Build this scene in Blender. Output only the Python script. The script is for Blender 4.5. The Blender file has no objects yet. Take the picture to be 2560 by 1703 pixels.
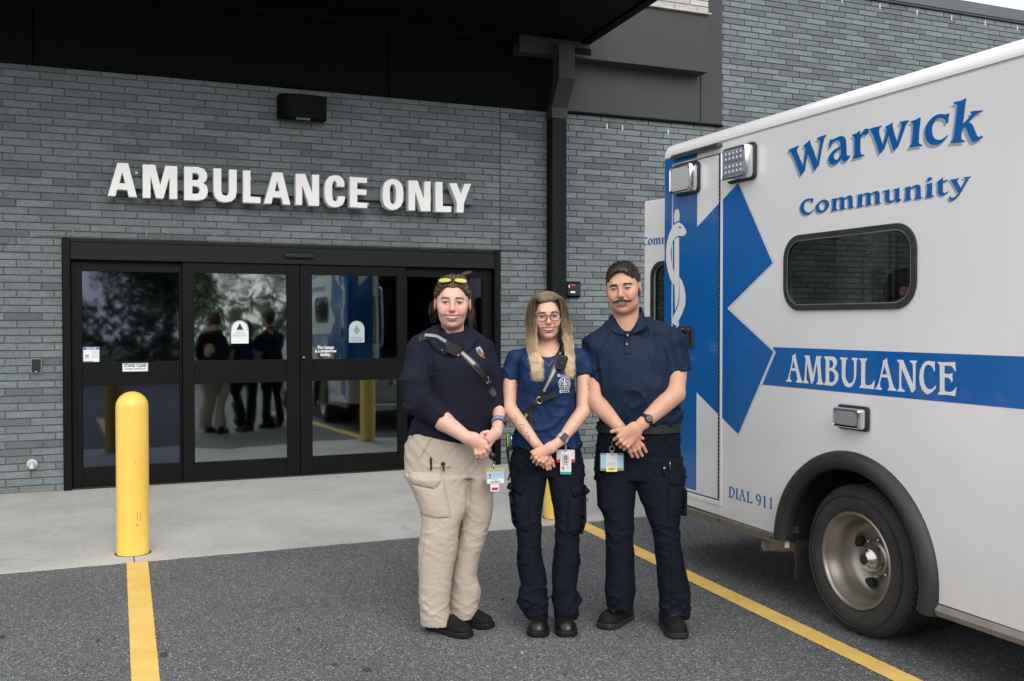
import bpy, math, random
import numpy as np
from mathutils import Vector, Matrix
from mathutils.geometry import tessellate_polygon
from mathutils.bvhtree import BVHTree
R_ = math.radians
SC = bpy.context.scene
COL = SC.collection
rng = random.Random(7)

# ------------------------------------------------------------------ camera, world, sun, exposure
YAW, PITCH, CAMH = R_(22.92), math.atan(47.8/(35/36*2560)), 1.55
cam = bpy.data.objects.new('camera', bpy.data.cameras.new('camera')); COL.objects.link(cam)
cam.location = (0, 0, CAMH); cam.rotation_euler = (math.pi/2 - PITCH, 0, -YAW)
cam.data.lens = 35; cam.data.sensor_width = 36; cam.data.clip_start = .05; cam.data.clip_end = 500
SC.camera = cam
world = bpy.data.worlds.new("World"); SC.world = world; world.use_nodes = True
wn, wl = world.node_tree.nodes, world.node_tree.links
bg = wn['Background']; bg.inputs['Strength'].default_value = .092
sky = wn.new('ShaderNodeTexSky'); sky.sky_type = 'NISHITA'; sky.sun_disc = False
SUN_EL, SUN_AZ = R_(34), R_(184)      # azimuth clockwise from +Y
sky.sun_elevation = SUN_EL; sky.sun_rotation = SUN_AZ
tc = wn.new('ShaderNodeTexCoord')
mp = wn.new('ShaderNodeMapping'); mp.inputs['Scale'].default_value = (1.5, 1.5, 4.5)
nz = wn.new('ShaderNodeTexNoise'); nz.inputs['Scale'].default_value = 1.3; nz.inputs['Detail'].default_value = 6
rp = wn.new('ShaderNodeValToRGB')
rp.color_ramp.elements[0].position = .36; rp.color_ramp.elements[0].color = (7.2, 7.8, 8.6, 1)
rp.color_ramp.elements[1].position = .62; rp.color_ramp.elements[1].color = (10.8, 10.9, 11.0, 1)
mx = wn.new('ShaderNodeMix'); mx.data_type = 'RGBA'; mx.inputs[0].default_value = .88
wl.new(tc.outputs['Generated'], mp.inputs[0]); wl.new(mp.outputs[0], nz.inputs['Vector'])
wl.new(nz.outputs['Fac'], rp.inputs[0]); wl.new(sky.outputs[0], mx.inputs[6]); wl.new(rp.outputs[0], mx.inputs[7])
wl.new(mx.outputs[2], bg.inputs['Color'])
sun = bpy.data.objects.new('sun', bpy.data.lights.new('sun', 'SUN')); COL.objects.link(sun)
sun.data.energy = 1.5; sun.data.angle = R_(45); sun.data.color = (1, .96, .9)
sd = Vector((math.sin(SUN_AZ)*math.cos(SUN_EL), math.cos(SUN_AZ)*math.cos(SUN_EL), math.sin(SUN_EL)))
sun.rotation_euler = sd.to_track_quat('Z', 'Y').to_euler(); sun.location = (-6, -8, 12)
SC.view_settings.view_transform = 'Standard'; SC.view_settings.look = 'None'
SC.view_settings.gamma = 1; SC.view_settings.exposure = .75
SC.render.film_transparent = False
SC.cycles.max_bounces = 8; SC.cycles.glossy_bounces = 4; SC.cycles.transparent_max_bounces = 12
SC.cycles.use_denoising = True

# ------------------------------------------------------------------ materials
MATS = {}
class NT:
    def __init__(s, m): s.t = m.node_tree; s.n = s.t.nodes; s.l = s.t.links; s.b = s.n['Principled BSDF']
    def add(s, k, **kw):
        n = s.n.new(k)
        for a, v in kw.items():
            if a.startswith('i_'): n.inputs[a[2:].replace('_', ' ')].default_value = v
            else: setattr(n, a, v)
        return n
    def link(s, a, b): s.l.new(a, b)
def newmat(name):
    m = bpy.data.materials.new(name); m.use_nodes = True; MATS[name] = m
    return m, NT(m)
def mixrgb(N, fac, a, b, mode='MIX'):
    x = N.add('ShaderNodeMix', data_type='RGBA', blend_type=mode)
    for k, v in ((0, fac), (6, a), (7, b)):
        if hasattr(v, 'links'): N.link(v, x.inputs[k])
        elif k == 0: x.inputs[0].default_value = v
        else: x.inputs[k].default_value = (*v, 1)
    return x.outputs[2]
def ramp(N, src, stops):
    r = N.add('ShaderNodeValToRGB'); e = r.color_ramp.elements
    while len(e) < len(stops): e.new(.5)
    for q, (p, c) in zip(e, stops):
        q.position = p; q.color = (*c, 1) if hasattr(c, '__len__') else (c, c, c, 1)
    N.link(src, r.inputs[0]); return r.outputs[0]
def noise(N, scale, detail=4, rough=.55, vec=None, dist=0, sc3=None, dim='3D'):
    n = N.add('ShaderNodeTexNoise'); n.inputs['Scale'].default_value = scale
    n.inputs['Detail'].default_value = detail; n.inputs['Roughness'].default_value = rough
    n.inputs['Distortion'].default_value = dist
    v = vec or N.add('ShaderNodeTexCoord').outputs['Object']
    if sc3:
        mpp = N.add('ShaderNodeMapping'); mpp.inputs['Scale'].default_value = sc3; N.link(v, mpp.inputs[0]); v = mpp.outputs[0]
    N.link(v, n.inputs['Vector']); return n.outputs['Fac']
def bump(N, h, strength=.2, dist=.002):
    b = N.add('ShaderNodeBump'); b.inputs['Strength'].default_value = strength; b.inputs['Distance'].default_value = dist
    N.link(h, b.inputs['Height'])
    if N.b.inputs['Normal'].links: N.link(N.b.inputs['Normal'].links[0].from_socket, b.inputs['Normal'])
    N.link(b.outputs[0], N.b.inputs['Normal'])
def wpos(N): return N.add('ShaderNodeNewGeometry').outputs['Position']
def pm(name, col, rough=.5, metal=0, var=.0, vscale=6, bmp=0, bscale=200, coat=0, spec=.5, bdist=.001):
    if name in MATS: return MATS[name]
    m, N = newmat(name); b = N.b
    b.inputs['Base Color'].default_value = (*col, 1); b.inputs['Roughness'].default_value = rough
    b.inputs['Metallic'].default_value = metal; b.inputs['Coat Weight'].default_value = coat
    b.inputs['Specular IOR Level'].default_value = spec; b.inputs['Coat Roughness'].default_value = .05
    if var:
        f = noise(N, vscale, 5, vec=wpos(N))
        dk = tuple(c*(1-var) for c in col); lt = tuple(min(1, c*(1+var)) for c in col)
        N.link(mixrgb(N, ramp(N, f, [(.3, 0.), (.7, 1.)]), dk, lt), b.inputs['Base Color'])
        rr = N.add('ShaderNodeMapRange'); rr.inputs[3].default_value = max(.02, rough-.08); rr.inputs[4].default_value = min(1, rough+.12)
        N.link(f, rr.inputs[0]); N.link(rr.outputs[0], b.inputs['Roughness'])
    if bmp: bump(N, noise(N, bscale, 3, vec=wpos(N)), bmp, bdist)
    return m

# ------------------------------------------------------------------ mesh building
def origin(o):
    v = Vector((0, 0, 0))
    while o is not None: v += o.location; o = o.parent
    return v
def link_mesh(name, verts, faces, mat, parent=None, smooth=False, loc=None, attrs=None):
    me = bpy.data.meshes.new(name)
    off = origin(parent) + (Vector(loc) if loc else Vector((0, 0, 0)))
    if isinstance(verts, np.ndarray): verts = (verts - np.array(off)).tolist()
    else: verts = [(v[0]-off[0], v[1]-off[1], v[2]-off[2]) for v in verts]
    if isinstance(faces, np.ndarray): faces = faces.tolist()
    me.from_pydata(verts, [], faces)
    for m in (mat if isinstance(mat, (list, tuple)) else [mat]): me.materials.append(m)
    if smooth: me.polygons.foreach_set('use_smooth', [True]*len(me.polygons))
    if attrs:
        for k, v in attrs.items():
            if k == 'mat_index': me.polygons.foreach_set('material_index', np.asarray(v, dtype=np.int32)); continue
            v = np.asarray(v, dtype=np.float32)
            if v.ndim == 2:
                a = me.attributes.new(k, 'FLOAT_COLOR', 'POINT'); a.data.foreach_set('color', np.c_[v, np.ones(len(v))].ravel().astype(np.float32))
            else:
                a = me.attributes.new(k, 'FLOAT', 'POINT'); a.data.foreach_set('value', v)
    me.update()
    o = bpy.data.objects.new(name, me); COL.objects.link(o)
    if loc: o.location = loc
    if parent is not None: o.parent = parent
    return o
def tag(o, label=None, cat=None, group=None, kind=None):
    for k, v in (('label', label), ('category', cat), ('group', group), ('kind', kind)):
        if v: o[k] = v
    return o
def thing(name, loc, label, cat, group=None):
    o = bpy.data.objects.new(name, None); COL.objects.link(o); o.location = loc; o.empty_display_size = .1
    return tag(o, label, cat, group)
def tri_poly(loops):
    flat = [p for l in loops for p in l]
    t = tessellate_polygon([[Vector((p[0], p[1], 0)) for p in l] for l in loops])
    out = []
    for a, b, c in t:
        ax, ay = flat[a]; bx, by = flat[b]; cx, cy = flat[c]
        cr = (bx-ax)*(cy-ay)-(by-ay)*(cx-ax)
        if abs(cr) < 1e-12: continue
        out.append((a, b, c) if cr > 0 else (a, c, b))
    return flat, out
def area(l): return sum(l[i][0]*l[(i+1) % len(l)][1]-l[(i+1) % len(l)][0]*l[i][1] for i in range(len(l)))/2
class MB:
    def __init__(s): s.v = []; s.f = []
    def add(s, vs, fs):
        n = len(s.v); s.v += [tuple(v) for v in vs]; s.f += [tuple(i+n for i in f) for f in fs]; return s
    def box(s, a, b, ch=0, M=None):
        x0, y0, z0 = [min(p, q) for p, q in zip(a, b)]; x1, y1, z1 = [max(p, q) for p, q in zip(a, b)]
        if not ch:
            vs = [(x0,y0,z0),(x1,y0,z0),(x1,y1,z0),(x0,y1,z0),(x0,y0,z1),(x1,y0,z1),(x1,y1,z1),(x0,y1,z1)]
            fs = [(3,2,1,0),(4,5,6,7),(0,1,5,4),(1,2,6,5),(2,3,7,6),(3,0,4,7)]
        else:
            c = min(ch, (x1-x0)/2.01, (y1-y0)/2.01, (z1-z0)/2.01)
            vs = []; idx = {}
            for ix in (0, 1):
                for iy in (0, 1):
                    for iz in (0, 1):
                        X = (x0, x1)[ix]; Y = (y0, y1)[iy]; Z = (z0, z1)[iz]
                        dx = c*(1-2*ix); dy = c*(1-2*iy); dz = c*(1-2*iz)
                        for k, p in (('x', (X, Y+dy, Z+dz)), ('y', (X+dx, Y, Z+dz)), ('z', (X+dx, Y+dy, Z))):
                            idx[(k, ix, iy, iz)] = len(vs); vs.append(p)
            g = lambda k, *i: idx[(k, *i)]
            fs = []
            for i in (0, 1):
                q = [g('x', i, 0, 0), g('x', i, 1, 0), g('x', i, 1, 1), g('x', i, 0, 1)]; fs.append(q if i else q[::-1])
                q = [g('y', 0, i, 0), g('y', 1, i, 0), g('y', 1, i, 1), g('y', 0, i, 1)]; fs.append(q[::-1] if i else q)
                q = [g('z', 0, 0, i), g('z', 1, 0, i), g('z', 1, 1, i), g('z', 0, 1, i)]; fs.append(q if i else q[::-1])
            for i in (0, 1):
                for j in (0, 1):
                    o = (i+j) % 2 == 0
                    q = [g('y', 0, i, j), g('y', 1, i, j), g('z', 1, i, j), g('z', 0, i, j)]; fs.append(q if not o else q[::-1])
                    q = [g('x', i, 0, j), g('x', i, 1, j), g('z', i, 1, j), g('z', i, 0, j)]; fs.append(q if o else q[::-1])
                    q = [g('x', i, j, 0), g('x', i, j, 1), g('y', i, j, 1), g('y', i, j, 0)]; fs.append(q if not o else q[::-1])
            for ix in (0, 1):
                for iy in (0, 1):
                    for iz in (0, 1):
                        q = [g('x', ix, iy, iz), g('y', ix, iy, iz), g('z', ix, iy, iz)]
                        fs.append(q if (ix+iy+iz) % 2 == 1 else q[::-1])
        if M is not None: vs = [M @ Vector(v) for v in vs]
        return s.add(vs, fs)
    def prism(s, loops, mapf, d0, d1, back=True):
        loops = [list(l) for l in loops]
        loops = [l if (area(l) > 0) == (i == 0) else l[::-1] for i, l in enumerate(loops)]
        flat, tr = tri_poly(loops); n = len(flat)
        vs = [mapf(u, v, d1) for u, v in flat] + ([mapf(u, v, d0) for u, v in flat] if d0 != d1 else [])
        fs = list(tr)
        if d0 != d1:
            if back: fs += [(a+n, c+n, b+n) for a, b, c in tr]
            k = 0
            for l in loops:
                m = len(l)
                for i in range(m):
                    j = (i+1) % m; fs.append((k+i, k+i+n, k+j+n, k+j))
                k += m
        # orientation: mapf may mirror
        a, b, c = [Vector(vs[i]) for i in tr[0]]; nrm = (b-a).cross(c-a)
        p = Vector(mapf(0, 0, 1))-Vector(mapf(0, 0, 0))
        if nrm.dot(p) < 0: fs = [f[::-1] for f in fs]
        return s.add(vs, fs)
    def tube(s, path, r, n=8, caps=True, closed=False, sq=None):
        path = [Vector(p) for p in path]; m = len(path)
        rr = r if hasattr(r, '__len__') else [r]*m
        ref = None; vs = []
        for i in range(m):
            if closed: t = path[(i+1) % m]-path[i-1]
            else: t = path[min(i+1, m-1)]-path[max(i-1, 0)]
            if t.length < 1e-9: t = Vector((0, 0, 1))
            t.normalize()
            if ref is None:
                ref = Vector((0, 0, 1)) if abs(t.z) < .9 else Vector((1, 0, 0))
            u = (ref - t*ref.dot(t))
            if u.length < 1e-6: u = t.orthogonal()
            u.normalize(); w = t.cross(u); ref = u
            for k in range(n):
                a = 2*math.pi*k/n; ca, sa = math.cos(a), math.sin(a)
                if sq: vs.append(path[i]+u*(ca*rr[i]*sq[0])+w*(sa*rr[i]*sq[1]))
                else: vs.append(path[i]+u*(ca*rr[i])+w*(sa*rr[i]))
        fs = []
        for i in range(m if closed else m-1):
            i2 = (i+1) % m
            for k in range(n):
                k2 = (k+1) % n; fs.append((i*n+k, i*n+k2, i2*n+k2, i2*n+k))
        if caps and not closed: fs += [tuple(range(n))[::-1], tuple((m-1)*n+k for k in range(n))]
        return s.add(vs, fs)
    def lathe(s, c, axis, prof, n=32, a0=0, a1=2*math.pi, up=None):
        # prof: list of (r, h) ; h along axis
        ax = Vector(axis).normalized(); u = (Vector(up) if up else ax.orthogonal()).normalized(); w = ax.cross(u)
        full = abs(a1-a0-2*math.pi) < 1e-6; m = n if full else n+1
        vs = []
        for r, h in prof:
            for k in range(m):
                a = a0+(a1-a0)*k/n; vs.append(Vector(c)+ax*h+u*(r*math.cos(a))+w*(r*math.sin(a)))
        fs = []
        for i in range(len(prof)-1):
            for k in range(n):
                k2 = (k+1) % m; fs.append((i*m+k, i*m+k2, (i+1)*m+k2, (i+1)*m+k))
        return s.add(vs, fs)
    def build(s, name, mat, parent=None, smooth=False, label=None, kind=None, attrs=None):
        o = link_mesh(name, s.v, s.f, mat, parent, smooth, attrs=attrs)
        if label: o['label'] = label
        if kind: o['kind'] = kind
        return o
def autosmooth(o, ang=35):
    me = o.data
    me.polygons.foreach_set('use_smooth', [True]*len(me.polygons))
    try: me.set_sharp_from_angle(angle=R_(ang))
    except Exception: pass
    return o
def rrect(u0, v0, u1, v1, r, n=6):
    pts = []
    for cx, cy, a in ((u1-r, v1-r, 0), (u0+r, v1-r, 90), (u0+r, v0+r, 180), (u1-r, v0+r, 270)):
        for k in range(n+1):
            t = R_(a+90*k/n); pts.append((cx+r*math.cos(t), cy+r*math.sin(t)))
    return pts
def textmesh(s, size, bold=0, xs=1):
    cu = bpy.data.curves.new('t', 'FONT'); cu.body = s; cu.size = size; cu.offset = bold; cu.align_x = 'CENTER'; cu.align_y = 'CENTER'
    cu.resolution_u = 3; cu.fill_mode = 'FRONT' if hasattr(cu, 'fill_mode') else cu.fill_mode
    o = bpy.data.objects.new('t', cu); COL.objects.link(o)
    dg = bpy.context.evaluated_depsgraph_get(); me = bpy.data.meshes.new_from_object(o.evaluated_get(dg))
    v = [(p.co.x*xs, p.co.y) for p in me.vertices]; f = [tuple(p.vertices) for p in me.polygons]
    bpy.data.objects.remove(o); bpy.data.curves.remove(cu); bpy.data.meshes.remove(me)
    return v, f
def text_on(mb, s, size, mapf, d, bold=0, xs=1, width=None):
    v, f = textmesh(s, size, bold, xs)
    if not v: return
    if width:
        w = max(p[0] for p in v)-min(p[0] for p in v); k = width/w
        v = [(x*k, y) for x, y in v]
    vs = [Vector(mapf(x, y, d)) for x, y in v]
    if f:
        a, b, c = [vs[i] for i in f[0][:3]]
        p = Vector(mapf(0, 0, 1))-Vector(mapf(0, 0, 0))
        if (b-a).cross(c-a).dot(p) < 0: f = [q[::-1] for q in f]
    mb.add(vs, f)
# lettering outlines in metres on their own planes (ambulance side: y,z; wall sign: x,z)
GLYPH_NAME=[[[(4.334,2.458),(4.316,2.466),(4.283,2.469),(4.24,2.474),(4.247,2.466),(4.258,2.457),(4.258,2.447),(4.241,2.416),(4.207,2.359),(4.198,2.398),(4.19,2.443),(4.194,2.456),(4.209,2.463),(4.201,2.469),(4.18,2.478),(4.157,2.487),(4.154,2.483),(4.152,2.472),(4.129,2.433),(4.099,2.369),(4.09,2.4),(4.08,2.439),(4.077,2.468),(4.086,2.477),(4.105,2.482),(4.095,2.489),(4.068,2.492),(4.029,2.494),(4.034,2.486),(4.046,2.478),(4.057,2.449),(4.071,2.403),(4.085,2.348),(4.101,2.339),(4.118,2.323),(4.122,2.326),(4.147,2.377),(4.173,2.42),(4.179,2.399),(4.187,2.369),(4.193,2.336),(4.21,2.324),(4.224,2.312),(4.229,2.316),(4.254,2.362),(4.282,2.411),(4.306,2.447),(4.319,2.455)]],[[(4.011,2.421),(4.007,2.431),(4.008,2.458),(4.003,2.464),(3.982,2.461),(3.955,2.466),(3.931,2.469),(3.911,2.466),(3.894,2.454),(3.887,2.44),(3.886,2.418),(3.884,2.376),(3.879,2.364),(3.872,2.361),(3.858,2.364),(3.861,2.356),(3.874,2.343),(3.891,2.337),(3.903,2.338),(3.915,2.346),(3.921,2.356),(3.939,2.343),(3.959,2.336),(3.981,2.334),(4.001,2.342),(4.013,2.359),(4.015,2.374),(4.006,2.388),(3.989,2.401),(3.964,2.411),(3.928,2.417),(3.928,2.432),(3.935,2.446),(3.945,2.451),(3.962,2.452),(3.979,2.447),(3.992,2.439),(3.998,2.424)],[(3.924,2.406),(3.945,2.402),(3.964,2.395),(3.975,2.384),(3.975,2.368),(3.966,2.359),(3.956,2.355),(3.944,2.358),(3.932,2.367),(3.925,2.379)]],[[(3.848,2.455),(3.841,2.461),(3.817,2.463),(3.794,2.472),(3.79,2.468),(3.792,2.45),(3.778,2.461),(3.765,2.471),(3.756,2.474),(3.742,2.472),(3.728,2.467),(3.737,2.454),(3.749,2.442),(3.76,2.447),(3.769,2.449),(3.78,2.445),(3.788,2.433),(3.79,2.414),(3.788,2.365),(3.782,2.357),(3.773,2.352),(3.76,2.351),(3.761,2.346),(3.782,2.344),(3.843,2.342),(3.837,2.351),(3.829,2.36),(3.828,2.379),(3.829,2.437),(3.834,2.449),(3.841,2.454)]],[[(3.728,2.467),(3.719,2.47),(3.682,2.47),(3.647,2.47),(3.652,2.465),(3.664,2.459),(3.666,2.448),(3.661,2.428),(3.641,2.378),(3.631,2.399),(3.618,2.433),(3.616,2.446),(3.621,2.453),(3.627,2.456),(3.622,2.462),(3.605,2.464),(3.584,2.471),(3.58,2.47),(3.579,2.455),(3.573,2.432),(3.551,2.376),(3.541,2.398),(3.527,2.433),(3.523,2.449),(3.527,2.456),(3.54,2.462),(3.533,2.466),(3.511,2.466),(3.477,2.464),(3.482,2.459),(3.5,2.442),(3.512,2.416),(3.529,2.384),(3.543,2.356),(3.555,2.349),(3.572,2.34),(3.575,2.343),(3.587,2.376),(3.604,2.417),(3.613,2.396),(3.63,2.358),(3.645,2.349),(3.659,2.34),(3.663,2.343),(3.679,2.383),(3.701,2.43),(3.715,2.452),(3.724,2.461)]],[[(3.472,2.452),(3.465,2.458),(3.442,2.458),(3.426,2.461),(3.414,2.464),(3.41,2.461),(3.412,2.443),(3.419,2.392),(3.42,2.356),(3.417,2.348),(3.41,2.343),(3.398,2.341),(3.402,2.335),(3.414,2.335),(3.446,2.338),(3.48,2.339),(3.473,2.346),(3.463,2.353),(3.459,2.367),(3.454,2.42),(3.454,2.441),(3.459,2.448)]],[[(3.249,2.451),(3.251,2.436),(3.254,2.424),(3.253,2.417),(3.257,2.412),(3.264,2.409),(3.268,2.422),(3.278,2.433),(3.294,2.44),(3.31,2.441),(3.326,2.434),(3.338,2.422),(3.344,2.406),(3.344,2.389),(3.339,2.37),(3.327,2.354),(3.307,2.345),(3.289,2.345),(3.272,2.35),(3.256,2.359),(3.256,2.353),(3.269,2.342),(3.289,2.331),(3.311,2.326),(3.333,2.327),(3.356,2.336),(3.374,2.353),(3.382,2.372),(3.384,2.393),(3.379,2.418),(3.363,2.438),(3.34,2.452),(3.318,2.458),(3.296,2.457),(3.269,2.45),(3.259,2.451)]],[[(3.229,2.488),(3.222,2.493),(3.214,2.494),(3.192,2.492),(3.177,2.494),(3.162,2.498),(3.157,2.493),(3.162,2.479),(3.168,2.435),(3.175,2.392),(3.155,2.404),(3.138,2.417),(3.129,2.423),(3.131,2.428),(3.139,2.432),(3.129,2.436),(3.118,2.436),(3.071,2.429),(3.075,2.425),(3.094,2.422),(3.113,2.416),(3.147,2.393),(3.133,2.388),(3.121,2.374),(3.11,2.349),(3.101,2.33),(3.092,2.322),(3.082,2.323),(3.07,2.324),(3.075,2.315),(3.093,2.308),(3.115,2.304),(3.126,2.308),(3.137,2.324),(3.147,2.345),(3.157,2.369),(3.168,2.376),(3.176,2.371),(3.181,2.354),(3.184,2.335),(3.179,2.325),(3.163,2.319),(3.167,2.314),(3.182,2.314),(3.244,2.322),(3.24,2.327),(3.228,2.333),(3.223,2.349),(3.216,2.391),(3.208,2.45),(3.205,2.477),(3.213,2.484)]],[[(4.128,2.184),(4.129,2.176),(4.129,2.166),(4.134,2.161),(4.139,2.168),(4.15,2.175),(4.166,2.177),(4.184,2.174),(4.197,2.164),(4.201,2.147),(4.196,2.131),(4.184,2.12),(4.162,2.114),(4.144,2.116),(4.119,2.126),(4.123,2.12),(4.144,2.109),(4.165,2.103),(4.186,2.102),(4.208,2.11),(4.223,2.123),(4.23,2.139),(4.227,2.157),(4.214,2.173),(4.192,2.184),(4.171,2.187),(4.147,2.185)]],[[(4.111,2.131),(4.105,2.146),(4.085,2.159),(4.059,2.168),(4.039,2.168),(4.018,2.16),(4.008,2.147),(4.008,2.133),(4.018,2.119),(4.035,2.109),(4.056,2.103),(4.079,2.103),(4.099,2.112)],[(4.084,2.138),(4.079,2.152),(4.064,2.158),(4.049,2.156),(4.037,2.147),(4.035,2.13),(4.042,2.118),(4.056,2.113),(4.071,2.118),(4.082,2.127)]],[[(3.993,2.161),(3.988,2.164),(3.971,2.164),(3.955,2.167),(3.953,2.16),(3.937,2.165),(3.915,2.167),(3.902,2.163),(3.897,2.158),(3.876,2.166),(3.855,2.168),(3.843,2.162),(3.84,2.153),(3.839,2.115),(3.834,2.108),(3.825,2.106),(3.833,2.104),(3.869,2.104),(3.866,2.112),(3.867,2.148),(3.873,2.156),(3.884,2.157),(3.897,2.153),(3.897,2.115),(3.893,2.108),(3.88,2.106),(3.89,2.104),(3.931,2.104),(3.925,2.111),(3.925,2.15),(3.932,2.157),(3.942,2.158),(3.953,2.155),(3.956,2.114),(3.952,2.109),(3.937,2.107),(3.947,2.103),(3.994,2.103),(3.984,2.111),(3.982,2.151),(3.983,2.159)]],[[(3.813,2.161),(3.808,2.164),(3.791,2.164),(3.775,2.167),(3.772,2.16),(3.756,2.166),(3.734,2.168),(3.721,2.163),(3.716,2.159),(3.696,2.166),(3.675,2.168),(3.663,2.162),(3.659,2.154),(3.659,2.116),(3.654,2.109),(3.645,2.106),(3.653,2.104),(3.688,2.105),(3.686,2.112),(3.687,2.149),(3.692,2.157),(3.703,2.157),(3.716,2.154),(3.717,2.115),(3.712,2.108),(3.699,2.106),(3.71,2.105),(3.751,2.104),(3.745,2.111),(3.744,2.15),(3.751,2.158),(3.761,2.159),(3.772,2.156),(3.775,2.115),(3.772,2.109),(3.757,2.107),(3.767,2.104),(3.814,2.103),(3.804,2.111),(3.802,2.151),(3.803,2.159)]],[[(3.641,2.159),(3.632,2.164),(3.612,2.163),(3.596,2.166),(3.595,2.16),(3.597,2.122),(3.591,2.113),(3.582,2.11),(3.568,2.113),(3.56,2.118),(3.561,2.152),(3.564,2.158),(3.577,2.16),(3.571,2.163),(3.549,2.163),(3.534,2.166),(3.534,2.157),(3.534,2.119),(3.531,2.111),(3.519,2.111),(3.526,2.105),(3.545,2.099),(3.554,2.104),(3.559,2.112),(3.577,2.103),(3.597,2.1),(3.614,2.106),(3.623,2.121),(3.623,2.153),(3.628,2.158)]],[[(3.508,2.159),(3.498,2.161),(3.468,2.165),(3.466,2.156),(3.446,2.164),(3.424,2.166),(3.411,2.16),(3.407,2.152),(3.406,2.113),(3.402,2.105),(3.391,2.103),(3.4,2.1),(3.445,2.101),(3.436,2.108),(3.433,2.12),(3.434,2.147),(3.441,2.154),(3.454,2.154),(3.468,2.148),(3.468,2.114),(3.463,2.105),(3.454,2.104),(3.465,2.101),(3.507,2.101),(3.498,2.109),(3.496,2.127),(3.496,2.153),(3.499,2.158)]],[[(3.38,2.159),(3.371,2.161),(3.355,2.162),(3.341,2.164),(3.341,2.13),(3.342,2.112),(3.338,2.105),(3.327,2.104),(3.334,2.1),(3.381,2.1),(3.372,2.109),(3.369,2.125),(3.369,2.151),(3.372,2.157)]],[[(3.356,2.19),(3.342,2.185),(3.34,2.179),(3.358,2.171),(3.369,2.177),(3.371,2.183)]],[[(3.319,2.159),(3.306,2.166),(3.291,2.174),(3.281,2.179),(3.281,2.164),(3.265,2.164),(3.25,2.165),(3.257,2.159),(3.28,2.157),(3.281,2.118),(3.276,2.111),(3.267,2.109),(3.257,2.112),(3.248,2.116),(3.252,2.109),(3.267,2.101),(3.285,2.099),(3.3,2.104),(3.308,2.116),(3.308,2.158)]],[[(3.247,2.161),(3.24,2.163),(3.216,2.163),(3.191,2.163),(3.195,2.159),(3.204,2.155),(3.198,2.144),(3.181,2.118),(3.167,2.14),(3.157,2.153),(3.159,2.157),(3.171,2.161),(3.164,2.164),(3.145,2.163),(3.129,2.163),(3.143,2.152),(3.166,2.122),(3.19,2.092),(3.207,2.078),(3.224,2.071),(3.239,2.071),(3.243,2.078),(3.247,2.09),(3.24,2.093),(3.236,2.086),(3.227,2.083),(3.212,2.087),(3.194,2.099),(3.208,2.118),(3.228,2.147),(3.236,2.158)]]]
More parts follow.
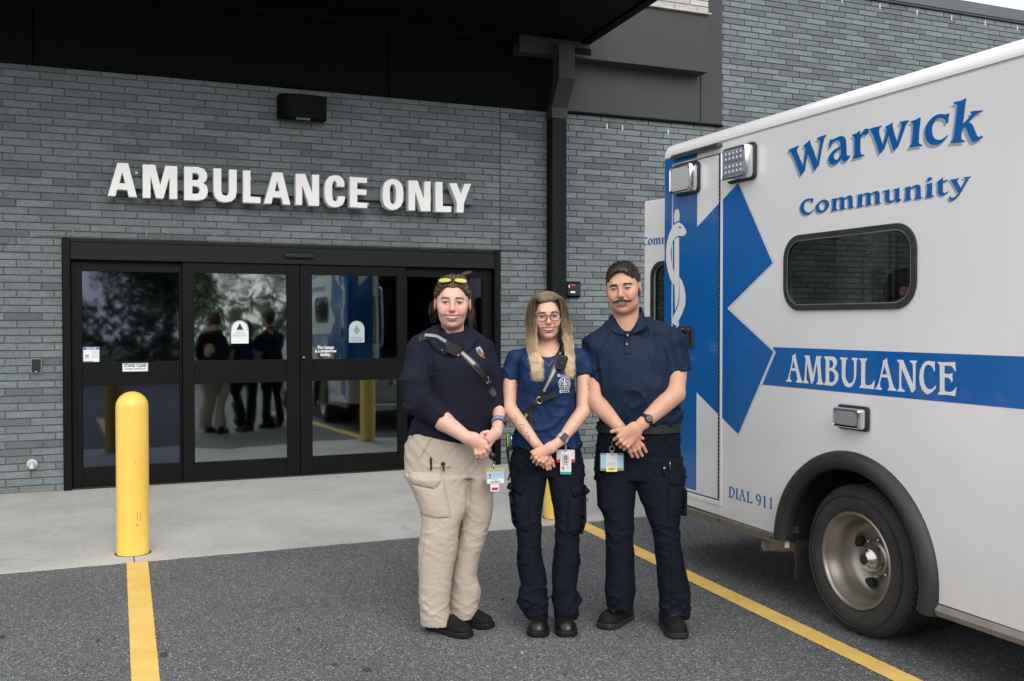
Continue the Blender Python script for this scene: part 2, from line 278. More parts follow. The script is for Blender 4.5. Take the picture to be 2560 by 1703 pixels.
GLYPH_AMB=[[[(4.338,1.231),(4.327,1.237),(4.316,1.257),(4.301,1.298),(4.288,1.34),(4.286,1.37),(4.276,1.372),(4.259,1.381),(4.258,1.361),(4.247,1.327),(4.228,1.277),(4.213,1.245),(4.201,1.235),(4.202,1.228),(4.222,1.227),(4.258,1.228),(4.255,1.233),(4.244,1.243),(4.247,1.26),(4.257,1.288),(4.298,1.288),(4.305,1.262),(4.305,1.244),(4.29,1.234),(4.296,1.228),(4.316,1.228),(4.338,1.228)],[(4.29,1.302),(4.276,1.344),(4.262,1.302)]],[[(4.191,1.366),(4.183,1.373),(4.149,1.373),(4.146,1.355),(4.122,1.274),(4.095,1.373),(4.055,1.371),(4.059,1.365),(4.066,1.359),(4.064,1.319),(4.057,1.257),(4.052,1.244),(4.041,1.234),(4.044,1.227),(4.096,1.227),(4.093,1.233),(4.083,1.242),(4.084,1.28),(4.091,1.337),(4.102,1.298),(4.116,1.243),(4.132,1.225),(4.135,1.229),(4.151,1.277),(4.167,1.336),(4.173,1.276),(4.172,1.245),(4.155,1.234),(4.158,1.227),(4.199,1.228),(4.197,1.234),(4.189,1.244),(4.185,1.275),(4.178,1.353),(4.183,1.362)]],[[(4.04,1.368),(4.034,1.372),(3.974,1.374),(3.955,1.369),(3.943,1.352),(3.944,1.334),(3.963,1.312),(3.941,1.3),(3.931,1.28),(3.935,1.258),(3.954,1.236),(3.979,1.225),(4.003,1.227),(4.037,1.227),(4.035,1.233),(4.026,1.245),(4.025,1.283),(4.025,1.353),(4.031,1.362)],[(3.999,1.355),(3.98,1.355),(3.969,1.342),(3.97,1.327),(3.982,1.317),(3.999,1.315)],[(4.0,1.301),(3.979,1.301),(3.963,1.29),(3.957,1.272),(3.962,1.252),(3.979,1.243),(3.995,1.244),(3.999,1.25)]],[[(3.924,1.367),(3.918,1.372),(3.867,1.371),(3.87,1.365),(3.878,1.357),(3.881,1.327),(3.882,1.279),(3.874,1.259),(3.858,1.246),(3.843,1.246),(3.827,1.258),(3.821,1.282),(3.822,1.353),(3.828,1.361),(3.84,1.365),(3.836,1.372),(3.794,1.372),(3.796,1.367),(3.805,1.357),(3.807,1.283),(3.817,1.253),(3.835,1.232),(3.858,1.225),(3.882,1.231),(3.901,1.252),(3.907,1.274),(3.908,1.352),(3.914,1.361)]],[[(3.788,1.367),(3.782,1.372),(3.733,1.372),(3.736,1.364),(3.745,1.357),(3.746,1.297),(3.746,1.255),(3.74,1.244),(3.72,1.243),(3.702,1.25),(3.692,1.26),(3.684,1.272),(3.683,1.258),(3.688,1.227),(3.734,1.228),(3.784,1.228),(3.782,1.233),(3.772,1.244),(3.773,1.353),(3.779,1.363)]],[[(3.68,1.228),(3.679,1.232),(3.669,1.238),(3.656,1.26),(3.642,1.306),(3.631,1.346),(3.629,1.367),(3.62,1.369),(3.604,1.38),(3.601,1.36),(3.589,1.321),(3.569,1.265),(3.558,1.243),(3.543,1.234),(3.545,1.228),(3.599,1.227),(3.596,1.233),(3.588,1.243),(3.59,1.259),(3.599,1.287),(3.639,1.287),(3.648,1.26),(3.647,1.241),(3.633,1.233),(3.639,1.227)],[(3.634,1.301),(3.619,1.343),(3.604,1.301)]],[[(3.541,1.367),(3.536,1.373),(3.502,1.373),(3.496,1.358),(3.443,1.266),(3.443,1.328),(3.445,1.354),(3.451,1.361),(3.464,1.366),(3.459,1.373),(3.419,1.373),(3.421,1.367),(3.428,1.359),(3.429,1.292),(3.428,1.243),(3.439,1.234),(3.448,1.225),(3.451,1.228),(3.474,1.268),(3.512,1.334),(3.514,1.288),(3.514,1.252),(3.506,1.239),(3.492,1.234),(3.495,1.227),(3.538,1.227),(3.536,1.233),(3.526,1.243),(3.526,1.287),(3.526,1.351),(3.53,1.361)]],[[(3.317,1.375),(3.318,1.357),(3.316,1.334),(3.321,1.327),(3.324,1.337),(3.335,1.352),(3.353,1.358),(3.368,1.353),(3.378,1.335),(3.382,1.307),(3.378,1.276),(3.365,1.255),(3.349,1.248),(3.334,1.25),(3.322,1.257),(3.309,1.269),(3.312,1.254),(3.329,1.239),(3.354,1.225),(3.367,1.227),(3.388,1.243),(3.402,1.27),(3.406,1.298),(3.401,1.332),(3.386,1.358),(3.368,1.372),(3.353,1.375),(3.328,1.373)]],[[(3.303,1.367),(3.298,1.373),(3.276,1.371),(3.205,1.375),(3.204,1.36),(3.201,1.341),(3.205,1.333),(3.21,1.342),(3.22,1.354),(3.234,1.358),(3.262,1.357),(3.263,1.323),(3.246,1.321),(3.229,1.323),(3.219,1.327),(3.22,1.311),(3.217,1.294),(3.224,1.286),(3.229,1.297),(3.239,1.305),(3.262,1.306),(3.262,1.251),(3.257,1.246),(3.24,1.243),(3.221,1.246),(3.207,1.256),(3.196,1.27),(3.2,1.251),(3.203,1.228),(3.24,1.23),(3.3,1.228),(3.298,1.233),(3.288,1.244),(3.289,1.356),(3.294,1.363)]]]
GLYPH_DIAL=[[[(4.859,.585),(4.842,.585),(4.826,.588),(4.81,.585),(4.798,.575),(4.795,.561),(4.799,.545),(4.81,.529),(4.824,.521),(4.838,.521),(4.855,.522),(4.85,.53),(4.85,.579)],[(4.835,.58),(4.822,.579),(4.812,.57),(4.808,.559),(4.811,.543),(4.82,.531),(4.83,.529),(4.835,.534)]],[[(4.79,.585),(4.763,.586),(4.768,.581),(4.767,.528),(4.76,.522),(4.788,.522),(4.782,.529),(4.782,.581)]],[[(4.758,.522),(4.753,.527),(4.743,.546),(4.732,.574),(4.731,.584),(4.718,.59),(4.714,.574),(4.7,.541),(4.693,.527),(4.686,.522),(4.714,.521),(4.71,.528),(4.714,.548),(4.735,.549),(4.741,.53),(4.734,.524),(4.736,.521)],[(4.734,.554),(4.726,.572),(4.718,.553)]],[[(4.684,.585),(4.656,.585),(4.662,.58),(4.662,.53),(4.656,.527),(4.643,.528),(4.634,.533),(4.628,.541),(4.63,.521),(4.681,.521),(4.675,.529),(4.676,.58)]],[[(4.588,.522),(4.576,.524),(4.567,.531),(4.561,.547),(4.574,.543),(4.587,.546),(4.596,.558),(4.596,.57),(4.588,.581),(4.575,.586),(4.562,.583),(4.551,.573),(4.548,.559),(4.55,.543),(4.556,.532),(4.564,.522),(4.572,.521)],[(4.585,.567),(4.582,.575),(4.574,.577),(4.565,.572),(4.561,.561),(4.562,.553),(4.571,.55),(4.58,.554)]],[[(4.535,.573),(4.523,.579),(4.513,.588),(4.51,.587),(4.509,.529),(4.5,.522),(4.502,.52),(4.53,.52),(4.524,.527),(4.524,.574)]],[[(4.481,.574),(4.469,.578),(4.457,.587),(4.455,.586),(4.456,.528),(4.445,.522),(4.476,.52),(4.468,.527),(4.468,.575)]]]
GLYPH_SNAKE=[[[(5.445,2.177),(5.45,2.224),(5.435,2.259),(5.412,2.262),(5.389,2.251),(5.384,2.218),(5.389,2.183),(5.419,2.183)]],[[(5.488,2.134),(5.46,2.159),(5.424,2.173),(5.389,2.175),(5.349,2.157),(5.319,2.13),(5.304,2.107),(5.319,2.09),(5.348,2.085),(5.399,2.091),(5.439,2.08),(5.47,2.055),(5.487,2.006),(5.484,1.945),(5.469,1.899),(5.445,1.868),(5.442,1.779),(5.486,1.814),(5.515,1.863),(5.54,1.931),(5.544,1.998),(5.532,2.059),(5.509,2.108)],[(5.394,2.142),(5.384,2.151),(5.369,2.145),(5.366,2.137),(5.384,2.136)]],[[(5.444,2.069),(5.419,2.081),(5.39,2.08),(5.388,1.736),(5.396,1.676),(5.416,1.644),(5.434,1.619),(5.442,1.826)]],[[(5.387,1.832),(5.357,1.807),(5.327,1.762),(5.313,1.707),(5.316,1.653),(5.346,1.605),(5.39,1.556),(5.42,1.522),(5.474,1.543),(5.452,1.583),(5.406,1.638),(5.384,1.682),(5.381,1.736)]],[[(5.415,1.528),(5.39,1.55),(5.389,1.385),(5.41,1.385)]]]
GLYPH_WALL=[[[(.148,2.688),(.232,2.988),(.322,2.99),(.396,2.687),(.327,2.687),(.313,2.747),(.23,2.75),(.213,2.687)],[(.248,2.805),(.271,2.909),(.297,2.806)]],[[(.447,2.987),(.555,2.99),(.597,2.805),(.645,2.987),(.748,2.988),(.747,2.686),(.678,2.685),(.68,2.888),(.624,2.685),(.561,2.685),(.514,2.883),(.513,2.685),(.445,2.684)]],[[(.81,2.99),(.929,2.993),(.984,2.978),(1.011,2.941),(1.015,2.903),(1.005,2.869),(.978,2.846),(1.009,2.823),(1.02,2.782),(1.014,2.736),(.986,2.696),(.927,2.682),(.808,2.68)],[(.882,2.935),(.914,2.936),(.94,2.922),(.943,2.896),(.932,2.876),(.914,2.87),(.881,2.869)],[(.881,2.814),(.921,2.813),(.944,2.797),(.947,2.774),(.939,2.751),(.913,2.742),(.88,2.742)]],[[(1.072,2.989),(1.143,2.991),(1.141,2.78),(1.153,2.746),(1.179,2.736),(1.205,2.749),(1.212,2.784),(1.213,2.987),(1.284,2.988),(1.283,2.78),(1.272,2.725),(1.238,2.689),(1.178,2.675),(1.119,2.686),(1.082,2.724),(1.071,2.777)]],[[(1.343,2.987),(1.411,2.989),(1.41,2.74),(1.505,2.739),(1.503,2.683),(1.342,2.682)]],[[(1.537,2.682),(1.623,2.984),(1.712,2.986),(1.788,2.681),(1.719,2.682),(1.704,2.744),(1.622,2.746),(1.607,2.683)],[(1.64,2.804),(1.662,2.908),(1.688,2.804)]],[[(1.84,2.982),(1.931,2.986),(2.0,2.801),(2.001,2.983),(2.068,2.986),(2.067,2.683),(1.971,2.68),(1.903,2.875),(1.902,2.684),(1.839,2.682)]],[[(2.321,2.881),(2.239,2.881),(2.244,2.913),(2.227,2.939),(2.207,2.923),(2.196,2.875),(2.196,2.787),(2.207,2.743),(2.231,2.731),(2.249,2.749),(2.255,2.785),(2.325,2.786),(2.32,2.744),(2.3,2.703),(2.259,2.68),(2.218,2.676),(2.17,2.685),(2.134,2.728),(2.122,2.791),(2.122,2.871),(2.135,2.931),(2.167,2.973),(2.211,2.989),(2.26,2.99),(2.301,2.964),(2.318,2.925)]],[[(2.374,2.982),(2.548,2.982),(2.548,2.932),(2.448,2.932),(2.448,2.865),(2.541,2.864),(2.541,2.812),(2.448,2.811),(2.448,2.734),(2.549,2.733),(2.549,2.682),(2.373,2.684)]],[[(2.812,2.987),(2.859,2.979),(2.897,2.953),(2.92,2.904),(2.925,2.839),(2.92,2.764),(2.897,2.714),(2.858,2.684),(2.812,2.673),(2.765,2.684),(2.727,2.715),(2.71,2.763),(2.706,2.828),(2.711,2.893),(2.732,2.948),(2.766,2.974)],[(2.812,2.936),(2.833,2.924),(2.846,2.892),(2.85,2.835),(2.846,2.769),(2.833,2.74),(2.816,2.731),(2.795,2.742),(2.784,2.775),(2.782,2.832),(2.784,2.889),(2.793,2.922)]],[[(2.979,2.98),(3.074,2.983),(3.141,2.8),(3.148,2.978),(3.213,2.982),(3.213,2.678),(3.112,2.676),(3.049,2.87),(3.047,2.679),(2.978,2.678)]],[[(3.266,2.981),(3.341,2.983),(3.345,2.736),(3.438,2.738),(3.436,2.679),(3.267,2.676)]],[[(3.416,2.976),(3.496,2.981),(3.545,2.87),(3.584,2.979),(3.656,2.981),(3.577,2.778),(3.572,2.681),(3.496,2.68),(3.501,2.775)]]]
# ------------------------------------------------------------------ ground
YW = 9.93     # face of the brick wall
def mat_asphalt():
    m, N = newmat('asphalt'); p = wpos(N)
    big = noise(N, .7, 5, vec=p); mid = noise(N, 9, 4, vec=p)
    vor = N.add('ShaderNodeTexVoronoi'); vor.inputs['Scale'].default_value = 240; N.link(p, vor.inputs['Vector'])
    vor2 = N.add('ShaderNodeTexVoronoi'); vor2.inputs['Scale'].default_value = 115; N.link(p, vor2.inputs['Vector'])
    sep = N.add('ShaderNodeSeparateColor'); N.link(vor.outputs['Color'], sep.inputs[0])
    sep2 = N.add('ShaderNodeSeparateColor'); N.link(vor2.outputs['Color'], sep2.inputs[0])
    base = mixrgb(N, ramp(N, big, [(.3, 0.), (.7, 1.)]), (.102, .105, .109), (.136, .138, .140))
    g = ramp(N, sep.outputs[0], [(0., (.35,)*3), (.72, (1.,)*3), (.86, (1.5,)*3), (1., (3.4,)*3)])
    c = mixrgb(N, 1., base, g, 'MULTIPLY')
    g2 = ramp(N, sep2.outputs[1], [(0., (.7,)*3), (.9, (1.05,)*3), (1., (2.2, 2.1, 2.)) ])
    c = mixrgb(N, 1., c, g2, 'MULTIPLY')
    st = noise(N, 1.6, 6, .6, vec=p, dist=1.5)
    c = mixrgb(N, ramp(N, st, [(.68, 0.), (.76, .22)]), c, (.03, .031, .034))
    N.link(c, N.b.inputs['Base Color']); N.b.inputs['Roughness'].default_value = .85
    bump(N, vor.outputs['Distance'], .6, .004); bump(N, mid, .3, .004)
    return m
def mat_concrete():
    m, N = newmat('concrete'); p = wpos(N)
    big = noise(N, 1.1, 6, .6, vec=p, dist=.6); fine = noise(N, 60, 5, .7, vec=p)
    broom = noise(N, 30, 3, .6, vec=p, sc3=(5, .35, 1))
    c = mixrgb(N, ramp(N, big, [(.32, 0.), (.68, 1.)]), (.36, .352, .328), (.51, .50, .468))
    c = mixrgb(N, ramp(N, broom, [(.35, .0), (.7, .35)]), c, (.58, .57, .55))
    c = mixrgb(N, ramp(N, fine, [(.3, .3), (.55, 0.)]), c, (.22, .21, .2))
    st = noise(N, 2.6, 5, .7, vec=p, dist=.8)
    c = mixrgb(N, ramp(N, st, [(.58, 0.), (.74, .5)]), c, (.2, .2, .19))
    # rusty dust gathered along the foot of the wall
    sx = N.add('ShaderNodeSeparateXYZ'); N.link(p, sx.inputs[0])
    dr = N.add('ShaderNodeMapRange'); dr.inputs[1].default_value = 9.72; dr.inputs[2].default_value = 9.93; dr.inputs[4].default_value = .5
    N.link(sx.outputs[1], dr.inputs[0])
    mm = N.add('ShaderNodeMath', operation='MULTIPLY'); N.link(dr.outputs[0], mm.inputs[0]); N.link(big, mm.inputs[1])
    c = mixrgb(N, mm.outputs[0], c, (.42, .32, .22))
    N.link(c, N.b.inputs['Base Color']); N.b.inputs['Roughness'].default_value = .8
    bump(N, broom, .25, .003); bump(N, fine, .2, .002)
    return m
def mat_paint():
    m, N = newmat('yellow_road_paint'); p = wpos(N)
    a = noise(N, 120, 4, .7, vec=p); b2 = noise(N, 5, 5, vec=p)
    c = mixrgb(N, ramp(N, b2, [(.3, 0.), (.7, 1.)]), (.72, .44, .1), (.82, .55, .16))
    c = mixrgb(N, ramp(N, a, [(.62, 0.), (.70, .8)]), c, (.2, .16, .09))
    N.link(c, N.b.inputs['Base Color']); N.b.inputs['Roughness'].default_value = .7
    bump(N, a, .5, .003); return m
MA, MC, MP = mat_asphalt(), mat_concrete(), mat_paint()
def sheet(name, pts, z, mat, kind='structure', label=None):
    flat, tr = tri_poly([pts])
    o = link_mesh(name, [(x, y, z) for x, y in flat], tr, mat); tag(o, label, None, None, kind); return o
sheet('ground', [(-160, -160), (160, -160), (160, 160), (-160, 160)], -.03, pm('dry_grass', (.09, .11, .05), .9, var=.3, bmp=.5, bscale=30, bdist=.02))
sheet('asphalt_road', [(-60, -8.6), (60, -8.6), (60, 12), (-60, 12)], 0.0, MA)
def jag(p0, p1, n, a):
    out = []
    for i in range(n+1):
        t = i/n; dx, dy = p1[0]-p0[0], p1[1]-p0[1]; L = math.hypot(dx, dy); e = rng.uniform(-a, a)
        out.append((p0[0]+dx*t-dy/L*e, p0[1]+dy*t+dx/L*e))
    return out
edge = jag((-14, 6.815), (26, 6.815), 600, .006)
# the apron: slabs with sawn joints
joints = [-14, -6.0, -2.9, .246, 3.4, 6.5, 9.6, 12.7, 26]
ap = MB(); n0 = 0
for a, b in zip(joints[:-1], joints[1:]):
    pts = [(a+.004, 6.815)] + [p for p in edge if a+.01 < p[0] < b-.01] + [(b-.004, 6.815), (b-.004, 9.95), (a+.004, 9.95)]
    ap.prism([pts], lambda u, v, d: (u, v, d), -.02, .008)
tag(ap.build('concrete_pavement', MC), kind='structure')
sheet('expansion_joint', [(-14, 6.83), (26, 6.83), (26, 9.94), (-14, 9.94)], .004, pm('joint_filler', (.03, .03, .03), .9))
l1 = jag((.327, 6.80), (.262, 4.50), 300, .002)+jag((.262, 4.50), (.20, 2.4), 200, .002)+jag((.08, 2.4), (.147, 4.50), 200, .002)+jag((.147, 4.50), (.198, 6.81), 300, .002)
sheet('road_marking', l1, .004, MP)
l2 = jag((3.50, 6.79), (3.285, 3.2), 400, .002)+jag((3.285, 3.2), (3.17, 1.2), 200, .002)+jag((3.045, 1.2), (3.165, 3.2), 200, .002)+jag((3.165, 3.2), (3.37, 6.79), 400, .002)
sheet('road_marking', l2, .004, MP)
# kerb and verge across the lot behind the camera (seen in the glass)
kb = MB(); kb.box((-60, -8.75, -.02), (60, -8.6, .13), .02); tag(kb.build('kerb', MC), kind='structure')
# small dark spots of chewing gum on the ground
gm = MB()
for x, y, r in ((.30, 4.86, .022), (-.55, 4.3, .016), (.02, 5.2, .012), (.95, 5.0, .012), (1.12, 4.3, .02), (1.0, 4.42, .014), (-.42, 5.45, .02), (-1.2, 5.1, .018), (1.9, 3.9, .012), (2.1, 5.1, .011), (-.6, 7.35, .02)):
    pl = [(x+r*.7*(1+.5*rng.random())*math.cos(t*.785), y+r*(1+.5*rng.random())*math.sin(t*.785)) for t in range(8)]
    gm.prism([pl], lambda u, v, d: (u, v, d), .003 if y < 6.8 else .009, .0065 if y < 6.8 else .0125)
tag(gm.build('gum_spots', pm('gum', (.045, .045, .048), .8)), kind='stuff')

# ------------------------------------------------------------------ brick walls
def mat_brick(name, ca, cb, cc, pit=1.):
    m, N = newmat(name); p = wpos(N)
    at = N.add('ShaderNodeAttribute', attribute_name='tone')
    c = ramp(N, at.outputs['Fac'], [(0., cc), (.16, tuple(.5*(a+b) for a, b in zip(cc, ca))), (.3, ca), (1., cb)])
    f = noise(N, 7, 5, .6, vec=p, sc3=(1, 1, 2.4)); c = mixrgb(N, ramp(N, f, [(.35, .45), (.6, 0.)]), c, cc)
    sp = noise(N, 75, 3, .75, vec=p, sc3=(1, 1, 1.3))
    c = mixrgb(N, ramp(N, sp, [(.36, .8*pit), (.43, 0.)]), c, (.035, .045, .05))
    gr = noise(N, 300, 2, .6, vec=p); c = mixrgb(N, ramp(N, gr, [(.35, .18), (.65, 0.)]), c, (.06, .065, .07))
    N.link(c, N.b.inputs['Base Color']); N.b.inputs['Roughness'].default_value = .78; N.b.inputs['Specular IOR Level'].default_value = .35
    bump(N, ramp(N, sp, [(.3, 0.), (.45, 1.)]), .5, .004); bump(N, gr, .25, .002); bump(N, noise(N, 25, 3, vec=p), .25, .005)
    return m
MBR = mat_brick('blue_grey_brick', (.158, .190, .199), (.208, .243, .251), (.112, .127, .137))
MPB = mat_brick('pale_brick', (.52, .47, .42), (.62, .58, .54), (.42, .40, .40), .25)
def mat_mortar(name, c0, c1):
    m, N = newmat(name); p = wpos(N)
    N.link(mixrgb(N, noise(N, 20, 5, .7, vec=p), c0, c1), N.b.inputs['Base Color']); N.b.inputs['Roughness'].default_value = .9
    bump(N, noise(N, 220, 3, vec=p), .4, .003); return m
MMO = mat_mortar('brown_grey_mortar', (.095, .088, .077), (.165, .152, .135)); MMP = mat_mortar('pale_mortar', (.35, .32, .3), (.5, .47, .44))
COURSE, BL, JT = .06773, .3048, .0095
def brick_geo(L, H, D=.05, j=0.):
    c = .0022
    return ([(0, 0, 0), (L, 0, 0), (L, 0, H), (0, 0, H), (c, -D, c), (L-c, -D-j, c), (L-c, -D-j, H-c), (c, -D, H-c), (0, -D+c, 0), (L, -D+c-j, 0), (L, -D+c-j, H), (0, -D+c, H)],
            [(4, 5, 6, 7), (8, 9, 5, 4), (9, 10, 6, 5), (10, 11, 7, 6), (11, 8, 4, 7), (0, 1, 9, 8), (1, 2, 10, 9), (2, 3, 11, 10), (3, 0, 8, 11)])
def brick_wall(root, mat, x0, x1, z0, z1, holes, cuts, yface, nsingle, near_x, vis=None, row0=0, zref=0.):
    """courses of Norman brick in third bond; the nsingle nearest whole bricks are objects, the rest one mesh"""
    whole, rest = [], []
    r0 = int(math.floor((z0-zref)/COURSE+.5)); r1 = int(math.floor((z1-zref)/COURSE))
    off = [0, 2, 1, 0, 2, 1, 2, 0, 2, 1, 2, 0, 1, 2, 0, 1, 0, 2, 1]
    for r in range(r0, r1+1):
        za = max(zref+r*COURSE+JT/2, z0); zb = min(zref+(r+1)*COURSE-JT/2, z1)
        if zb-za < .012: continue
        x = x0 - BL + ((off[(r+row0) % len(off)]/3)*BL - x0) % BL + x0*0
        while x < x1:
            segs = [(max(x+JT/2, x0), min(x+BL-JT/2, x1))]
            for (hx0, hx1, hz0, hz1) in holes:
                if zb > hz0+.004 and za < hz1-.004:
                    ns = []
                    for a, b in segs:
                        if b <= hx0 or a >= hx1: ns.append((a, b))
                        else:
                            if a < hx0: ns.append((a, hx0))
                            if b > hx1: ns.append((hx1, b))
                    segs = ns
            for cx_, cz0 in cuts:
                if zb > cz0:
                    ns = []
                    for a, b in segs:
                        if a < cx_ < b: ns += [(a, cx_-.006), (cx_+.006, b)]
                        else: ns.append((a, b))
                    segs = ns
            for a, b in segs:
                if b-a < .02: continue
                h = zb-za
                if abs(b-a-(BL-JT)) < .001 and abs(h-(COURSE-JT)) < .001: whole.append((a, za))
                else: rest.append((a, za, b-a, h))
            x += BL
    inview = vis or (lambda a, z: True)
    whole.sort(key=lambda q: (not inview(*q), abs(q[0]-near_x)+.35*abs(q[1]-1.6)))
    single, others = whole[:nsingle], whole[nsingle:]
    protos = []
    for k in range(14):
        vs, fs = brick_geo(BL-JT, COURSE-JT, .05+rng.uniform(-.0015, .0015), rng.uniform(-.0015, .0015))
        me = bpy.data.meshes.new('brick'); me.from_pydata(vs, [], fs); me.materials.append(mat)
        a = me.attributes.new('tone', 'FLOAT', 'POINT'); t = (rng.random()**.8) if k > 0 else rng.uniform(0, .12)
        a.data.foreach_set('value', [t]*len(vs)); protos.append(me)
    ro = origin(root)
    for a, z in single:
        o = bpy.data.objects.new('brick', protos[rng.randrange(14)]); COL.objects.link(o); o.parent = root
        o.location = Vector((a, yface+.05, z))-ro
    V, Fq, T = [], [], []
    for (a, z, L, H) in [(a, z, BL-JT, COURSE-JT) for a, z in others]+rest:
        vs, fs = brick_geo(L, H, .05+rng.uniform(-.0015, .0015), rng.uniform(-.0015, .0015)); n = len(V)
        V += [(a+v[0], yface+.05+v[1], z+v[2]) for v in vs]; Fq += [tuple(i+n for i in f) for f in fs]
        T += [rng.uniform(0, .12) if rng.random() < .06 else rng.random()**.8]*len(vs)
    o = link_mesh('brickwork', V, Fq, mat, root, attrs={'tone': T}); o['kind'] = 'stuff'
    return o
def frame_x(x, z):   # is this wall point inside the photograph?
    fw = x*math.sin(YAW)+YW*math.cos(YAW); lt = x*math.cos(YAW)-YW*math.sin(YAW)
    return abs(lt/fw) < .51 and -.36 < (z-CAMH)/fw < .33
DX0, DX1, DZ = -.236, 4.055, 2.31
w1 = thing('brick_wall', (2, YW+.1, 0), 'blue grey brick wall with sliding doors and white lettering', 'wall')
brick_wall(w1, MBR, -5, 6.892, .01, 3.845, [(DX0-.004, DX1+.004, -1, DZ)], [(4.06, 2.33)], YW, 300, -.7, frame_x)
b = MB(); yb = YW+.012
b.box((-5, yb, 0), (DX0-.004, yb+.28, 3.845)); b.box((DX1+.004, yb, 0), (6.892, yb+.28, 3.845)); b.box((DX0-.004, yb, DZ+.003), (DX1+.004, yb+.28, 3.845))
b.build('mortar', MMO, w1)
b = MB(); b.box((4.0555, YW+.0, 2.35), (4.0645, YW+.02, 3.845)); b.build('sealant_joint', pm('sealant', (.05, .05, .048), .7), w1)
b = MB(); b.box((-.435, YW-.012, 2.318), (4.464, YW+.02, 2.327)); b.build('lintel_angle', pm('lintel_steel', (.11, .105, .1), .6, .3, var=.3), w1)
for i, (x, z) in enumerate([(-.15, 2.365), (.48, 2.365), (1.09, 2.365), (1.70, 2.365), (2.31, 2.365), (2.92, 2.365), (3.53, 2.365), (4.95, 3.74), (5.55, 3.74), (6.15, 3.74), (5.35, 3.74)]):
    b = MB(); b.box((x, YW-.004, z-.028), (x+.012, YW+.02, z+.028)); b.build('weep_vent', pm('weep_plastic', (.2, .185, .155) if i < 7 else (.7, .68, .6), .6) if i in (0, 7) else (MATS['weep_plastic'] if i < 7 else pm('weep_white', (.7, .68, .6), .6)), w1)
w2 = thing('brick_wall', (9, YW+.1, 0), 'taller blue grey brick wall rising behind the ambulance to the roof edge', 'wall')
brick_wall(w2, MBR, 6.892, 18, .01, 5.632, [], [], YW, 300, 7.2, lambda x, z: frame_x(x, z) and z > 3.4+(x-7)*.18, row0=5)
b = MB(); b.box((6.892, yb, 0), (18, yb+.28, 5.632)); b.build('mortar', MMO, w2)
for x in (7.45, 8.05, 8.67, 9.28, 9.9, 10.5, 11.1, 11.7, 12.3):
    b = MB(); b.box((x, YW-.004, 5.53), (x+.013, YW+.02, 5.60)); b.build('weep_vent', pm('weep_white', (.7, .68, .6), .6), w2)
b = MB(); b.box((8.72, YW-.004, 4.245), (9.01, YW+.02, 4.30)); b.build('mortar_patch', pm('patch', (.27, .27, .25), .9, var=.3, vscale=40, bmp=.5, bscale=90, bdist=.004), w2)
MDM = pm('charcoal_metal', (.040, .043, .044), .5, 0, spec=.3, var=.06, vscale=2)
MBK = pm('black_metal', (.003, .003, .0034), .6, 0, spec=.1)
b = MB(); b.box((6.885, YW-.05, 5.645), (18, YW+.35, 5.80), .006); b.box((6.885, YW-.035, 5.626), (18, YW+.3, 5.643), .003)
cp = b.build('roof_coping', pm('coping_metal', (.10, .11, .118), .4, .4)); tag(cp, 'dark metal coping along the top edge of the tall brick wall', 'coping')
# metal fascia, box and corner strip
fa = thing('metal_fascia', (3, YW, 3.85), 'charcoal metal panels above the lower brick wall and doors', 'cladding')
b = MB(); b.box((4.70, YW-.02, 3.872), (6.578, YW+.05, 5.3), .004); b.build('panel', MDM, fa)
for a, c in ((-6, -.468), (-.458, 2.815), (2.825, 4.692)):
    b = MB(); b.box((a, YW-.02, 3.872), (c, YW+.05, 5.3), .004); b.build('panel', pm('shaded_panel_metal', (.0032, .0033, .0036), .6, 0, spec=.1, var=.06, vscale=2), fa)  # charcoal panels too; the canopy's shade is put into their darker colour
b = MB(); b.box((-6, YW+.055, 3.85), (6.89, YW+.2, 7.6)); b.build('backing', MBK, fa)
b = MB(); b.box((-6, YW-.045, 3.848), (6.89, YW+.05, 3.868), .004); b.build('drip_edge', MBK, fa)
b = MB(); b.box((6.586, YW-.022, 3.872), (6.885, YW+.1, 7.6), .004); b.build('corner_panel', MDM, fa, label='tall vertical corner strip')
b = MB(); b.box((4.2, 9.715, 4.41), (6.555, YW-.025, 5.06), .004); b.build('box_panel', MDM, fa, label='projecting box panel')
w3 = thing('brick_wall', (5.6, 9.7, 5.08), 'pale pinkish brick patch above the projecting metal box', 'wall')
brick_wall(w3, MPB, 3.6, 6.545, 5.085, 7.2, [], [], 9.70, 300, 6.3, lambda x, z: z < 5.5, zref=5.08)
b = MB(); b.box((3.6, 9.712, 5.082), (6.545, YW+.1, 7.2)); b.build('mortar', MMP, w3)
b = MB(); b.box((3.6, 9.675, 5.064), (6.575, YW+.1, 5.08), .003); b.build('sill_flashing', pm('stone_sill', (.42, .4, .35), .6, var=.2), w3)

# ------------------------------------------------------------------ canopy and downspout
ca = thing('entrance_canopy', (1.5, 8, 4.6), 'black flat canopy overhanging the doors and brick wall', 'canopy')
XR, SL = 4.93, .045
YO = 7.0
def cz(y): return 4.575+(YW-y)*SL
def slab(x0, x1, y0, y1, dz0, dz1):
    b = MB(); P = [(x0, y0), (x1, y0), (x1, y1), (x0, y1)]
    b.add([(x, y, cz(y)+dz0) for x, y in P]+[(x, y, cz(y)+dz1) for x, y in P], [(3, 2, 1, 0), (4, 5, 6, 7), (0, 1, 5, 4), (1, 2, 6, 5), (2, 3, 7, 6), (3, 0, 4, 7)]); return b
n = 24; w_ = (XR+4.4)/n
for i in range(n):
    slab(-4.4+i*w_+.004, -4.4+(i+1)*w_-.004, YO+.1, YW-.19, 0, .02).build('soffit_panel', MBK, ca)
slab(-4.4, XR, YO+.1, YW-.19, .024, .3).build('deck', MBK, ca)
slab(-4.45, XR+.1, YO, YO+.095, -.02, .36).build('fascia', MBK, ca)
slab(XR+.003, XR+.1, YO+.1, YW-.19, -.02, .36).build('fascia', MBK, ca)
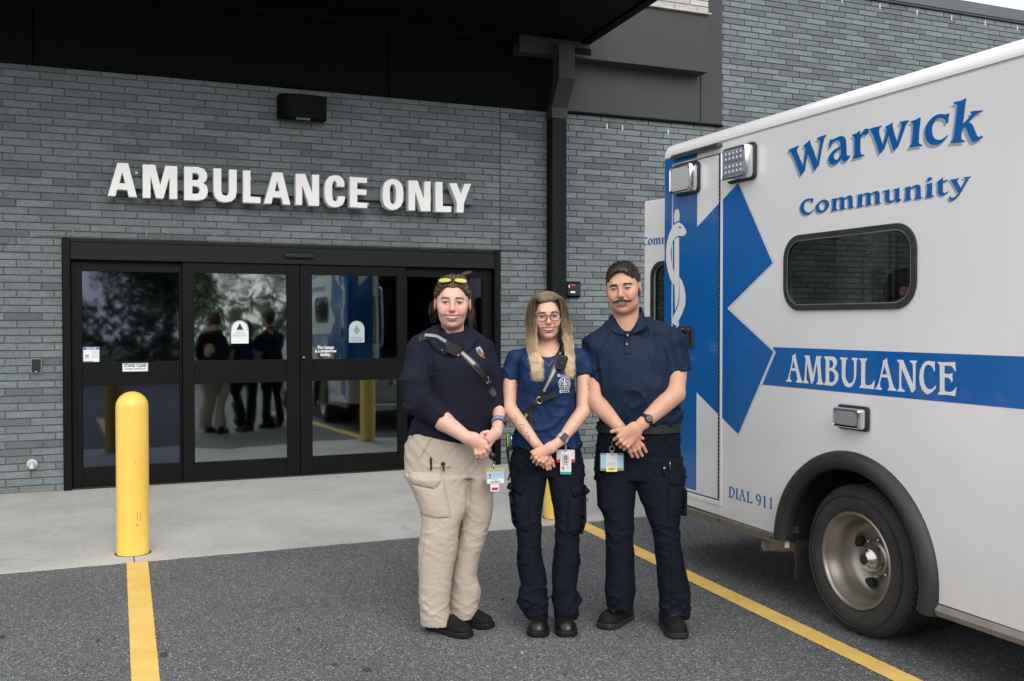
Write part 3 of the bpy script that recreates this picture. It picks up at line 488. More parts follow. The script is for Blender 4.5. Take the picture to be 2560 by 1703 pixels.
b = MB(); b.box((-4.4, YW-.185, 4.52), (5.08, YW-.024, 4.74), .006); b.box((4.66, YW-.23, 4.45), (5.04, YW-.024, 4.515), .004)
b.build('gutter', pm('gutter_metal', (.004, .0042, .0045), .6, 0, spec=.1), ca)
ds = thing('downspout', (4.69, 9.8, 0), 'dark square downspout running down the wall between doors and ambulance', 'downspout')
b = MB(); x0, x1 = 4.60, 4.775
b.box((x0, 9.765, .12), (x1, 9.905, 3.80), .006); b.build('pipe', pm('spout_metal', (.006, .007, .008), .5, 0, spec=.15), ds)
b = MB()
def sect(y, z, dz=0): return [(x0-.006, y-.075, z), (x1+.006, y-.075, z), (x1+.006, y+.075, z+dz), (x0-.006, y+.075, z+dz)]
S = [sect(9.66, 4.50), sect(9.66, 4.14, -.05), sect(9.835, 3.86, -.05), sect(9.835, 3.75)]
vs = [p for s_ in S for p in s_]; fs = [(3, 2, 1, 0), (12, 13, 14, 15)]
for i in range(3):
    for k in range(4): fs.append((i*4+k, (i+1)*4+k, (i+1)*4+(k+1) % 4, i*4+(k+1) % 4))
b.add(vs, fs); b.build('elbow', pm('elbow_metal', (.035, .038, .041), .5, 0, spec=.3), ds)
for z in (1.1,):
    b = MB(); b.box((x0-.012, 9.757, z), (x1+.012, 9.93, z+.03), .003); b.build('bracket', MDM, ds)

# ------------------------------------------------------------------ sliding doors
MFR = pm('black_anodised_frame', (.003, .0032, .0035), .42, 0, spec=.15, var=.1, vscale=3)
MFH = pm('door_header_metal', (.010, .011, .012), .5, 0, spec=.18, var=.06)
def mat_glass(name, tint, fac, wob=0., wscale=2.5, trans=.25):
    m, N = newmat(name); N.n.remove(N.b)
    gl = N.add('ShaderNodeBsdfGlossy'); gl.inputs['Roughness'].default_value = .03 if wob else .0; gl.inputs['Color'].default_value = (*tint, 1)
    tr = N.add('ShaderNodeBsdfTransparent'); tr.inputs['Color'].default_value = (trans, trans*1.02, trans, 1)
    lw = N.add('ShaderNodeLayerWeight'); lw.inputs['Blend'].default_value = .25
    mr = N.add('ShaderNodeMapRange'); mr.inputs[3].default_value = fac; mr.inputs[4].default_value = min(1, fac+.6); N.link(lw.outputs['Fresnel'], mr.inputs[0])
    mi = N.add('ShaderNodeMixShader'); N.link(mr.outputs[0], mi.inputs[0]); N.link(tr.outputs[0], mi.inputs[1]); N.link(gl.outputs[0], mi.inputs[2])
    if wob:
        p = wpos(N); f = noise(N, wscale, 2, .4, vec=p, sc3=(1, 1, .7)); bp = N.add('ShaderNodeBump'); bp.inputs['Strength'].default_value = 1; bp.inputs['Distance'].default_value = wob
        N.link(f, bp.inputs['Height']); N.link(bp.outputs[0], gl.inputs['Normal'])
    N.link(mi.outputs[0], N.n['Material Output'].inputs[0]); return m
G1 = mat_glass('tinted_glass_blue', (.55, .62, .86), .13, .002, 1.5); G2 = mat_glass('door_glass', (.80, .92, .90), .30, .0045, 1.6)
G3 = mat_glass('door_glass_clear', (.82, .93, .95), .34, .003, 1.2); G4 = mat_glass('tinted_glass_dark', (.55, .58, .8), .24, .002, 1.5)
dr = thing('sliding_door', (1.91, YW, 0), 'black framed automatic sliding entrance door under the white letters', 'door')
b = MB(); b.box((DX0, YW-.035, 0), (-.17, YW+.16, DZ), .004); b.build('jamb', MFR, dr)
b = MB(); b.box((3.985, YW-.035, 0), (DX1, YW+.16, DZ), .004); b.build('jamb', MFR, dr)
b = MB(); b.box((-.168, YW-.03, 2.115), (3.983, YW+.15, 2.275), .004); b.box((-.168, YW-.02, 2.277), (3.983, YW+.15, DZ-.002), .002); hd = b.build('header', MFH, dr)
b = MB(); b.box((1.765, YW-.075, 2.175), (2.045, YW-.032, 2.232), .012); b.build('motion_sensor', pm('sensor_black', (.01, .01, .011), .25), dr)
b = MB(); b.box((-.168, YW-.01, 0.0085), (3.983, YW+.15, .022), .002); b.build('threshold', pm('threshold_metal', (.03, .03, .03), .5, .5), dr)
def tilt(z, zc, deg): return (z-zc)*math.tan(R_(deg))
def leaf(x0, x1, gx0, gx1, y0, y1, zt, gz, glass, deg, sash):
    z0 = .024
    lf = MB(); (a0, a1), (b0, b1) = gz          # lower glass z range, upper glass z range
    lf.box((x0, y0, z0), (gx0, y1, zt), .003); lf.box((gx1, y0, z0), (x1, y1, zt), .003)
    e = .0012
    lf.box((gx0+e, y0+.002, z0), (gx1-e, y1-.002, a0)); lf.box((gx0+e, y0+.002, a1), (gx1-e, y1-.002, b0)); lf.box((gx0+e, y0+.002, b1), (gx1-e, y1-.002, zt))
    l = lf.build('door_leaf', MFR, dr)
    for (c0, c1) in gz:
        g = MB(); zc = (c0+c1)/2; ym = y0+.024
        for zz0, zz1 in [(c0, c1)]:
            q = .002
            g.add([(gx0+q, ym+tilt(zz0, zc, deg), zz0+q), (gx1-q, ym+tilt(zz0, zc, deg), zz0+q), (gx1-q, ym+tilt(zz1, zc, deg), zz1-q), (gx0+q, ym+tilt(zz1, zc, deg), zz1-q)]
                  + [(gx0+q, ym+.006+tilt(zz0, zc, deg), zz0+q), (gx1-q, ym+.006+tilt(zz0, zc, deg), zz0+q), (gx1-q, ym+.006+tilt(zz1, zc, deg), zz1-q), (gx0+q, ym+.006+tilt(zz1, zc, deg), zz1-q)],
                  [(0, 1, 2, 3), (7, 6, 5, 4), (0, 4, 5, 1), (2, 6, 7, 3), (1, 5, 6, 2), (3, 7, 4, 0)])
        g.build('glass_pane', glass, l)
    return l
gz = ((.20, .953), (1.172, 2.015))
L1 = leaf(-.166, .80, -.075, .776, YW+.05, YW+.10, 2.112, gz, G1, .25, 0)
L2 = leaf(.802, 1.909, .908, 1.785, YW-.0, YW+.045, 2.112, gz, G2, .55, 1)
L3 = leaf(1.915, 2.995, 2.035, 2.918, YW-.0, YW+.045, 2.112, gz, G3, .35, 1)
L4 = leaf(2.998, 3.982, 3.035, 3.878, YW+.05, YW+.10, 2.112, gz, G4, .3, 0)
wallmap = lambda cx_, cz_, y: (lambda u, v, d: (cx_+u, y-d, cz_+v))
b = MB(); b.lathe((1.945, YW, 1.19), (0, -1, 0), [(.0, .03), (.012, .03), (.016, .022), (.016, 0)], 16); b.build('lock_cylinder', pm('lock_steel', (.2, .2, .2), .3, .9), L3, True)
MW = pm('sign_white', (.78, .79, .78), .5); MK = pm('sign_black', (.02, .02, .02), .5); MBL = pm('sign_blue', (.02, .10, .42), .5); MGN = pm('sign_green', (.03, .25, .17), .5)
def sticker(parent, x0, z0, x1, z1, y, label, mat=MW):
    b = MB(); b.box((x0, y-.0015, z0), (x1, y-.0002, z1)); o = b.build('sticker', mat, parent); o['label'] = label; return o
# STAND CLEAR plate on the fixed left leaf
s = sticker(L1, .268, 1.08, .492, 1.158, YW+.047, 'white STAND CLEAR notice')
b = MB(); mpf = wallmap(.38, 1.135, YW+.0448); text_on(b, 'STAND CLEAR', .042, mpf, .0005, .0012, width=.195)
text_on(b, 'AUTOMATIC SLIDING DOOR', .02, wallmap(.38, 1.104, YW+.0448), .0005, .0004, width=.185)
for (u0, v0, u1, v1) in ((.272, 1.083, .488, 1.0845), (.272, 1.1535, .488, 1.155), (.272, 1.083, .2735, 1.155), (.4865, 1.083, .488, 1.155)): b.box((u0, YW+.0442, v0), (u1, YW+.0448, v1))
b.build('notice_text', MK, s)
# WELCOME poster
s = sticker(L1, -.070, 1.175, .07, 1.312, YW+.068, 'small blue and white WELCOME poster')
b = MB(); b.box((-.068, YW+.0655, 1.288), (.068, YW+.0662, 1.310)); b.box((-.068, YW+.0655, 1.177), (.02, YW+.0662, 1.183))
for q in ((-.068, 1.177, -.066, 1.31), (.066, 1.177, .068, 1.31)): b.box((q[0], YW+.0655, q[1]), (q[2], YW+.0662, q[3]))
b.build('poster_border', MBL, s)
b = MB(); text_on(b, 'WELCOME', .02, wallmap(0, 1.299, YW+.065), .0002, .0006, width=.09); b.build('poster_title', MW, s)
b = MB()
b.box((-.052, YW+.0655, 1.225), (-.02, YW+.0662, 1.243))
for k in range(6): b.box((.002, YW+.0655, 1.270-k*.011), (.058, YW+.0662, 1.2725-k*.011))
b.build('poster_print', pm('print_grey', (.25, .25, .25), .6), s)
b = MB(); b.box((-.056, YW+.0655, 1.212), (-.02, YW+.0662, 1.222)); b.build('poster_print', pm('print_orange', (.7, .28, .06), .6), s)
# arched triangle stickers
def arch_sticker(L, xc, z0, z1, w, y, lab, faded):
    r = w/2; pts = [(xc-r, z0), (xc+r, z0)]+[(xc+r*math.cos(t), z1-r+r*math.sin(t)) for t in np.linspace(0, math.pi, 14)]
    b = MB(); b.prism([pts], lambda u, v, d: (u, y-d, v), 0, .001); s = b.build('sticker', pm('sticker_white', (.74, .76, .76), .4) if not faded else pm('sticker_faded', (.42, .5, .5), .4), L); s['label'] = lab
    ro, ri = r*.97, r*.9
    ring = [(xc+ro*math.cos(t), z1-r+ro*math.sin(t)) for t in np.linspace(-.3, math.pi+.3, 20)]+[(xc+ri*math.cos(t), z1-r+ri*math.sin(t)) for t in np.linspace(math.pi+.3, -.3, 20)]
    b = MB(); b.prism([ring], lambda u, v, d: (u, y-d, v), .0012, .0018); b.build('sticker_ring', MGN if not faded else pm('faded_green', (.18, .55, .45), .5), s)
    b = MB(); zc = z1-r
    if not faded:
        b.prism([[(xc-.034, zc-.010), (xc+.034, zc-.010), (xc, zc+.055)]], lambda u, v, d: (u, y-d, v), .0012, .0018); b.build('sticker_triangle', MK, s)
        b = MB(); b.prism([[(xc-.028, zc-.016), (xc+.028, zc-.016), (xc+r*.95, zc-.07), (xc-r*.95, zc-.07)]], lambda u, v, d: (u, y-d, v), .0012, .006); b.build('torn_flap', pm('flap', (.6, .61, .62), .5), s)
    else:
        b.prism([[(xc-.04, zc-.025), (xc-.02, zc-.025), (xc-.02, zc-.05), (xc+.02, zc-.05), (xc+.02, zc-.025), (xc+.04, zc-.025), (xc, zc+.04)]], lambda u, v, d: (u, y-d, v), .0012, .0018)
        for k in (0, 1, 2): b.box((xc-.06, y-.0018, z0+.012+k*.018), (xc+.06, y-.0012, z0+.02+k*.018))
        b.build('sticker_print', pm('faded_grey', (.2, .25, .27), .5), s)
arch_sticker(L2, 1.333, 1.335, 1.56, .165, YW+.018, 'white arched sticker with black triangle, torn', False)
arch_sticker(L3, 2.49, 1.335, 1.555, .16, YW+.018, 'faded arched sticker', True)
b = MB()
for k, (t, w) in enumerate((('This Campus', .17), ('is a smoke-free', .215), ('facility.', .105))): text_on(b, t, .042, wallmap(2.172, 1.288-k*.036, YW+.018), .001, .0011, width=w)
b.build('glass_lettering', pm('vinyl_white', (.85, .86, .87), .5), L3, label='white smoke-free campus lettering')
# dim room behind the glass
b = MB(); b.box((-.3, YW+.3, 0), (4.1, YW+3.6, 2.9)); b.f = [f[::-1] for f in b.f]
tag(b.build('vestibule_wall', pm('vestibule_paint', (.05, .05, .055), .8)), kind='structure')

# ------------------------------------------------------------------ wall letters
MLT = pm('acrylic_white', (.86, .85, .83), .35, var=.02); MRW = pm('raceway_grey', (.09, .115, .125), .5, .2)
sg = thing('wall_sign', (1.9, YW, 2.69), 'raised white AMBULANCE ONLY letters on a grey rail above the doors', 'sign')
b = MB(); b.box((.17, YW-.09, 2.775), (3.72, YW-.002, 2.875), .003); b.build('raceway', MRW, sg)
for x, z in ((.40, 2.93), (.19, 2.75), (1.02, 2.745), (1.43, 2.935), (2.60, 2.745), (3.35, 2.935)):
    b = MB(); b.box((x-.045, YW-.012, z-.03), (x+.045, YW-.003, z+.04), .002); br = b.build('mounting_tab', MRW, sg)
    b = MB(); b.lathe((x, YW-.014, z), (0, -1, 0), [(.016, 0), (.016, .006), (.006, .009), (0, .009)], 12); b.build('washer', pm('washer_white', (.7, .7, .68), .4), br, True)
for loops in GLYPH_WALL:
    b = MB(); b.prism(loops, lambda u, v, d: (u, YW-d, v), .092, .19)
    o = b.build('letter', MLT, sg)

# ------------------------------------------------------------------ wall fittings
wf = thing('wall_light', (1.925, YW, 3.56), 'black half round wall light above the white letters', 'light')
pts = [(-.232, 0), (-.235, -.12)]+[(.235*math.sin(a), -.12-.11*math.cos(a)) for a in np.linspace(-1.35, 1.35, 12)]+[(.235, -.12), (.232, 0)]
pts = [(x, y) for x, y in pts]
b = MB(); b.prism([pts], lambda u, v, d: (1.925+u, YW+v, d), 3.535, 3.735); autosmooth(b.build('housing', MBK, wf), 40)
b = MB(); b.prism([[(x*1.01, y*1.01) for x, y in pts]], lambda u, v, d: (1.925+u, YW+v, d), 3.736, 3.75); b.build('housing_lid', MBK, wf)
b = MB()
for i in range(4):
    for j in range(2): b.box((1.86+i*.035, YW-.16+j*.04, 3.528), (1.888+i*.035, YW-.128+j*.04, 3.534))
b.build('diode_lens', pm('lens_grey', (.55, .56, .52), .2), wf)
cr = thing('card_reader', (-.457, YW, 1.08), 'small black card reader with silver edge left of the doors', 'card reader')
b = MB(); b.prism([rrect(-.501, 1.082, -.413, 1.218, .012)], lambda u, v, d: (u, YW-d, v), .002, .022); b.build('bezel', pm('reader_silver', (.3, .3, .3), .35, .8), cr)
b = MB(); b.prism([rrect(-.494, 1.090, -.42, 1.211, .008)], lambda u, v, d: (u, YW-d, v), .0225, .03)
for k in range(3): b.box((-.487, YW-.034, 1.13+k*.025), (-.427, YW-.0305, 1.145+k*.025), .001)
b.build('face', pm('reader_black', (.015, .016, .018), .3), cr)
b = MB(); b.box((-.466, YW-.0335, 1.097), (-.448, YW-.031, 1.102)); b.build('indicator', pm('indicator_white', (.7, .7, .65), .4), cr)
hb = thing('pipe_vent', (-.498, YW, .265), 'round white pipe vent low on the brick wall left of the doors', 'pipe vent')
b = MB(); b.lathe((-.498, YW-.002, .265), (0, -1, 0), [(.0, 0), (.047, 0), (.047, .01), (.038, .024), (.022, .028), (.022, .03)], 28); b.build('flange', pm('galvanised_pale', (.5, .51, .5), .5, .1, var=.1), hb, True)
b = MB(); b.tube([(-.498, YW-.026, .265), (-.498, YW-.055, .262), (-.498, YW-.066, .245), (-.498, YW-.07, .228)], [.021, .021, .021, .022], 14, caps=False); b.build('spout', MATS['galvanised_pale'], hb, True)
b = MB(); b.lathe((-.498, YW-.07, .234), (0, 0, -1), [(.0, 0), (.0205, 0), (.0205, .002)], 14); b.build('spout_hole', pm('rust', (.16, .06, .025), .8, var=.4, vscale=80), hb)
cb = thing('emergency_door_switch', (4.93, YW, 1.81), 'black box with a red topped key switch on the wall beside the downspout', 'switch box')
b = MB(); b.prism([rrect(4.775, 1.812, 5.01, 1.992, .02)], lambda u, v, d: (u, YW-d, v), .003, .035); b.build('backplate', MBK, cb)
b = MB(); b.prism([rrect(4.83, 1.835, 4.985, 1.97, .02)], lambda u, v, d: (u, YW-d, v), .0355, .075); b.build('cover', pm('cover_dark', (.02, .02, .022), .2), cb)
b = MB(); b.box((4.865, YW-.086, 1.938), (4.92, YW-.0755, 1.958), .003); b.build('red_lever', pm('switch_red', (.6, .03, .04), .4), cb)
b = MB(); b.box((4.862, YW-.084, 1.862), (4.922, YW-.0755, 1.882), .002); b.build('label_plate', pm('switch_white', (.75, .75, .75), .5), cb); b = MB(); b.box((4.842, YW-.08, 1.92), (4.856, YW-.0755, 1.95), .002); b.build('label_plate', pm('switch_white', (.75, .75, .75), .5), cb)

# ------------------------------------------------------------------ bollards
def mat_bollard():
    m, N = newmat('bollard_yellow'); p = wpos(N)
    a = noise(N, 4, 5, .6, vec=p, sc3=(1, 1, .4)); c = mixrgb(N, ramp(N, a, [(.3, 0.), (.7, 1.)]), (.80, .50, .075), (.88, .60, .13))
    s_ = noise(N, 28, 4, .75, vec=p); c = mixrgb(N, ramp(N, s_, [(.70, 0.), (.74, .7)]), c, (.35, .22, .08))
    N.link(c, N.b.inputs['Base Color']); N.b.inputs['Roughness'].default_value = .42; N.b.inputs['Coat Weight'].default_value = .15
    bump(N, noise(N, 9, 3, vec=p), .15, .004); return m
MBO = mat_bollard()
def bollard(x, y, label):
    t = thing('bollard', (x, y, 0), label, 'bollard', 'yellow bollards along the pavement edge')
    b = MB(); r = .103; H = 1.085
    prof = [(r+.001, .009), (r, .03), (r, H-.10)]+[(r*math.cos(a), H-.10+.10*math.sin(a)) for a in np.linspace(.12, math.pi/2, 12)]
    prof[-1] = (.0005, H)
    b.lathe((x, y, 0), (0, 0, 1), prof, 48); o = b.build('sleeve', MBO, t, True)
    b = MB(); b.lathe((x, y, 0), (0, 0, 1), [(r+.001, .0095), (r+.012, .0095), (r+.012, .0085)], 32); b.build('base_gap', pm('gap_dark', (.02, .02, .02), .9), t)
    return t
b1 = bollard(.247, 7.06, 'yellow bollard standing in front of the sliding doors')
for (dx, z, w, h) in ((.055, .21, .03, .006), (.06, .245, .004, .05), (.075, .235, .004, .06), (-.085, .30, .02, .012), (.05, .62, .006, .012)):
    a = math.asin(dx/.103); b = MB(); b.box((dx-w/2, -.1045*math.cos(a), z), (dx+w/2, -.1005*math.cos(a), z+h), .0015, M=Matrix.Translation((.247, 7.06, 0)) @ Matrix.Rotation(-YAW, 4, 'Z')); b.build('scuff', pm('scuff_brown', (.3, .17, .05), .8), b1)
bollard(3.37, 7.06, 'yellow bollard half hidden behind the legs of the woman in the middle')

# ------------------------------------------------------------------ trees across the lot, seen reflected in the door glass
ML = pm('leaves', (.055, .095, .04), .7, var=.5, vscale=.9)
def leaf_mass(name, blobs, n, size, seed, parent=None):
    r = np.random.default_rng(seed); V = []; Fq = []
    for (cx_, cy_, cz_, rx, ry, rz) in blobs:
        k = int(n*rx*rz)
        d = r.normal(size=(k, 3)); d /= np.linalg.norm(d, axis=1)[:, None]; rad = r.uniform(.55, 1.08, k)**.7
        c = np.array([cx_, cy_, cz_])+d*rad[:, None]*np.array([rx, ry, rz])
        a = r.normal(size=(k, 3)); a /= np.linalg.norm(a, axis=1)[:, None]; b_ = np.cross(a, r.normal(size=(k, 3))); b_ /= np.linalg.norm(b_, axis=1)[:, None]
        s_ = r.uniform(.5, 1.3, k)[:, None]*size
        q = np.stack([c-a*s_, c+b_*s_*.6, c+a*s_, c-b_*s_*.6], 1)
        n0 = len(V)*0+sum(len(x) for x in V)
        V.append(q.reshape(-1, 3)); Fq.append((np.arange(k*4).reshape(k, 4)+n0))
    return link_mesh(name, np.concatenate(V), np.concatenate(Fq), ML, parent)
r_ = np.random.default_rng(3)
bl = [(x, -13.5+r_.uniform(-1, 1), 1.2, 2.2, 1.6, r_.uniform(1.2, 1.9)) for x in np.arange(-26, 34, 2.4)]
tag(leaf_mass('woodland_edge', bl, 330, .13, 5), 'dense dark hedge line across the car park, reflected in the glass', kind='stuff')
for i, (x, y, h, w_) in enumerate(((-17, -17, 5.0, 2.4), (-12.2, -18, 6.0, 2.5), (-8.6, -16.5, 4.4, 1.8), (-3.5, -19, 7.4, 3.2), (2.5, -18, 6.2, 2.8), (9, -20, 7.5, 3.3), (16, -18, 6.2, 2.6))):
    t = thing('tree', (x, y, 0), ['low round tree far left beyond the kerb', 'tall round tree left of the reflected gap', 'short bushy tree right of the tall round one', 'large spreading tree mirrored in the second pane', 'medium tree mirrored behind the standing people', 'tallest tree on the right of the tree row', 'last tree at the right end of the row'][i], 'tree', 'trees across the car park')
    b = MB(); b.tube([(x, y, -.05), (x+.1, y, h*.3), (x-.1, y+.1, h*.55), (x, y, h*.8)], [.2, .15, .1, .04], 8)
    for k in range(4): b.tube([(x, y, h*(.35+.08*k)), (x+w_*.5*math.cos(k*1.7), y+w_*.5*math.sin(k*1.7), h*(.6+.06*k))], [.07, .02], 5)
    b.build('trunk', pm('bark', (.08, .065, .05), .9), t)
    rr = np.random.default_rng(20+i); bl = [(x+rr.uniform(-.6, .6)*w_, y+rr.uniform(-.6, .6)*w_, h*rr.uniform(.45, .85), w_*rr.uniform(.35, .6), w_*.5, h*rr.uniform(.12, .2)) for _ in range(12)]
    leaf_mass('crown', bl, 1500, .062, 50+i, t)
# ------------------------------------------------------------------ ambulance
XA, YR, YF, XB = 3.43, 5.60, 1.33, 5.78
MWP = pm('white_vehicle_paint', (.80, .775, .76), .22, var=.035, vscale=1.2, coat=.5)
def dirty(m):
    N = NT(m); p = wpos(N); sx = N.add('ShaderNodeSeparateXYZ'); N.link(p, sx.inputs[0]); mr = N.add('ShaderNodeMapRange'); mr.inputs[1].default_value = 1.05; mr.inputs[2].default_value = .3; mr.inputs[4].default_value = .55; N.link(sx.outputs[2], mr.inputs[0])
    mm = N.add('ShaderNodeMath', operation='MULTIPLY'); N.link(mr.outputs[0], mm.inputs[0]); N.link(noise(N, 7, 6, .7, vec=p, sc3=(1, 1, .35)), mm.inputs[1]); src = N.b.inputs['Base Color'].links[0].from_socket; N.link(mixrgb(N, mm.outputs[0], src, (.36, .33, .28)), N.b.inputs['Base Color'])
dirty(MWP)
MUW = pm('underbody_black', (.012, .012, .012), .8)
MBV = pm('blue_vinyl', (.0, .112, .385), .22, var=.03, vscale=1, coat=.4)
MGV = pm('grey_shadow_vinyl', (.32, .36, .40), .35)
MWV = pm('white_vinyl', (.78, .757, .742), .3)
MCH = pm('chrome', (.75, .76, .77), .12, 1.0)
MRB = pm('black_rubber', (.022, .023, .024), .5, var=.15, vscale=9, bmp=.15, bscale=60, bdist=.002)
MALU = pm('weathered_aluminium', (.30, .29, .26), .45, .6, var=.2, vscale=7)
am = thing('ambulance', (4.6, 3.4, 0), 'white and blue ambulance backed up to the building with one rear door open', 'ambulance')
sm = lambda u, v, d: (XA-d, u, v)        # side surface: u = y, v = z, d outward
AR = (3.845, .37)
def arc(r, z0a, z0b, n=28, c=AR):
    a0 = math.asin((z0a-c[1])/r); a1 = math.pi-math.asin((z0b-c[1])/r)
    return [(c[0]+r*math.cos(a0+(a1-a0)*k/n), c[1]+r*math.sin(a0+(a1-a0)*k/n)) for k in range(n+1)]
RZ = 2.60
ring = [(YF, .298), (3.365, .310)]+arc(.50, .335, .40)[::-1][::-1]+[(4.345, .392), (YR-.04, .405), (YR-.04, RZ), (YF, RZ)]
a_ = arc(.50, .33, .40)
ring = [(YF, .298)]+a_[::1]
# outline: bottom front edge -> up the arch (low y to high y) -> rear
up = sorted(a_, key=lambda p: p[0])
ring = [(YF, .298), (up[0][0], .310)]+up[1:-1]+[(up[-1][0], .392), (YR-.04, .405), (YR-.04, RZ), (YF, RZ)]
def dround(y0, z0, y1, z1, r=.03): return rrect(y0, z0, y1, z1, r)
door_o = [(4.950, .484), (5.472, .484), (5.472, 2.545), (4.950, 2.545)]
win_o = rrect(3.452, 1.635, 4.325, 1.975, .10)
b = MB(); b.prism([ring, door_o, win_o], sm, -.03, 0)
# far side, front, roof shell
b.box((XB-.03, YF, .30), (XB, YR-.04, RZ)); b.box((XA+.032, YF, .30), (XB-.032, YF+.04, RZ))
body = b.build('body', MWP, am)
prof = [(XA, RZ+.002)]+[(XA+.09-.09*math.cos(a), 2.61+.09*math.sin(a)) for a in np.linspace(0, math.pi/2, 10)]+[(XB-.09+.09*math.sin(a), 2.61+.09*math.cos(a)) for a in np.linspace(0, math.pi/2, 10)]+[(XB, RZ+.002)]
b = MB(); inn = [(XB-.03, RZ+.002), (XB-.03, 2.60+.03), (XA+.03, 2.63), (XA+.03, RZ+.002)]
b.prism([prof+inn], lambda u, v, d: (u, d, v), YF, YR-.03)
# rounded rear end cap of the roof
b.prism([[(x, z) for x, z in prof]], lambda u, v, d: (XA+.01+(u-XA)*(1-.02/2.35), d, v-.012), YR-.0295, YR-.008)
autosmooth(b.build('roof', MWP, am), 30)
b = MB(); b.box((XA-.0012, YF, 2.606), (XA+.004, YR-.1, 2.612)); b.build('roof_seam', pm('seam_grey', (.2, .2, .2), .6), am)
# interior shell and floor
MIN = pm('cabin_interior', (.30, .31, .31), .6, var=.1)
b = MB(); b.box((XA+.035, YF+.05, .885), (XB-.035, YR-.05, .905)); b.box((XA+.034, YF+.05, 2.50), (XB-.034, YR-.05, 2.53))
b.box((XA+.033, 4.40, .91), (XA+.39, YR-.06, 2.495)); b.box((XA+.033, YF+.05, .91), (XA+.4, 3.38, 2.495)); b.box((XA+.033, 3.385, .91), (XA+.4, 4.395, 1.55)); b.box((XB-.4, YF+.05, .91), (XB-.035, YR-.06, 2.495))
b.box((XA+.41, YF+.05, .91), (XB-.41, YF+.09, 2.495))
b.build('interior', MIN, am)
b = MB(); b.box((XA+.42, 2.2, .91), (4.75, 4.2, 1.2), .05); b.build('bench_seat', pm('seat_vinyl', (.02, .03, .06), .5), am)
# rear frame round the door opening
MRF = MBV
b = MB(); rc = [(XA+.04-.04*math.sin(a), YR-.04+.04*math.cos(a)) for a in np.linspace(0, math.pi/2, 6)]
post = rc+[(XA, YR-.038), (XA+.02, YR-.06), (3.82, YR-.06), (3.82, YR)]
b.prism([post], lambda u, v, d: (u, v, d), .74, RZ); autosmooth(b.build('rear_post', MRF, am), 40)
b = MB(); b.prism([[(XB-(p[0]-XA), p[1]) for p in post]], lambda u, v, d: (u, v, d), .74, RZ); autosmooth(b.build('rear_post', MRF, am), 40)
b = MB(); b.box((3.822, YR-.06, 2.43), (XB-.392, YR-.001, RZ)); b.build('rear_header', MWP, am)
b = MB(); b.prism([[(x, y) for x, y in post[:-2]]+[(3.82, YR-.06), (XB-.392, YR-.06), (XB-.392, YR), (3.82, YR)]], lambda u, v, d: (u, v, d), .405, .735); b.build('rear_sill', MWP, am)
# white triangles on the rear post
b = MB(); rr_ = lambda u, v, d: (u, YR+d, v)
b.prism([[(3.62, 2.56), (3.80, 2.56), (3.80, 2.30), (3.62, 2.12)]], rr_, .0005, .0015)
b.build('rear_graphic', MWV, am)
# compartment door in the side
b = MB(); b.prism([[(4.959, .493), (5.463, .493), (5.463, 2.536), (4.959, 2.536)]], sm, -.02, .003); cd = b.build('compartment_door', MWP, am)
b = MB(); b.box((XA+.0315, 4.93, .47), (XA+.05, 5.50, 2.56)); b.build('door_gasket', MUW, am)
fr = MB()
for q in ((4.925, .455, 5.497, .478), (4.925, 2.551, 5.497, 2.572), (4.925, .4785, 4.946, 2.5505), (5.476, .4785, 5.497, 2.5505)): fr.box((XA-.004, q[0], q[1]), (XA+.001, q[2], q[3]), .0015)
fr.build('door_trim', MWP, am)
b = MB()
for k in range(88): b.box((XA-.0075, 4.9475, .50+k*.0232), (XA-.0002, 4.9565, .50+k*.0232+.0195))
hg = b.build('hinge', pm('hinge_dark', (.05, .055, .06), .4, .7), am)
b = MB(); b.box((XA-.03, 4.93, 2.580), (XA-.001, 5.45, 2.600), .004); b.box((XA-.034, 4.93, 2.571), (XA-.028, 5.45, 2.592), .002); b.build('drip_rail', pm('rail_grey', (.12, .12, .115), .35, .7), am)
# handle
b = MB(); b.prism([rrect(5.225, 1.385, 5.40, 1.52, .022)], sm, .0032, .014); hd = b.build('handle', MRB, am)
b = MB(); b.prism([rrect(5.24, 1.40, 5.385, 1.505, .012)], sm, .0145, .016); b.build('handle_cup', pm('cup_dark', (.08, .08, .08), .2, .9), hd)
b = MB(); b.prism([rrect(5.31, 1.398, 5.372, 1.507, .008)], sm, .0165, .04); b.prism([rrect(5.252, 1.398, 5.275, 1.507, .006)], sm, .0165, .03); b.build('handle_paddle', MCH, hd)
# blue graphics
def clipy(poly, y, keep_less):
    out = []
    for i in range(len(poly)):
        a, c = poly[i], poly[(i+1) % len(poly)]
        ia = (a[0] < y) == keep_less; ic = (c[0] < y) == keep_less
        if ia: out.append(a)
        if ia != ic: t = (y-a[0])/(c[0]-a[0]); out.append((y, a[1]+(c[1]-a[1])*t))
    return out
band = [(5.19, .508), (5.19, 1.115), (4.765, .90), (4.447, 1.384), (4.877, 1.626), (4.458, 1.868), (4.775, 2.345), (5.19, 2.128), (5.19, 2.536), (5.463, 2.536), (5.463, .508)]
b = MB(); b.prism([clipy(band, 4.958, False)], sm, .0036, .0042); b.build('blue_star_graphic', MBV, am)
b = MB(); b.prism([clipy(band, 4.946, True)], sm, .0004, .001); b.build('blue_star_graphic', MBV, am)
b = MB(); b.prism([[(5.4975, .455), (YR-.0395, .455), (YR-.0395, RZ-.002), (5.19, RZ-.002), (5.19, 2.573), (5.4975, 2.573)]], sm, .0004, .001); b.build('blue_band', MBV, am)
b = MB(); b.box((XA-.0052, 5.19, 2.5515), (XA-.0044, 5.497, 2.5718)); b.box((XA-.0052, 5.4765, .479), (XA-.0044, 5.4968, 2.55)); b.build('blue_trim', MBV, am)
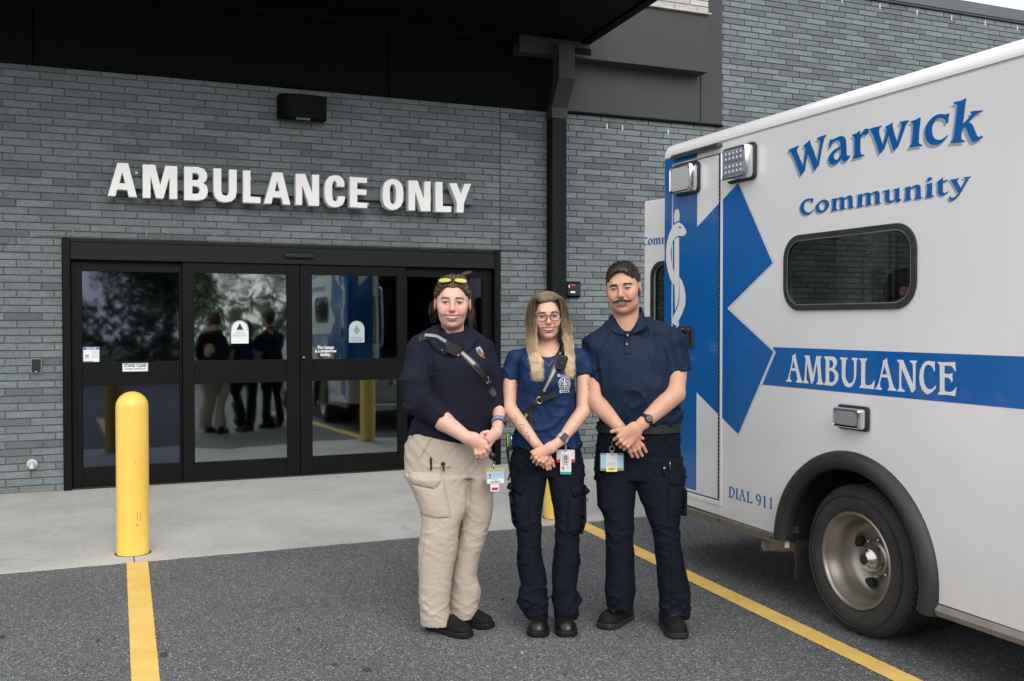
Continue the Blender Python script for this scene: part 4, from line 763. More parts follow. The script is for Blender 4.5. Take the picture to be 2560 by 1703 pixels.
def outline(pts, w, closed=False):
    b = MB()
    for i in range(len(pts)-1):
        a, c = Vector(pts[i]), Vector(pts[i+1]); t = (c-a).normalized(); n = Vector((-t.y, t.x))*w/2
        b.prism([[tuple(a-n), tuple(c-n), tuple(c+n), tuple(a+n)]], sm, .0004, .0008)
    return b
def offs(pts, dpt): return [(p[0]+q[0]*dpt, p[1]+q[1]*dpt) for p, q in zip(pts, [(.3, 1.2), (-1.15, .05), (-2.1, 0), (-1.15, -.05), (.3, -1.2)])]
outline(offs([(4.775, 2.345), (4.458, 1.868), (4.877, 1.626), (4.447, 1.384), (4.765, .90)], .013), .0025).build('star_outline', pm('outline_grey', (.4, .4, .4), .5), am)
b = MB(); b.prism([[(YF+.02, 1.199), (4.543, 1.199), (4.425, 1.384), (4.452, 1.4005), (4.447, 1.410), (YF+.02, 1.410)]], sm, .0004, .001); b.build('blue_stripe', MBV, am)
def decal(name, G, mat, d, label, dy=0, dz=0, parent=am, mf=sm):
    b = MB()
    for loops in G: b.prism([[(p[0]+dy, p[1]+dz) for p in l] for l in loops], mf, d, d+.0005)
    o = b.build(name, mat, parent); o['label'] = label; return o
decal('lettering', GLYPH_NAME[:7], MBV, .0014, 'large blue Warwick lettering')
decal('lettering_shadow', GLYPH_NAME[:7], MGV, .0004, 'grey drop shadow of the large lettering', .014, -.012)
decal('lettering', GLYPH_NAME[7:], MBV, .0014, 'smaller blue Community lettering')
decal('lettering_shadow', GLYPH_NAME[7:], MGV, .0004, 'grey drop shadow of the smaller lettering', .011, -.007)
decal('lettering', GLYPH_AMB, MWV, .0014, 'white AMBULANCE lettering on the blue stripe')
decal('lettering', GLYPH_DIAL, MBV, .0006, 'small blue DIAL 911 lettering')
decal('snake_emblem', GLYPH_SNAKE, MWV, .0056, 'white snake winding round a staff')
# warning lights
def lamp(y0, z0, y1, z1, r, dep, label):
    b = MB(); b.prism([rrect(y0, z0, y1, z1, r)], sm, .0045, .016); g = b.build('light_gasket', MRB, am)
    i = .012; o_ = rrect(y0+i, z0+i, y1-i, z1-i, r-.006); j = .026; in_ = rrect(y0+j, z0+j, y1-j, z1-j, max(.006, r-.016)); k = .018; md = rrect(y0+k, z0+k, y1-k, z1-k, max(.006, r-.010))
    n = len(o_); V = [sm(u, v, .0162) for u, v in o_]+[sm(u, v, .016+dep*.8) for u, v in o_]+[sm(u, v, .016+dep) for u, v in md]+[sm(u, v, .016+dep-.004) for u, v in in_]
    F = []
    for L in range(3):
        for q in range(n): q2 = (q+1) % n; F.append((L*n+q, L*n+q2, (L+1)*n+q2, (L+1)*n+q))
    F = [f[::-1] for f in F]
    b = MB().add(V, F); bz = autosmooth(b.build('light_bezel', MCH, am, label=label), 50)
    return in_, .016+dep-.005
MLN = pm('clear_lens', (.68, .68, .63), .12, 0, spec=.8, coat=1); MLN2 = pm('led_lens', (.30, .31, .36), .12, .2, coat=1)
def lens(y0, z0, y1, z1, d, ribs, name='lens', mat=None, horiz=True):
    b = MB(); b.prism([rrect(y0, z0, y1, z1, .008)], sm, d-.004, d)
    if horiz:
        n = ribs; h = (z1-z0-.012)/n
        for k in range(n):
            a = z0+.006+k*h; b.add([sm(y0+.006, a, d+.0002), sm(y1-.006, a, d+.0002), sm(y1-.006, a+h*.5, d+.004), sm(y0+.006, a+h*.5, d+.004), sm(y1-.006, a+h, d+.0002), sm(y0+.006, a+h, d+.0002)], [(0, 3, 2, 1), (3, 5, 4, 2)])
    return b.build(name, mat or MLN, am)
def screws(pts, d):
    for y, z in pts:
        b = MB(); b.lathe(sm(y, z, d), (-1, 0, 0), [(.007, 0), (.007, .003), (.004, .004), (0, .004)], 10); b.build('screw', pm('screw_dark', (.2, .2, .2), .3, .9), am, True)
i_, d = lamp(5.155, 2.335, 5.42, 2.53, .03, .055, 'chrome bezel of the clear ribbed light'); lens(5.178, 2.36, 5.397, 2.505, d, 16)
screws([(5.192, 2.372), (5.383, 2.372), (5.192, 2.493), (5.383, 2.493)], d)
i_, d = lamp(4.598, 2.345, 4.862, 2.555, .03, .055, 'chrome bezel of the two row LED light')
b = MB(); b.prism([rrect(4.62, 2.368, 4.839, 2.532, .008)], sm, d-.003, d); b.build('lens_plate', pm('plate_silver', (.62, .62, .63), .3, .6), am)
for zz in (2.383, 2.457):
    lens(4.638, zz, 4.822, zz+.06, d+.006, 1, 'led_module', MLN2, False)
    b = MB()
    for r in range(2):
        for c in range(5): b.lathe(sm(4.659+c*.0355, zz+.016+r*.028, d+.006), (-1, 0, 0), [(.014, 0), (.010, .004), (.004, .006), (0, .0062)], 10)
    b.build('led_reflector', pm('led_glow', (.42, .43, .50), .1, .6, coat=1), am, True)
screws([(4.630, 2.38), (4.828, 2.38), (4.630, 2.52), (4.828, 2.52)], d)
i_, d = lamp(3.71, 1.02, 3.92, 1.14, .018, .045, 'chrome bezel of the low side light'); lens(3.732, 1.043, 3.897, 1.117, d, 10, mat=pm('grey_lens', (.33, .34, .34), .12, coat=1))
screws([(3.742, 1.05), (3.887, 1.05), (3.742, 1.11), (3.887, 1.11)], d)
# side window
fo, fi = rrect(3.424, 1.607, 4.353, 2.003, .125, 10), rrect(3.452, 1.635, 4.325, 1.975, .10, 10)
b = MB(); b.prism([fo, fi], sm, .0005, .012); wf_ = autosmooth(b.build('window_frame', MRB, am), 40)
n = len(fi); fi2 = rrect(3.456, 1.639, 4.321, 1.971, .096, 10); b = MB(); b.prism([fi, fi2], sm, .008, .0105); b.build('window_trim', pm('trim_silver', (.45, .45, .45), .3, .8), am)
GW = mat_glass('ambulance_glass', (.85, .95, .92), .09, trans=.33)
b = MB(); b.prism([rrect(3.454, 1.637, 4.323, 1.973, .098, 10)], sm, -.004, .002); b.build('window_pane', GW, am)
# skirt rail, flare, wheel well
b = MB(); b.prism([[(XA+.012, 0), (XA+.035, 0), (XA+.035, .055), (XA-.002, .055), (XA-.002, .04)]], lambda u, v, d: (u, d, v+.337), 4.36, YR-.05); b.build('skirt_rail', MALU, am)
b = MB(); b.prism([[(XA-.004, 0), (XA+.03, 0), (XA+.03, .052), (XA-.004, .052), (XA-.016, .026)]], lambda u, v, d: (u, d, v+.252), YF, 3.33); b.build('skirt_rail', MALU, am)
for y, z in ((4.46, .362), (4.95, .371), (3.20, .279)):
    b = MB(); b.lathe((XA-.002, y, z), (-1, 0, 0), [(.007, 0), (.007, .004), (0, .0045)], 10); b.build('rail_bolt', pm('bolt_dark', (.06, .05, .04), .6, .5), am)
fl = MB(); Vv = []; NS = 44; cs = [(.470, -.02), (.466, .012), (.482, .036), (.513, .045), (.545, .034), (.560, .010), (.562, -.001)]
ang0, ang1 = -.22, math.pi-.02
for k in range(NS+1):
    a = ang0+(ang1-ang0)*k/NS
    for r, d in cs:
        rz = r*1.0; Vv.append((XA-d*1.15, AR[0]-rz*math.cos(a), max(.236, AR[1]-.005+rz*math.sin(a)*.975)))
m = len(cs); F = []
for k in range(NS):
    for q in range(m-1): F.append((k*m+q, k*m+q+1, (k+1)*m+q+1, (k+1)*m+q))
F += [tuple(range(m)), tuple(NS*m+q for q in range(m))[::-1]]
fl.add(Vv, [f[::-1] for f in F]); autosmooth(fl.build('wheel_arch_flare', MRB, am), 60)
b = MB(); Vv = []; F = []
for k in range(25):
    a = -.1+(math.pi+.1)*k/24
    for x in (XA+.02, XA+.62): Vv.append((x, AR[0]-.505*math.cos(a), AR[1]+.505*math.sin(a)))
for k in range(24): F.append((2*k, 2*k+2, 2*k+3, 2*k+1))
b.add(Vv, F); b.add([(XA+.62, AR[0]-.6, .2), (XA+.62, AR[0]+.6, .2), (XA+.62, AR[0]+.6, .95), (XA+.62, AR[0]-.6, .95)], [(0, 1, 2, 3)])
b.build('wheel_well', MUW, am)
b = MB(); b.box((XA+.7, YF-.2, .30), (XB-.7, YR-.25, .55)); b.box((XA+.10, 4.45, .42), (XB-.1, YR-.1, .58)); b.box((XA+.10, YF, .34), (XB-.1, 3.25, .58)); b.box((XA+.05, 4.42, .405), (XB-.05, YR-.07, .415)); b.build('chassis', MUW, am)
# wheel (dual rear) with deep dished rim
MTY = pm('tyre_rubber', (.028, .027, .026), .78, var=.35, vscale=7, bmp=.4, bscale=45, bdist=.003)
def tyre(x0, name, parent, R=.37, W=.235, y=AR[0]):
    c = (x0, y, R); prof = [(.232, .018), (.246, .004), (.265, -.004), (.30, -.008), (.335, .004), (.352, .016), (.362, .026), (.3665, .036), (.366, W/2), (.3655, W-.05), (.362, W-.026), (.335, W-.004), (.30, W+.008), (.246, W-.004), (.232, W-.018)]
    b = MB(); b.lathe(c, (1, 0, 0), prof, 72, up=(0, 0, 1))
    for k in range(64):
        a = 2*math.pi*k/64; M = Matrix.Translation(c) @ Matrix.Rotation(a, 4, 'X')
        for j, (t0, t1) in enumerate(((.034, .066), (.072, .112), (.118, .158), (.164, .200))):
            q = .0 if j % 2 else .5
            M2 = Matrix.Translation(c) @ Matrix.Rotation(a+q*2*math.pi/64, 4, 'X')
            b.box((t0, -.0125, .362), (t1, .0125, R+.0008), .002, M=M2)
    # raised ring and lettering blocks on the sidewall
    b.lathe(c, (1, 0, 0), [(.318, -.0062), (.319, -.0115), (.322, -.0115), (.323, -.0035)], 72)
    for a0, t in ((1.2, 9), (2.9, 9), (4.6, 9)):
        for k in range(t):
            M = Matrix.Translation(c) @ Matrix.Rotation(a0+k*.075, 4, 'X'); b.box((-.0095, -.008, .283), (-.006, .006, .307), .001, M=M)
    return b.build(name, MTY, parent)
ty = tyre(XA+.028, 'tyre', am); autosmooth(ty, 30)
MRM = pm('rim_steel', (.33, .30, .26), .36, .85, var=.12, vscale=9)
b = MB(); cR = (XA+.030, AR[0], .37)
b.lathe(cR, (1, 0, 0), [(.241, .012), (.241, .0), (.234, -.004), (.226, .0), (.221, .012), (.218, .03), (.205, .05), (.196, .09), (.185, .135), (.165, .158), (.13, .168), (.10, .170), (.094, .165), (.088, .14), (.086, .125), (.0, .125)], 72)
rim = b.build('rim', MRM, am, True)
b = MB(); b.lathe(cR, (1, 0, 0), [(.072, .168), (.072, .135), (.068, .105), (.060, .085), (.045, .072), (.034, .066), (.031, .06), (0, .058)][::-1], 36); b.build('hub_cap', pm('hub_chrome', (.55, .53, .5), .15, .95), rim, True)
b = MB(); b.lathe((cR[0]+.057, cR[1], cR[2]), (-1, 0, 0), [(.026, 0), (.026, .002), (0, .0022)], 24); hbdg = b.build('hub_badge', MK, rim)
for a in (24, -71, 114, 204):
    t = R_(a); y, z = AR[0]+.142*math.cos(t), .37+.142*math.sin(t)
    pts = [(.020*math.cos(q), .031*math.sin(q)) for q in np.linspace(0, 2*math.pi, 18)[:-1]]
    ct, st = math.cos(t), math.sin(t)
    b = MB(); b.prism([[(p[0]*ct-p[1]*st, p[0]*st+p[1]*ct) for p in pts]], lambda u, v, d: (cR[0]+.150-d, y+u, z+v), -.02, .012); b.build('rim_hole', MUW, rim)
for k in range(8):
    t = R_(k*45+5); y, z = AR[0]+.092*math.cos(t), .37+.092*math.sin(t)
    b = MB(); b.lathe((cR[0]+.162, y, z), (-1, 0, 0), [(.013, -.01), (.013, .016), (.009, .026), (0, .030)], 10); b.build('wheel_nut', pm('nut_steel', (.45, .43, .4), .25, .95), rim, True)
tyre(XA+.30, 'inner_tyre', am)
b = MB(); M = Matrix.Translation((0, 4.37, 0)); b.box((XA+.09, 4.362, .155), (XA+.40, 4.374, .80), .002); b.build('mud_flap', pm('mud_flap_rubber', (.045, .04, .033), .8, var=.5, vscale=14, bmp=.4, bscale=50, bdist=.003), am)
b = MB(); b.box((XA+.03, 4.345, .40), (XA+.10, 4.40, .86), .004); b.build('flap_bracket', pm('dirty_bracket', (.06, .055, .045), .8, var=.5, vscale=30), am)
b = MB(); P0 = Vector((XA+.13, 4.70, .268)); b.tube([(XA+.60, 4.10, .33), (XA+.42, 4.30, .31), P0], .042, 20, caps=False); b.tube([P0, (XA+.42, 4.30, .31)], .038, 20, caps=False)
b.f = b.f
ex = b.build('exhaust_pipe', pm('exhaust_steel', (.34, .28, .23), .6, .2, var=.35, vscale=30), am, True)
b = MB(); b.tube([P0+Vector((.06, -.08, .01)), P0+Vector((.062, -.082, .01))], .038, 16); b.build('exhaust_hole', MUW, am)
# rear: step, diamond plate, tail lights, open doors
MDP = pm('diamond_plate', (.45, .46, .47), .3, .85)
dp = MB(); dp.box((XA+.05, YR+.001, .43), (XB-.05, YR+.02, .735), .003)
for i in range(26):
    for j in range(6):
        x = XA+.12+i*.082+(j % 2)*.041; z = .455+j*.05; s_ = 1 if (i+j) % 2 else -1
        dp.box((-.016, 0, -.003), (.016, .003, .003), .001, M=Matrix.Translation((x, YR+.0205, z)) @ Matrix.Rotation(s_*.8, 4, 'Y'))
dp.build('kick_plate', MDP, am)
b = MB(); b.box((XA+.28, YR+.03, .30), (XB-.28, YR+.28, .40), .01); b.box((XA+.5, YR-.1, .30), (XA+.6, YR+.03, .40)); b.box((XB-.6, YR-.1, .30), (XB-.5, YR+.03, .40)); b.build('rear_step', MDP, am)
b = MB(); b.box((XA+.32, YR+.022, .78), (XA+.40, YR+.03, .88)); b.build('tail_light', pm('tail_red', (.5, .02, .02), .3), am)
for x0 in (3.50, 5.42):
    b = MB(); b.box((x0, YR+.001, .76), (x0+.12, YR+.035, 1.0), .006); b.build('tail_lamp_box', pm('lamp_amber', (.55, .42, .12), .3), am)
b = MB()
for k in range(7): b.box((4.05+k*.14, YR+.021, .66), (4.12+k*.14, YR+.024, .73))
b.build('reflector_strip', pm('reflector_red', (.55, .02, .03), .4), am)
b = MB()
for k in range(6): b.box((4.121+k*.14, YR+.021, .66), (4.189+k*.14, YR+.024, .73))
b.build('reflector_strip', MWV, am)
def rear_door(hx, ddx, ddy, sgn, lbl, com):
    L = math.hypot(ddx, ddy); dd = (ddx/L, ddy/L); nn = (-dd[1]*sgn, dd[0]*sgn)
    W = .672
    mf = lambda u, v, d: (hx+dd[0]*u+nn[0]*d, YR+.012+dd[1]*u+nn[1]*d, v)
    wo = rrect(.10, 1.30, .578, 1.955, .09, 8); 
    b = MB(); b.prism([[(0.012, .76), (W, .76), (W, 2.408), (W-.012, 2.418), (0.012, 2.418)], wo], mf, -.035, 0); dro = b.build('rear_door', MWP, am); dro['label'] = lbl
    b = MB(); b.prism([rrect(.078, 1.278, .60, 1.977, .11, 8), rrect(.103, 1.303, .575, 1.952, .088, 8)], mf, .0005, .012); b.build('window_frame', MRB, dro)
    b = MB(); b.prism([rrect(.102, 1.302, .576, 1.953, .088, 8)], mf, -.02, -.015); b.build('window_pane', mat_glass('rear_door_glass', (.8, .9, .9), .10, trans=.10) if 'rear_door_glass' not in MATS else MATS['rear_door_glass'], dro)
    b = MB(); b.tube([mf(.615, 1.25, -.035), mf(.615, 1.25, -.075), mf(.615, 1.30, -.085), mf(.615, 2.02, -.085), mf(.600, 2.07, -.080), mf(.55, 2.09, -.036)], .013, 10); b.build('grab_bar', MCH, dro, True)
    if com:
        for mat, dx, dz, d in ((MBV, 0, 0, .0012), (MGV, .004, -.003, .0004)):
            b = MB(); yo = max(p[0] for p in GLYPH_NAME[8][0]); zb = min(p[1] for p in GLYPH_NAME[9][0])
            for gi in (7, 8, 9, 10):
                b.prism([[(min(W-.002, .637+(p[0]-yo)*.48+dx), 2.10+(p[1]-zb)*.70+dz) for p in l] for l in GLYPH_NAME[gi]], mf, d, d+.0004)
            b.build('door_lettering', mat, dro)
    return dro
rear_door(3.826, -.13, .65, 1, 'open rear door with the start of a blue word', True)
rear_door(5.39, .35, .6, -1, 'open rear door on the far side', False)
# cab (ahead of the photographed part)
cabp = [(1.28, .35), (1.28, 2.05), (1.05, 2.12), (.25, 2.10), (-.25, 1.42), (-1.15, 1.28), (-1.32, 1.1), (-1.34, .45), (-1.1, .38)]+[(-.62+.45*math.cos(a), .36+.45*math.sin(a)) for a in np.linspace(math.pi, 0, 12)]+[(-.1, .35)]
b = MB(); b.prism([cabp], lambda u, v, d: (d, u, v), XA+.22, XB-.22); b.build('cab', MWP, am)
b = MB(); b.prism([[(1.1, 1.42), (1.1, 2.0), (.32, 1.98), (-.08, 1.42)]], lambda u, v, d: (XA+.22-d, u, v), .001, .004); b.build('cab_window', GW, am)
b = MB(); b.add([(XA+.3, .20, 2.04), (XB-.3, .20, 2.04), (XB-.3, -.24, 1.47), (XA+.3, -.24, 1.47)], [(0, 1, 2, 3)]); b.v = [(x, y-.02, z+.02) for x, y, z in b.v]; b.build('windscreen', pm('windscreen', (.01, .012, .014), .05), am)
tyre(XA+.24, 'front_tyre', am, y=-.62)
b = MB(); b.lathe((XA+.24, -.62, .37), (1, 0, 0), [(.24, 0), (.22, .01), (.15, -.01), (.06, -.03), (0, -.035)], 32); b.build('front_rim', MRM, am, True)
# ------------------------------------------------------------------ implicit-surface kit for people
f32 = np.float32
class Vol:
    def __init__(s, lo, hi, h):
        s.lo = np.array(lo, f32); s.h = h; n = [int(math.ceil((b-a)/h))+1 for a, b in zip(lo, hi)]
        s.ax = [(lo[i]+h*np.arange(n[i])).astype(f32) for i in range(3)]; s.F = np.full(n, .05, f32)
    def sl(s, bb, m):
        out = []
        for i in range(3):
            a = int(np.searchsorted(s.ax[i], bb[0][i]-m)); b = int(np.searchsorted(s.ax[i], bb[1][i]+m))
            if b-a < 1: return None
            out.append(slice(a, b))
        return tuple(out)
    def op(s, prim, k=0., mode='u'):
        f, bb = prim; r = s.sl(bb, max(k, .004)+2*s.h)
        if r is None: return
        X, Y, Z = s.ax[0][r[0]][:, None, None], s.ax[1][r[1]][None, :, None], s.ax[2][r[2]][None, None, :]
        d = f(X, Y, Z).astype(f32); F = s.F[r]
        if mode == 'u': s.F[r] = smin(F, d, k)
        elif mode == 'c': s.F[r] = -smin(-F, d, k)
    def displace(s, g):
        X, Y, Z = s.ax[0][:, None, None], s.ax[1][None, :, None], s.ax[2][None, None, :]
        m = np.abs(s.F) < .03
        s.F = np.where(m, s.F-g(X, Y, Z), s.F)
def smin(a, b, k):
    if k <= 0: return np.minimum(a, b)
    h = np.clip(.5+.5*(b-a)/k, 0, 1); return b+(a-b)*h-k*h*(1-h)
def cone(a, b, ra, rb, sq=None, bulge=0.):
    """tapered capsule; bulge swells the middle"""
    a = np.array(a, f32); b = np.array(b, f32); ba = b-a; L2 = float(ba@ba)+1e-12
    def f(X, Y, Z):
        px, py, pz = X-a[0], Y-a[1], Z-a[2]
        t = np.clip((px*ba[0]+py*ba[1]+pz*ba[2])/L2, 0, 1)
        dx, dy, dz = px-t*ba[0], py-t*ba[1], pz-t*ba[2]
        if sq: dx, dy, dz = dx/sq[0], dy/sq[1], dz/sq[2]
        r = ra+(rb-ra)*t+(bulge*4*t*(1-t) if bulge else 0)
        return np.sqrt(dx*dx+dy*dy+dz*dz)-r
    R = max(ra, rb)+bulge; R3 = np.array([R*(sq[i] if sq else 1) for i in range(3)])
    return f, (np.minimum(a, b)-R3, np.maximum(a, b)+R3)
def ell(c, r, rot=None):
    c = np.array(c, f32); r = np.array(r, f32)
    M = np.array(Matrix.Rotation(R_(rot[0]), 3, rot[1]), f32).T if rot else None
    def f(X, Y, Z):
        x, y, z = X-c[0], Y-c[1], Z-c[2]
        if M is not None: x, y, z = (M[0, 0]*x+M[0, 1]*y+M[0, 2]*z, M[1, 0]*x+M[1, 1]*y+M[1, 2]*z, M[2, 0]*x+M[2, 1]*y+M[2, 2]*z)
        k0 = np.sqrt((x/r[0])**2+(y/r[1])**2+(z/r[2])**2); k1 = np.sqrt((x/r[0]**2)**2+(y/r[1]**2)**2+(z/r[2]**2)**2)+1e-6
        return k0*(k0-1)/k1
    R = float(r.max()); return f, (c-R, c+R)
def tubez(lev, p=2.3, cap=True, sh=None):
    """lofted column: rows of (z, x-left, x-right, half-depth, y-centre)"""
    L = sorted(lev); z = np.array([l[0] for l in L]); C = [np.array([l[i] for l in L]) for i in range(5)]
    zz = np.linspace(z[0], z[-1], 160); T = []
    for i in range(1, 5):
        v = np.interp(zz, z, C[i]); k = np.ones(9)/9; vp = np.r_[np.full(4, v[0]), v, np.full(4, v[-1])]; T.append(np.convolve(vp, k, 'valid'))
    def f(X, Y, Z):
        xl, xr, dh, yc = [np.interp(Z.ravel(), zz, t).reshape(Z.shape).astype(f32) for t in T]
        a = (xr-xl)/2; xc = (xr+xl)/2
        q = (np.abs((X-xc)/a)**p+np.abs((Y-yc)/dh)**p)**(1/p)
        d = (q-1)*np.minimum(a, dh)
        return np.maximum(d, np.maximum(z[0]-Z, Z-z[-1])) if cap else d
    xl = min(l[1] for l in L); xr = max(l[2] for l in L); y0 = min(l[4]-l[3] for l in L); y1 = max(l[4]+l[3] for l in L)
    return f, (np.array([xl, y0, z[0]]), np.array([xr, y1, z[-1]]))
def half(n, d, bb):   # solid on the side n.p < d
    n = np.array(n, f32)/np.linalg.norm(n)
    return (lambda X, Y, Z: n[0]*X+n[1]*Y+n[2]*Z-d), bb
def clip(prim, pt, nrm):
    f, bb = prim; pt = np.array(pt, f32); n = np.array(nrm, f32); n /= np.linalg.norm(n)
    return (lambda X, Y, Z: np.maximum(f(X, Y, Z), n[0]*(X-pt[0])+n[1]*(Y-pt[1])+n[2]*(Z-pt[2]))), bb
def grow(prim, e): f, bb = prim; return (lambda X, Y, Z: f(X, Y, Z)-e), (bb[0]-e, bb[1]+e)
def xform(prim, M, s):
    """prim given in a frame; M maps frame -> person, s uniform scale"""
    f, bb = prim; Mi = np.array(M.inverted(), f32)
    def g(X, Y, Z):
        x = Mi[0, 0]*X+Mi[0, 1]*Y+Mi[0, 2]*Z+Mi[0, 3]; y = Mi[1, 0]*X+Mi[1, 1]*Y+Mi[1, 2]*Z+Mi[1, 3]; z = Mi[2, 0]*X+Mi[2, 1]*Y+Mi[2, 2]*Z+Mi[2, 3]
        return f(x, y, z)*s
    cs = [M @ Vector((bb[i][0], bb[j][1], bb[k][2])) for i in (0, 1) for j in (0, 1) for k in (0, 1)]
    return g, (np.array([min(c[i] for c in cs) for i in range(3)]), np.array([max(c[i] for c in cs) for i in range(3)]))
_lat = np.random.default_rng(11).uniform(-1, 1, (32, 32, 32)).astype(f32)
def vnoise(x, y, z, seed=0):
    x, y, z = np.broadcast_arrays(x+seed*7.13, y+seed*3.7, z+seed*5.1)
    xi, yi, zi = np.floor(x).astype(int), np.floor(y).astype(int), np.floor(z).astype(int)
    fx, fy, fz = x-xi, y-yi, z-zi; fx, fy, fz = [t*t*(3-2*t) for t in (fx, fy, fz)]
    g = lambda a, b, c: _lat[(xi+a) & 31, (yi+b) & 31, (zi+c) & 31]
    x00 = g(0, 0, 0)*(1-fx)+g(1, 0, 0)*fx; x10 = g(0, 1, 0)*(1-fx)+g(1, 1, 0)*fx
    x01 = g(0, 0, 1)*(1-fx)+g(1, 0, 1)*fx; x11 = g(0, 1, 1)*(1-fx)+g(1, 1, 1)*fx
    return ((x00*(1-fy)+x10*fy)*(1-fz)+(x01*(1-fy)+x11*fy)*fz).astype(f32)
def ridges(x, y, z, seed=0, p=3):
    n = vnoise(x, y, z, seed); return np.maximum(0, 1-np.abs(n)*2.2)**p
def nets(V):
    F = V.F; lo = V.lo; h = V.h; S = F < 0
    cs = [S[i:S.shape[0]-1+i, j:S.shape[1]-1+j, k:S.shape[2]-1+k] for i in (0, 1) for j in (0, 1) for k in (0, 1)]
    sm_ = np.sum([c.astype(np.int8) for c in cs], axis=0); act = (sm_ > 0) & (sm_ < 8)
    I = np.argwhere(act); idx = np.full(act.shape, -1, np.int64); idx[act] = np.arange(len(I))
    acc = np.zeros((len(I), 3)); cnt = np.zeros(len(I))
    C = [np.array([i, j, k]) for i in (0, 1) for j in (0, 1) for k in (0, 1)]
    for a in range(8):
        for b in range(a+1, 8):
            if np.abs(C[a]-C[b]).sum() != 1: continue
            A = I+C[a]; B = I+C[b]; fa = F[A[:, 0], A[:, 1], A[:, 2]]; fb = F[B[:, 0], B[:, 1], B[:, 2]]
            m = (fa < 0) != (fb < 0); t = np.zeros(len(I)); t[m] = fa[m]/(fa[m]-fb[m])
            P = C[a]+(C[b]-C[a])*t[:, None]; acc[m] += P[m]; cnt[m] += 1
    vert = (I+acc/cnt[:, None])*h+lo
    faces = []
    for ax in range(3):
        n = [slice(None)]*3; n1 = list(n); n0 = list(n); n0[ax] = slice(0, -1); n1[ax] = slice(1, None)
        ch = S[tuple(n0)] != S[tuple(n1)]; E = np.argwhere(ch)
        o1, o2 = [(1, 2), (2, 0), (0, 1)][ax]
        ok = (E[:, o1] > 0) & (E[:, o2] > 0) & (E[:, o1] < act.shape[o1]) & (E[:, o2] < act.shape[o2]) & (E[:, ax] < act.shape[ax]); E = E[ok]
        def g(d1, d2):
            Q = E.copy(); Q[:, o1] -= d1; Q[:, o2] -= d2; return idx[Q[:, 0], Q[:, 1], Q[:, 2]]
        q = np.stack([g(1, 1), g(0, 1), g(0, 0), g(1, 0)], 1)
        ins = S[E[:, 0], E[:, 1], E[:, 2]]
        q[~ins] = q[~ins][:, ::-1]; faces.append(q[(q >= 0).all(1)])
    return vert, np.concatenate(faces)
def relax(v, f, it=2, lam=.5):
    v = v.copy(); n = len(v)
    e = np.concatenate([f[:, [0, 1]], f[:, [1, 2]], f[:, [2, 3]], f[:, [3, 0]]]); 
    for _ in range(it):
        s_ = np.zeros_like(v); c = np.zeros(n)
        for a, b in ((0, 1), (1, 0)):
            for k in range(3): s_[:, k] += np.bincount(e[:, a], v[e[:, b], k], n)
            c += np.bincount(e[:, a], minlength=n)
        v += lam*(s_/np.maximum(c, 1)[:, None]-v)
    return v
FW = np.array([math.sin(YAW), math.cos(YAW), 0]); RT = np.array([math.cos(YAW), -math.sin(YAW), 0])
class Person:
    """local frame: x to the camera's right, y away from the camera, z up; base on the ground"""
    def __init__(s, depth, px, label):
        s.D = depth; s.x0 = (px-1280)/2488.9*depth
        b = FW*depth+RT*s.x0; s.base = b
        s.root = thing('person', (float(b[0]), float(b[1]), 0), label, 'person')
    def q(s, px, py, y=0.):      # photo point at local depth y -> local metres
        d = s.D+y; k = (py-851.5)/2488.9; c, n = math.cos(PITCH), math.sin(PITCH)
        ax = d/(c-k*n); return ((px-1280)/2488.9*ax-s.x0, y, CAMH-ax*(n+k*c))
    def c5(s, x, y, d=0.): return s.q(980+x/2.904, 640+y/2.904, d)
    def c6(s, x, y, d=0.): return s.q(980+x/2.904, 1100+y/2.904, d)
    def W(s, v):
        v = np.asarray(v, float); return s.base[None]+v[:, :1]*RT[None]+v[:, 1:2]*FW[None]+v[:, 2:3]*np.array([[0, 0, 1.]])
    def w1(s, p): return tuple(s.W([p])[0])
    def mesh(s, name, v, f, mat, parent=None, attrs=None, smooth=True, label=None):
        o = link_mesh(name, s.W(v), np.asarray(f), mat, parent or s.root, smooth, attrs=attrs)
        if label: o['label'] = label
        return o
    def mb(s, b, name, mat, parent=None, smooth=False, label=None):
        b.v = [tuple(x) for x in s.W(np.array([tuple(v) for v in b.v], float))]
        o = b.build(name, mat, parent or s.root, smooth)
        if label: o['label'] = label
        return o
def levels(P, rows, conv, hd, yc):
    """rows: (photo y, x-left, x-right); hd, yc: half depth / centre as [(z, value)...]"""
    out = []
    for y, xl, xr in rows:
        a = conv(xl, y, 0); z = a[2]; c = float(np.interp(z, [k[0] for k in yc], [k[1] for k in yc])); h_ = float(np.interp(z, [k[0] for k in hd], [k[1] for k in hd]))
        a = conv(xl, y, c); b = conv(xr, y, c); out.append((a[2], a[0], b[0], h_, c))
    return out
class Drape:
    def __init__(s, v, f): s.t = BVHTree.FromPolygons([tuple(p) for p in v], [tuple(p) for p in f])
    def y(s, x, z, default=None):
        h = s.t.ray_cast(Vector((x, -1.5, z)), Vector((0, 1, 0)))
        return h[0].y if h[0] is not None else default
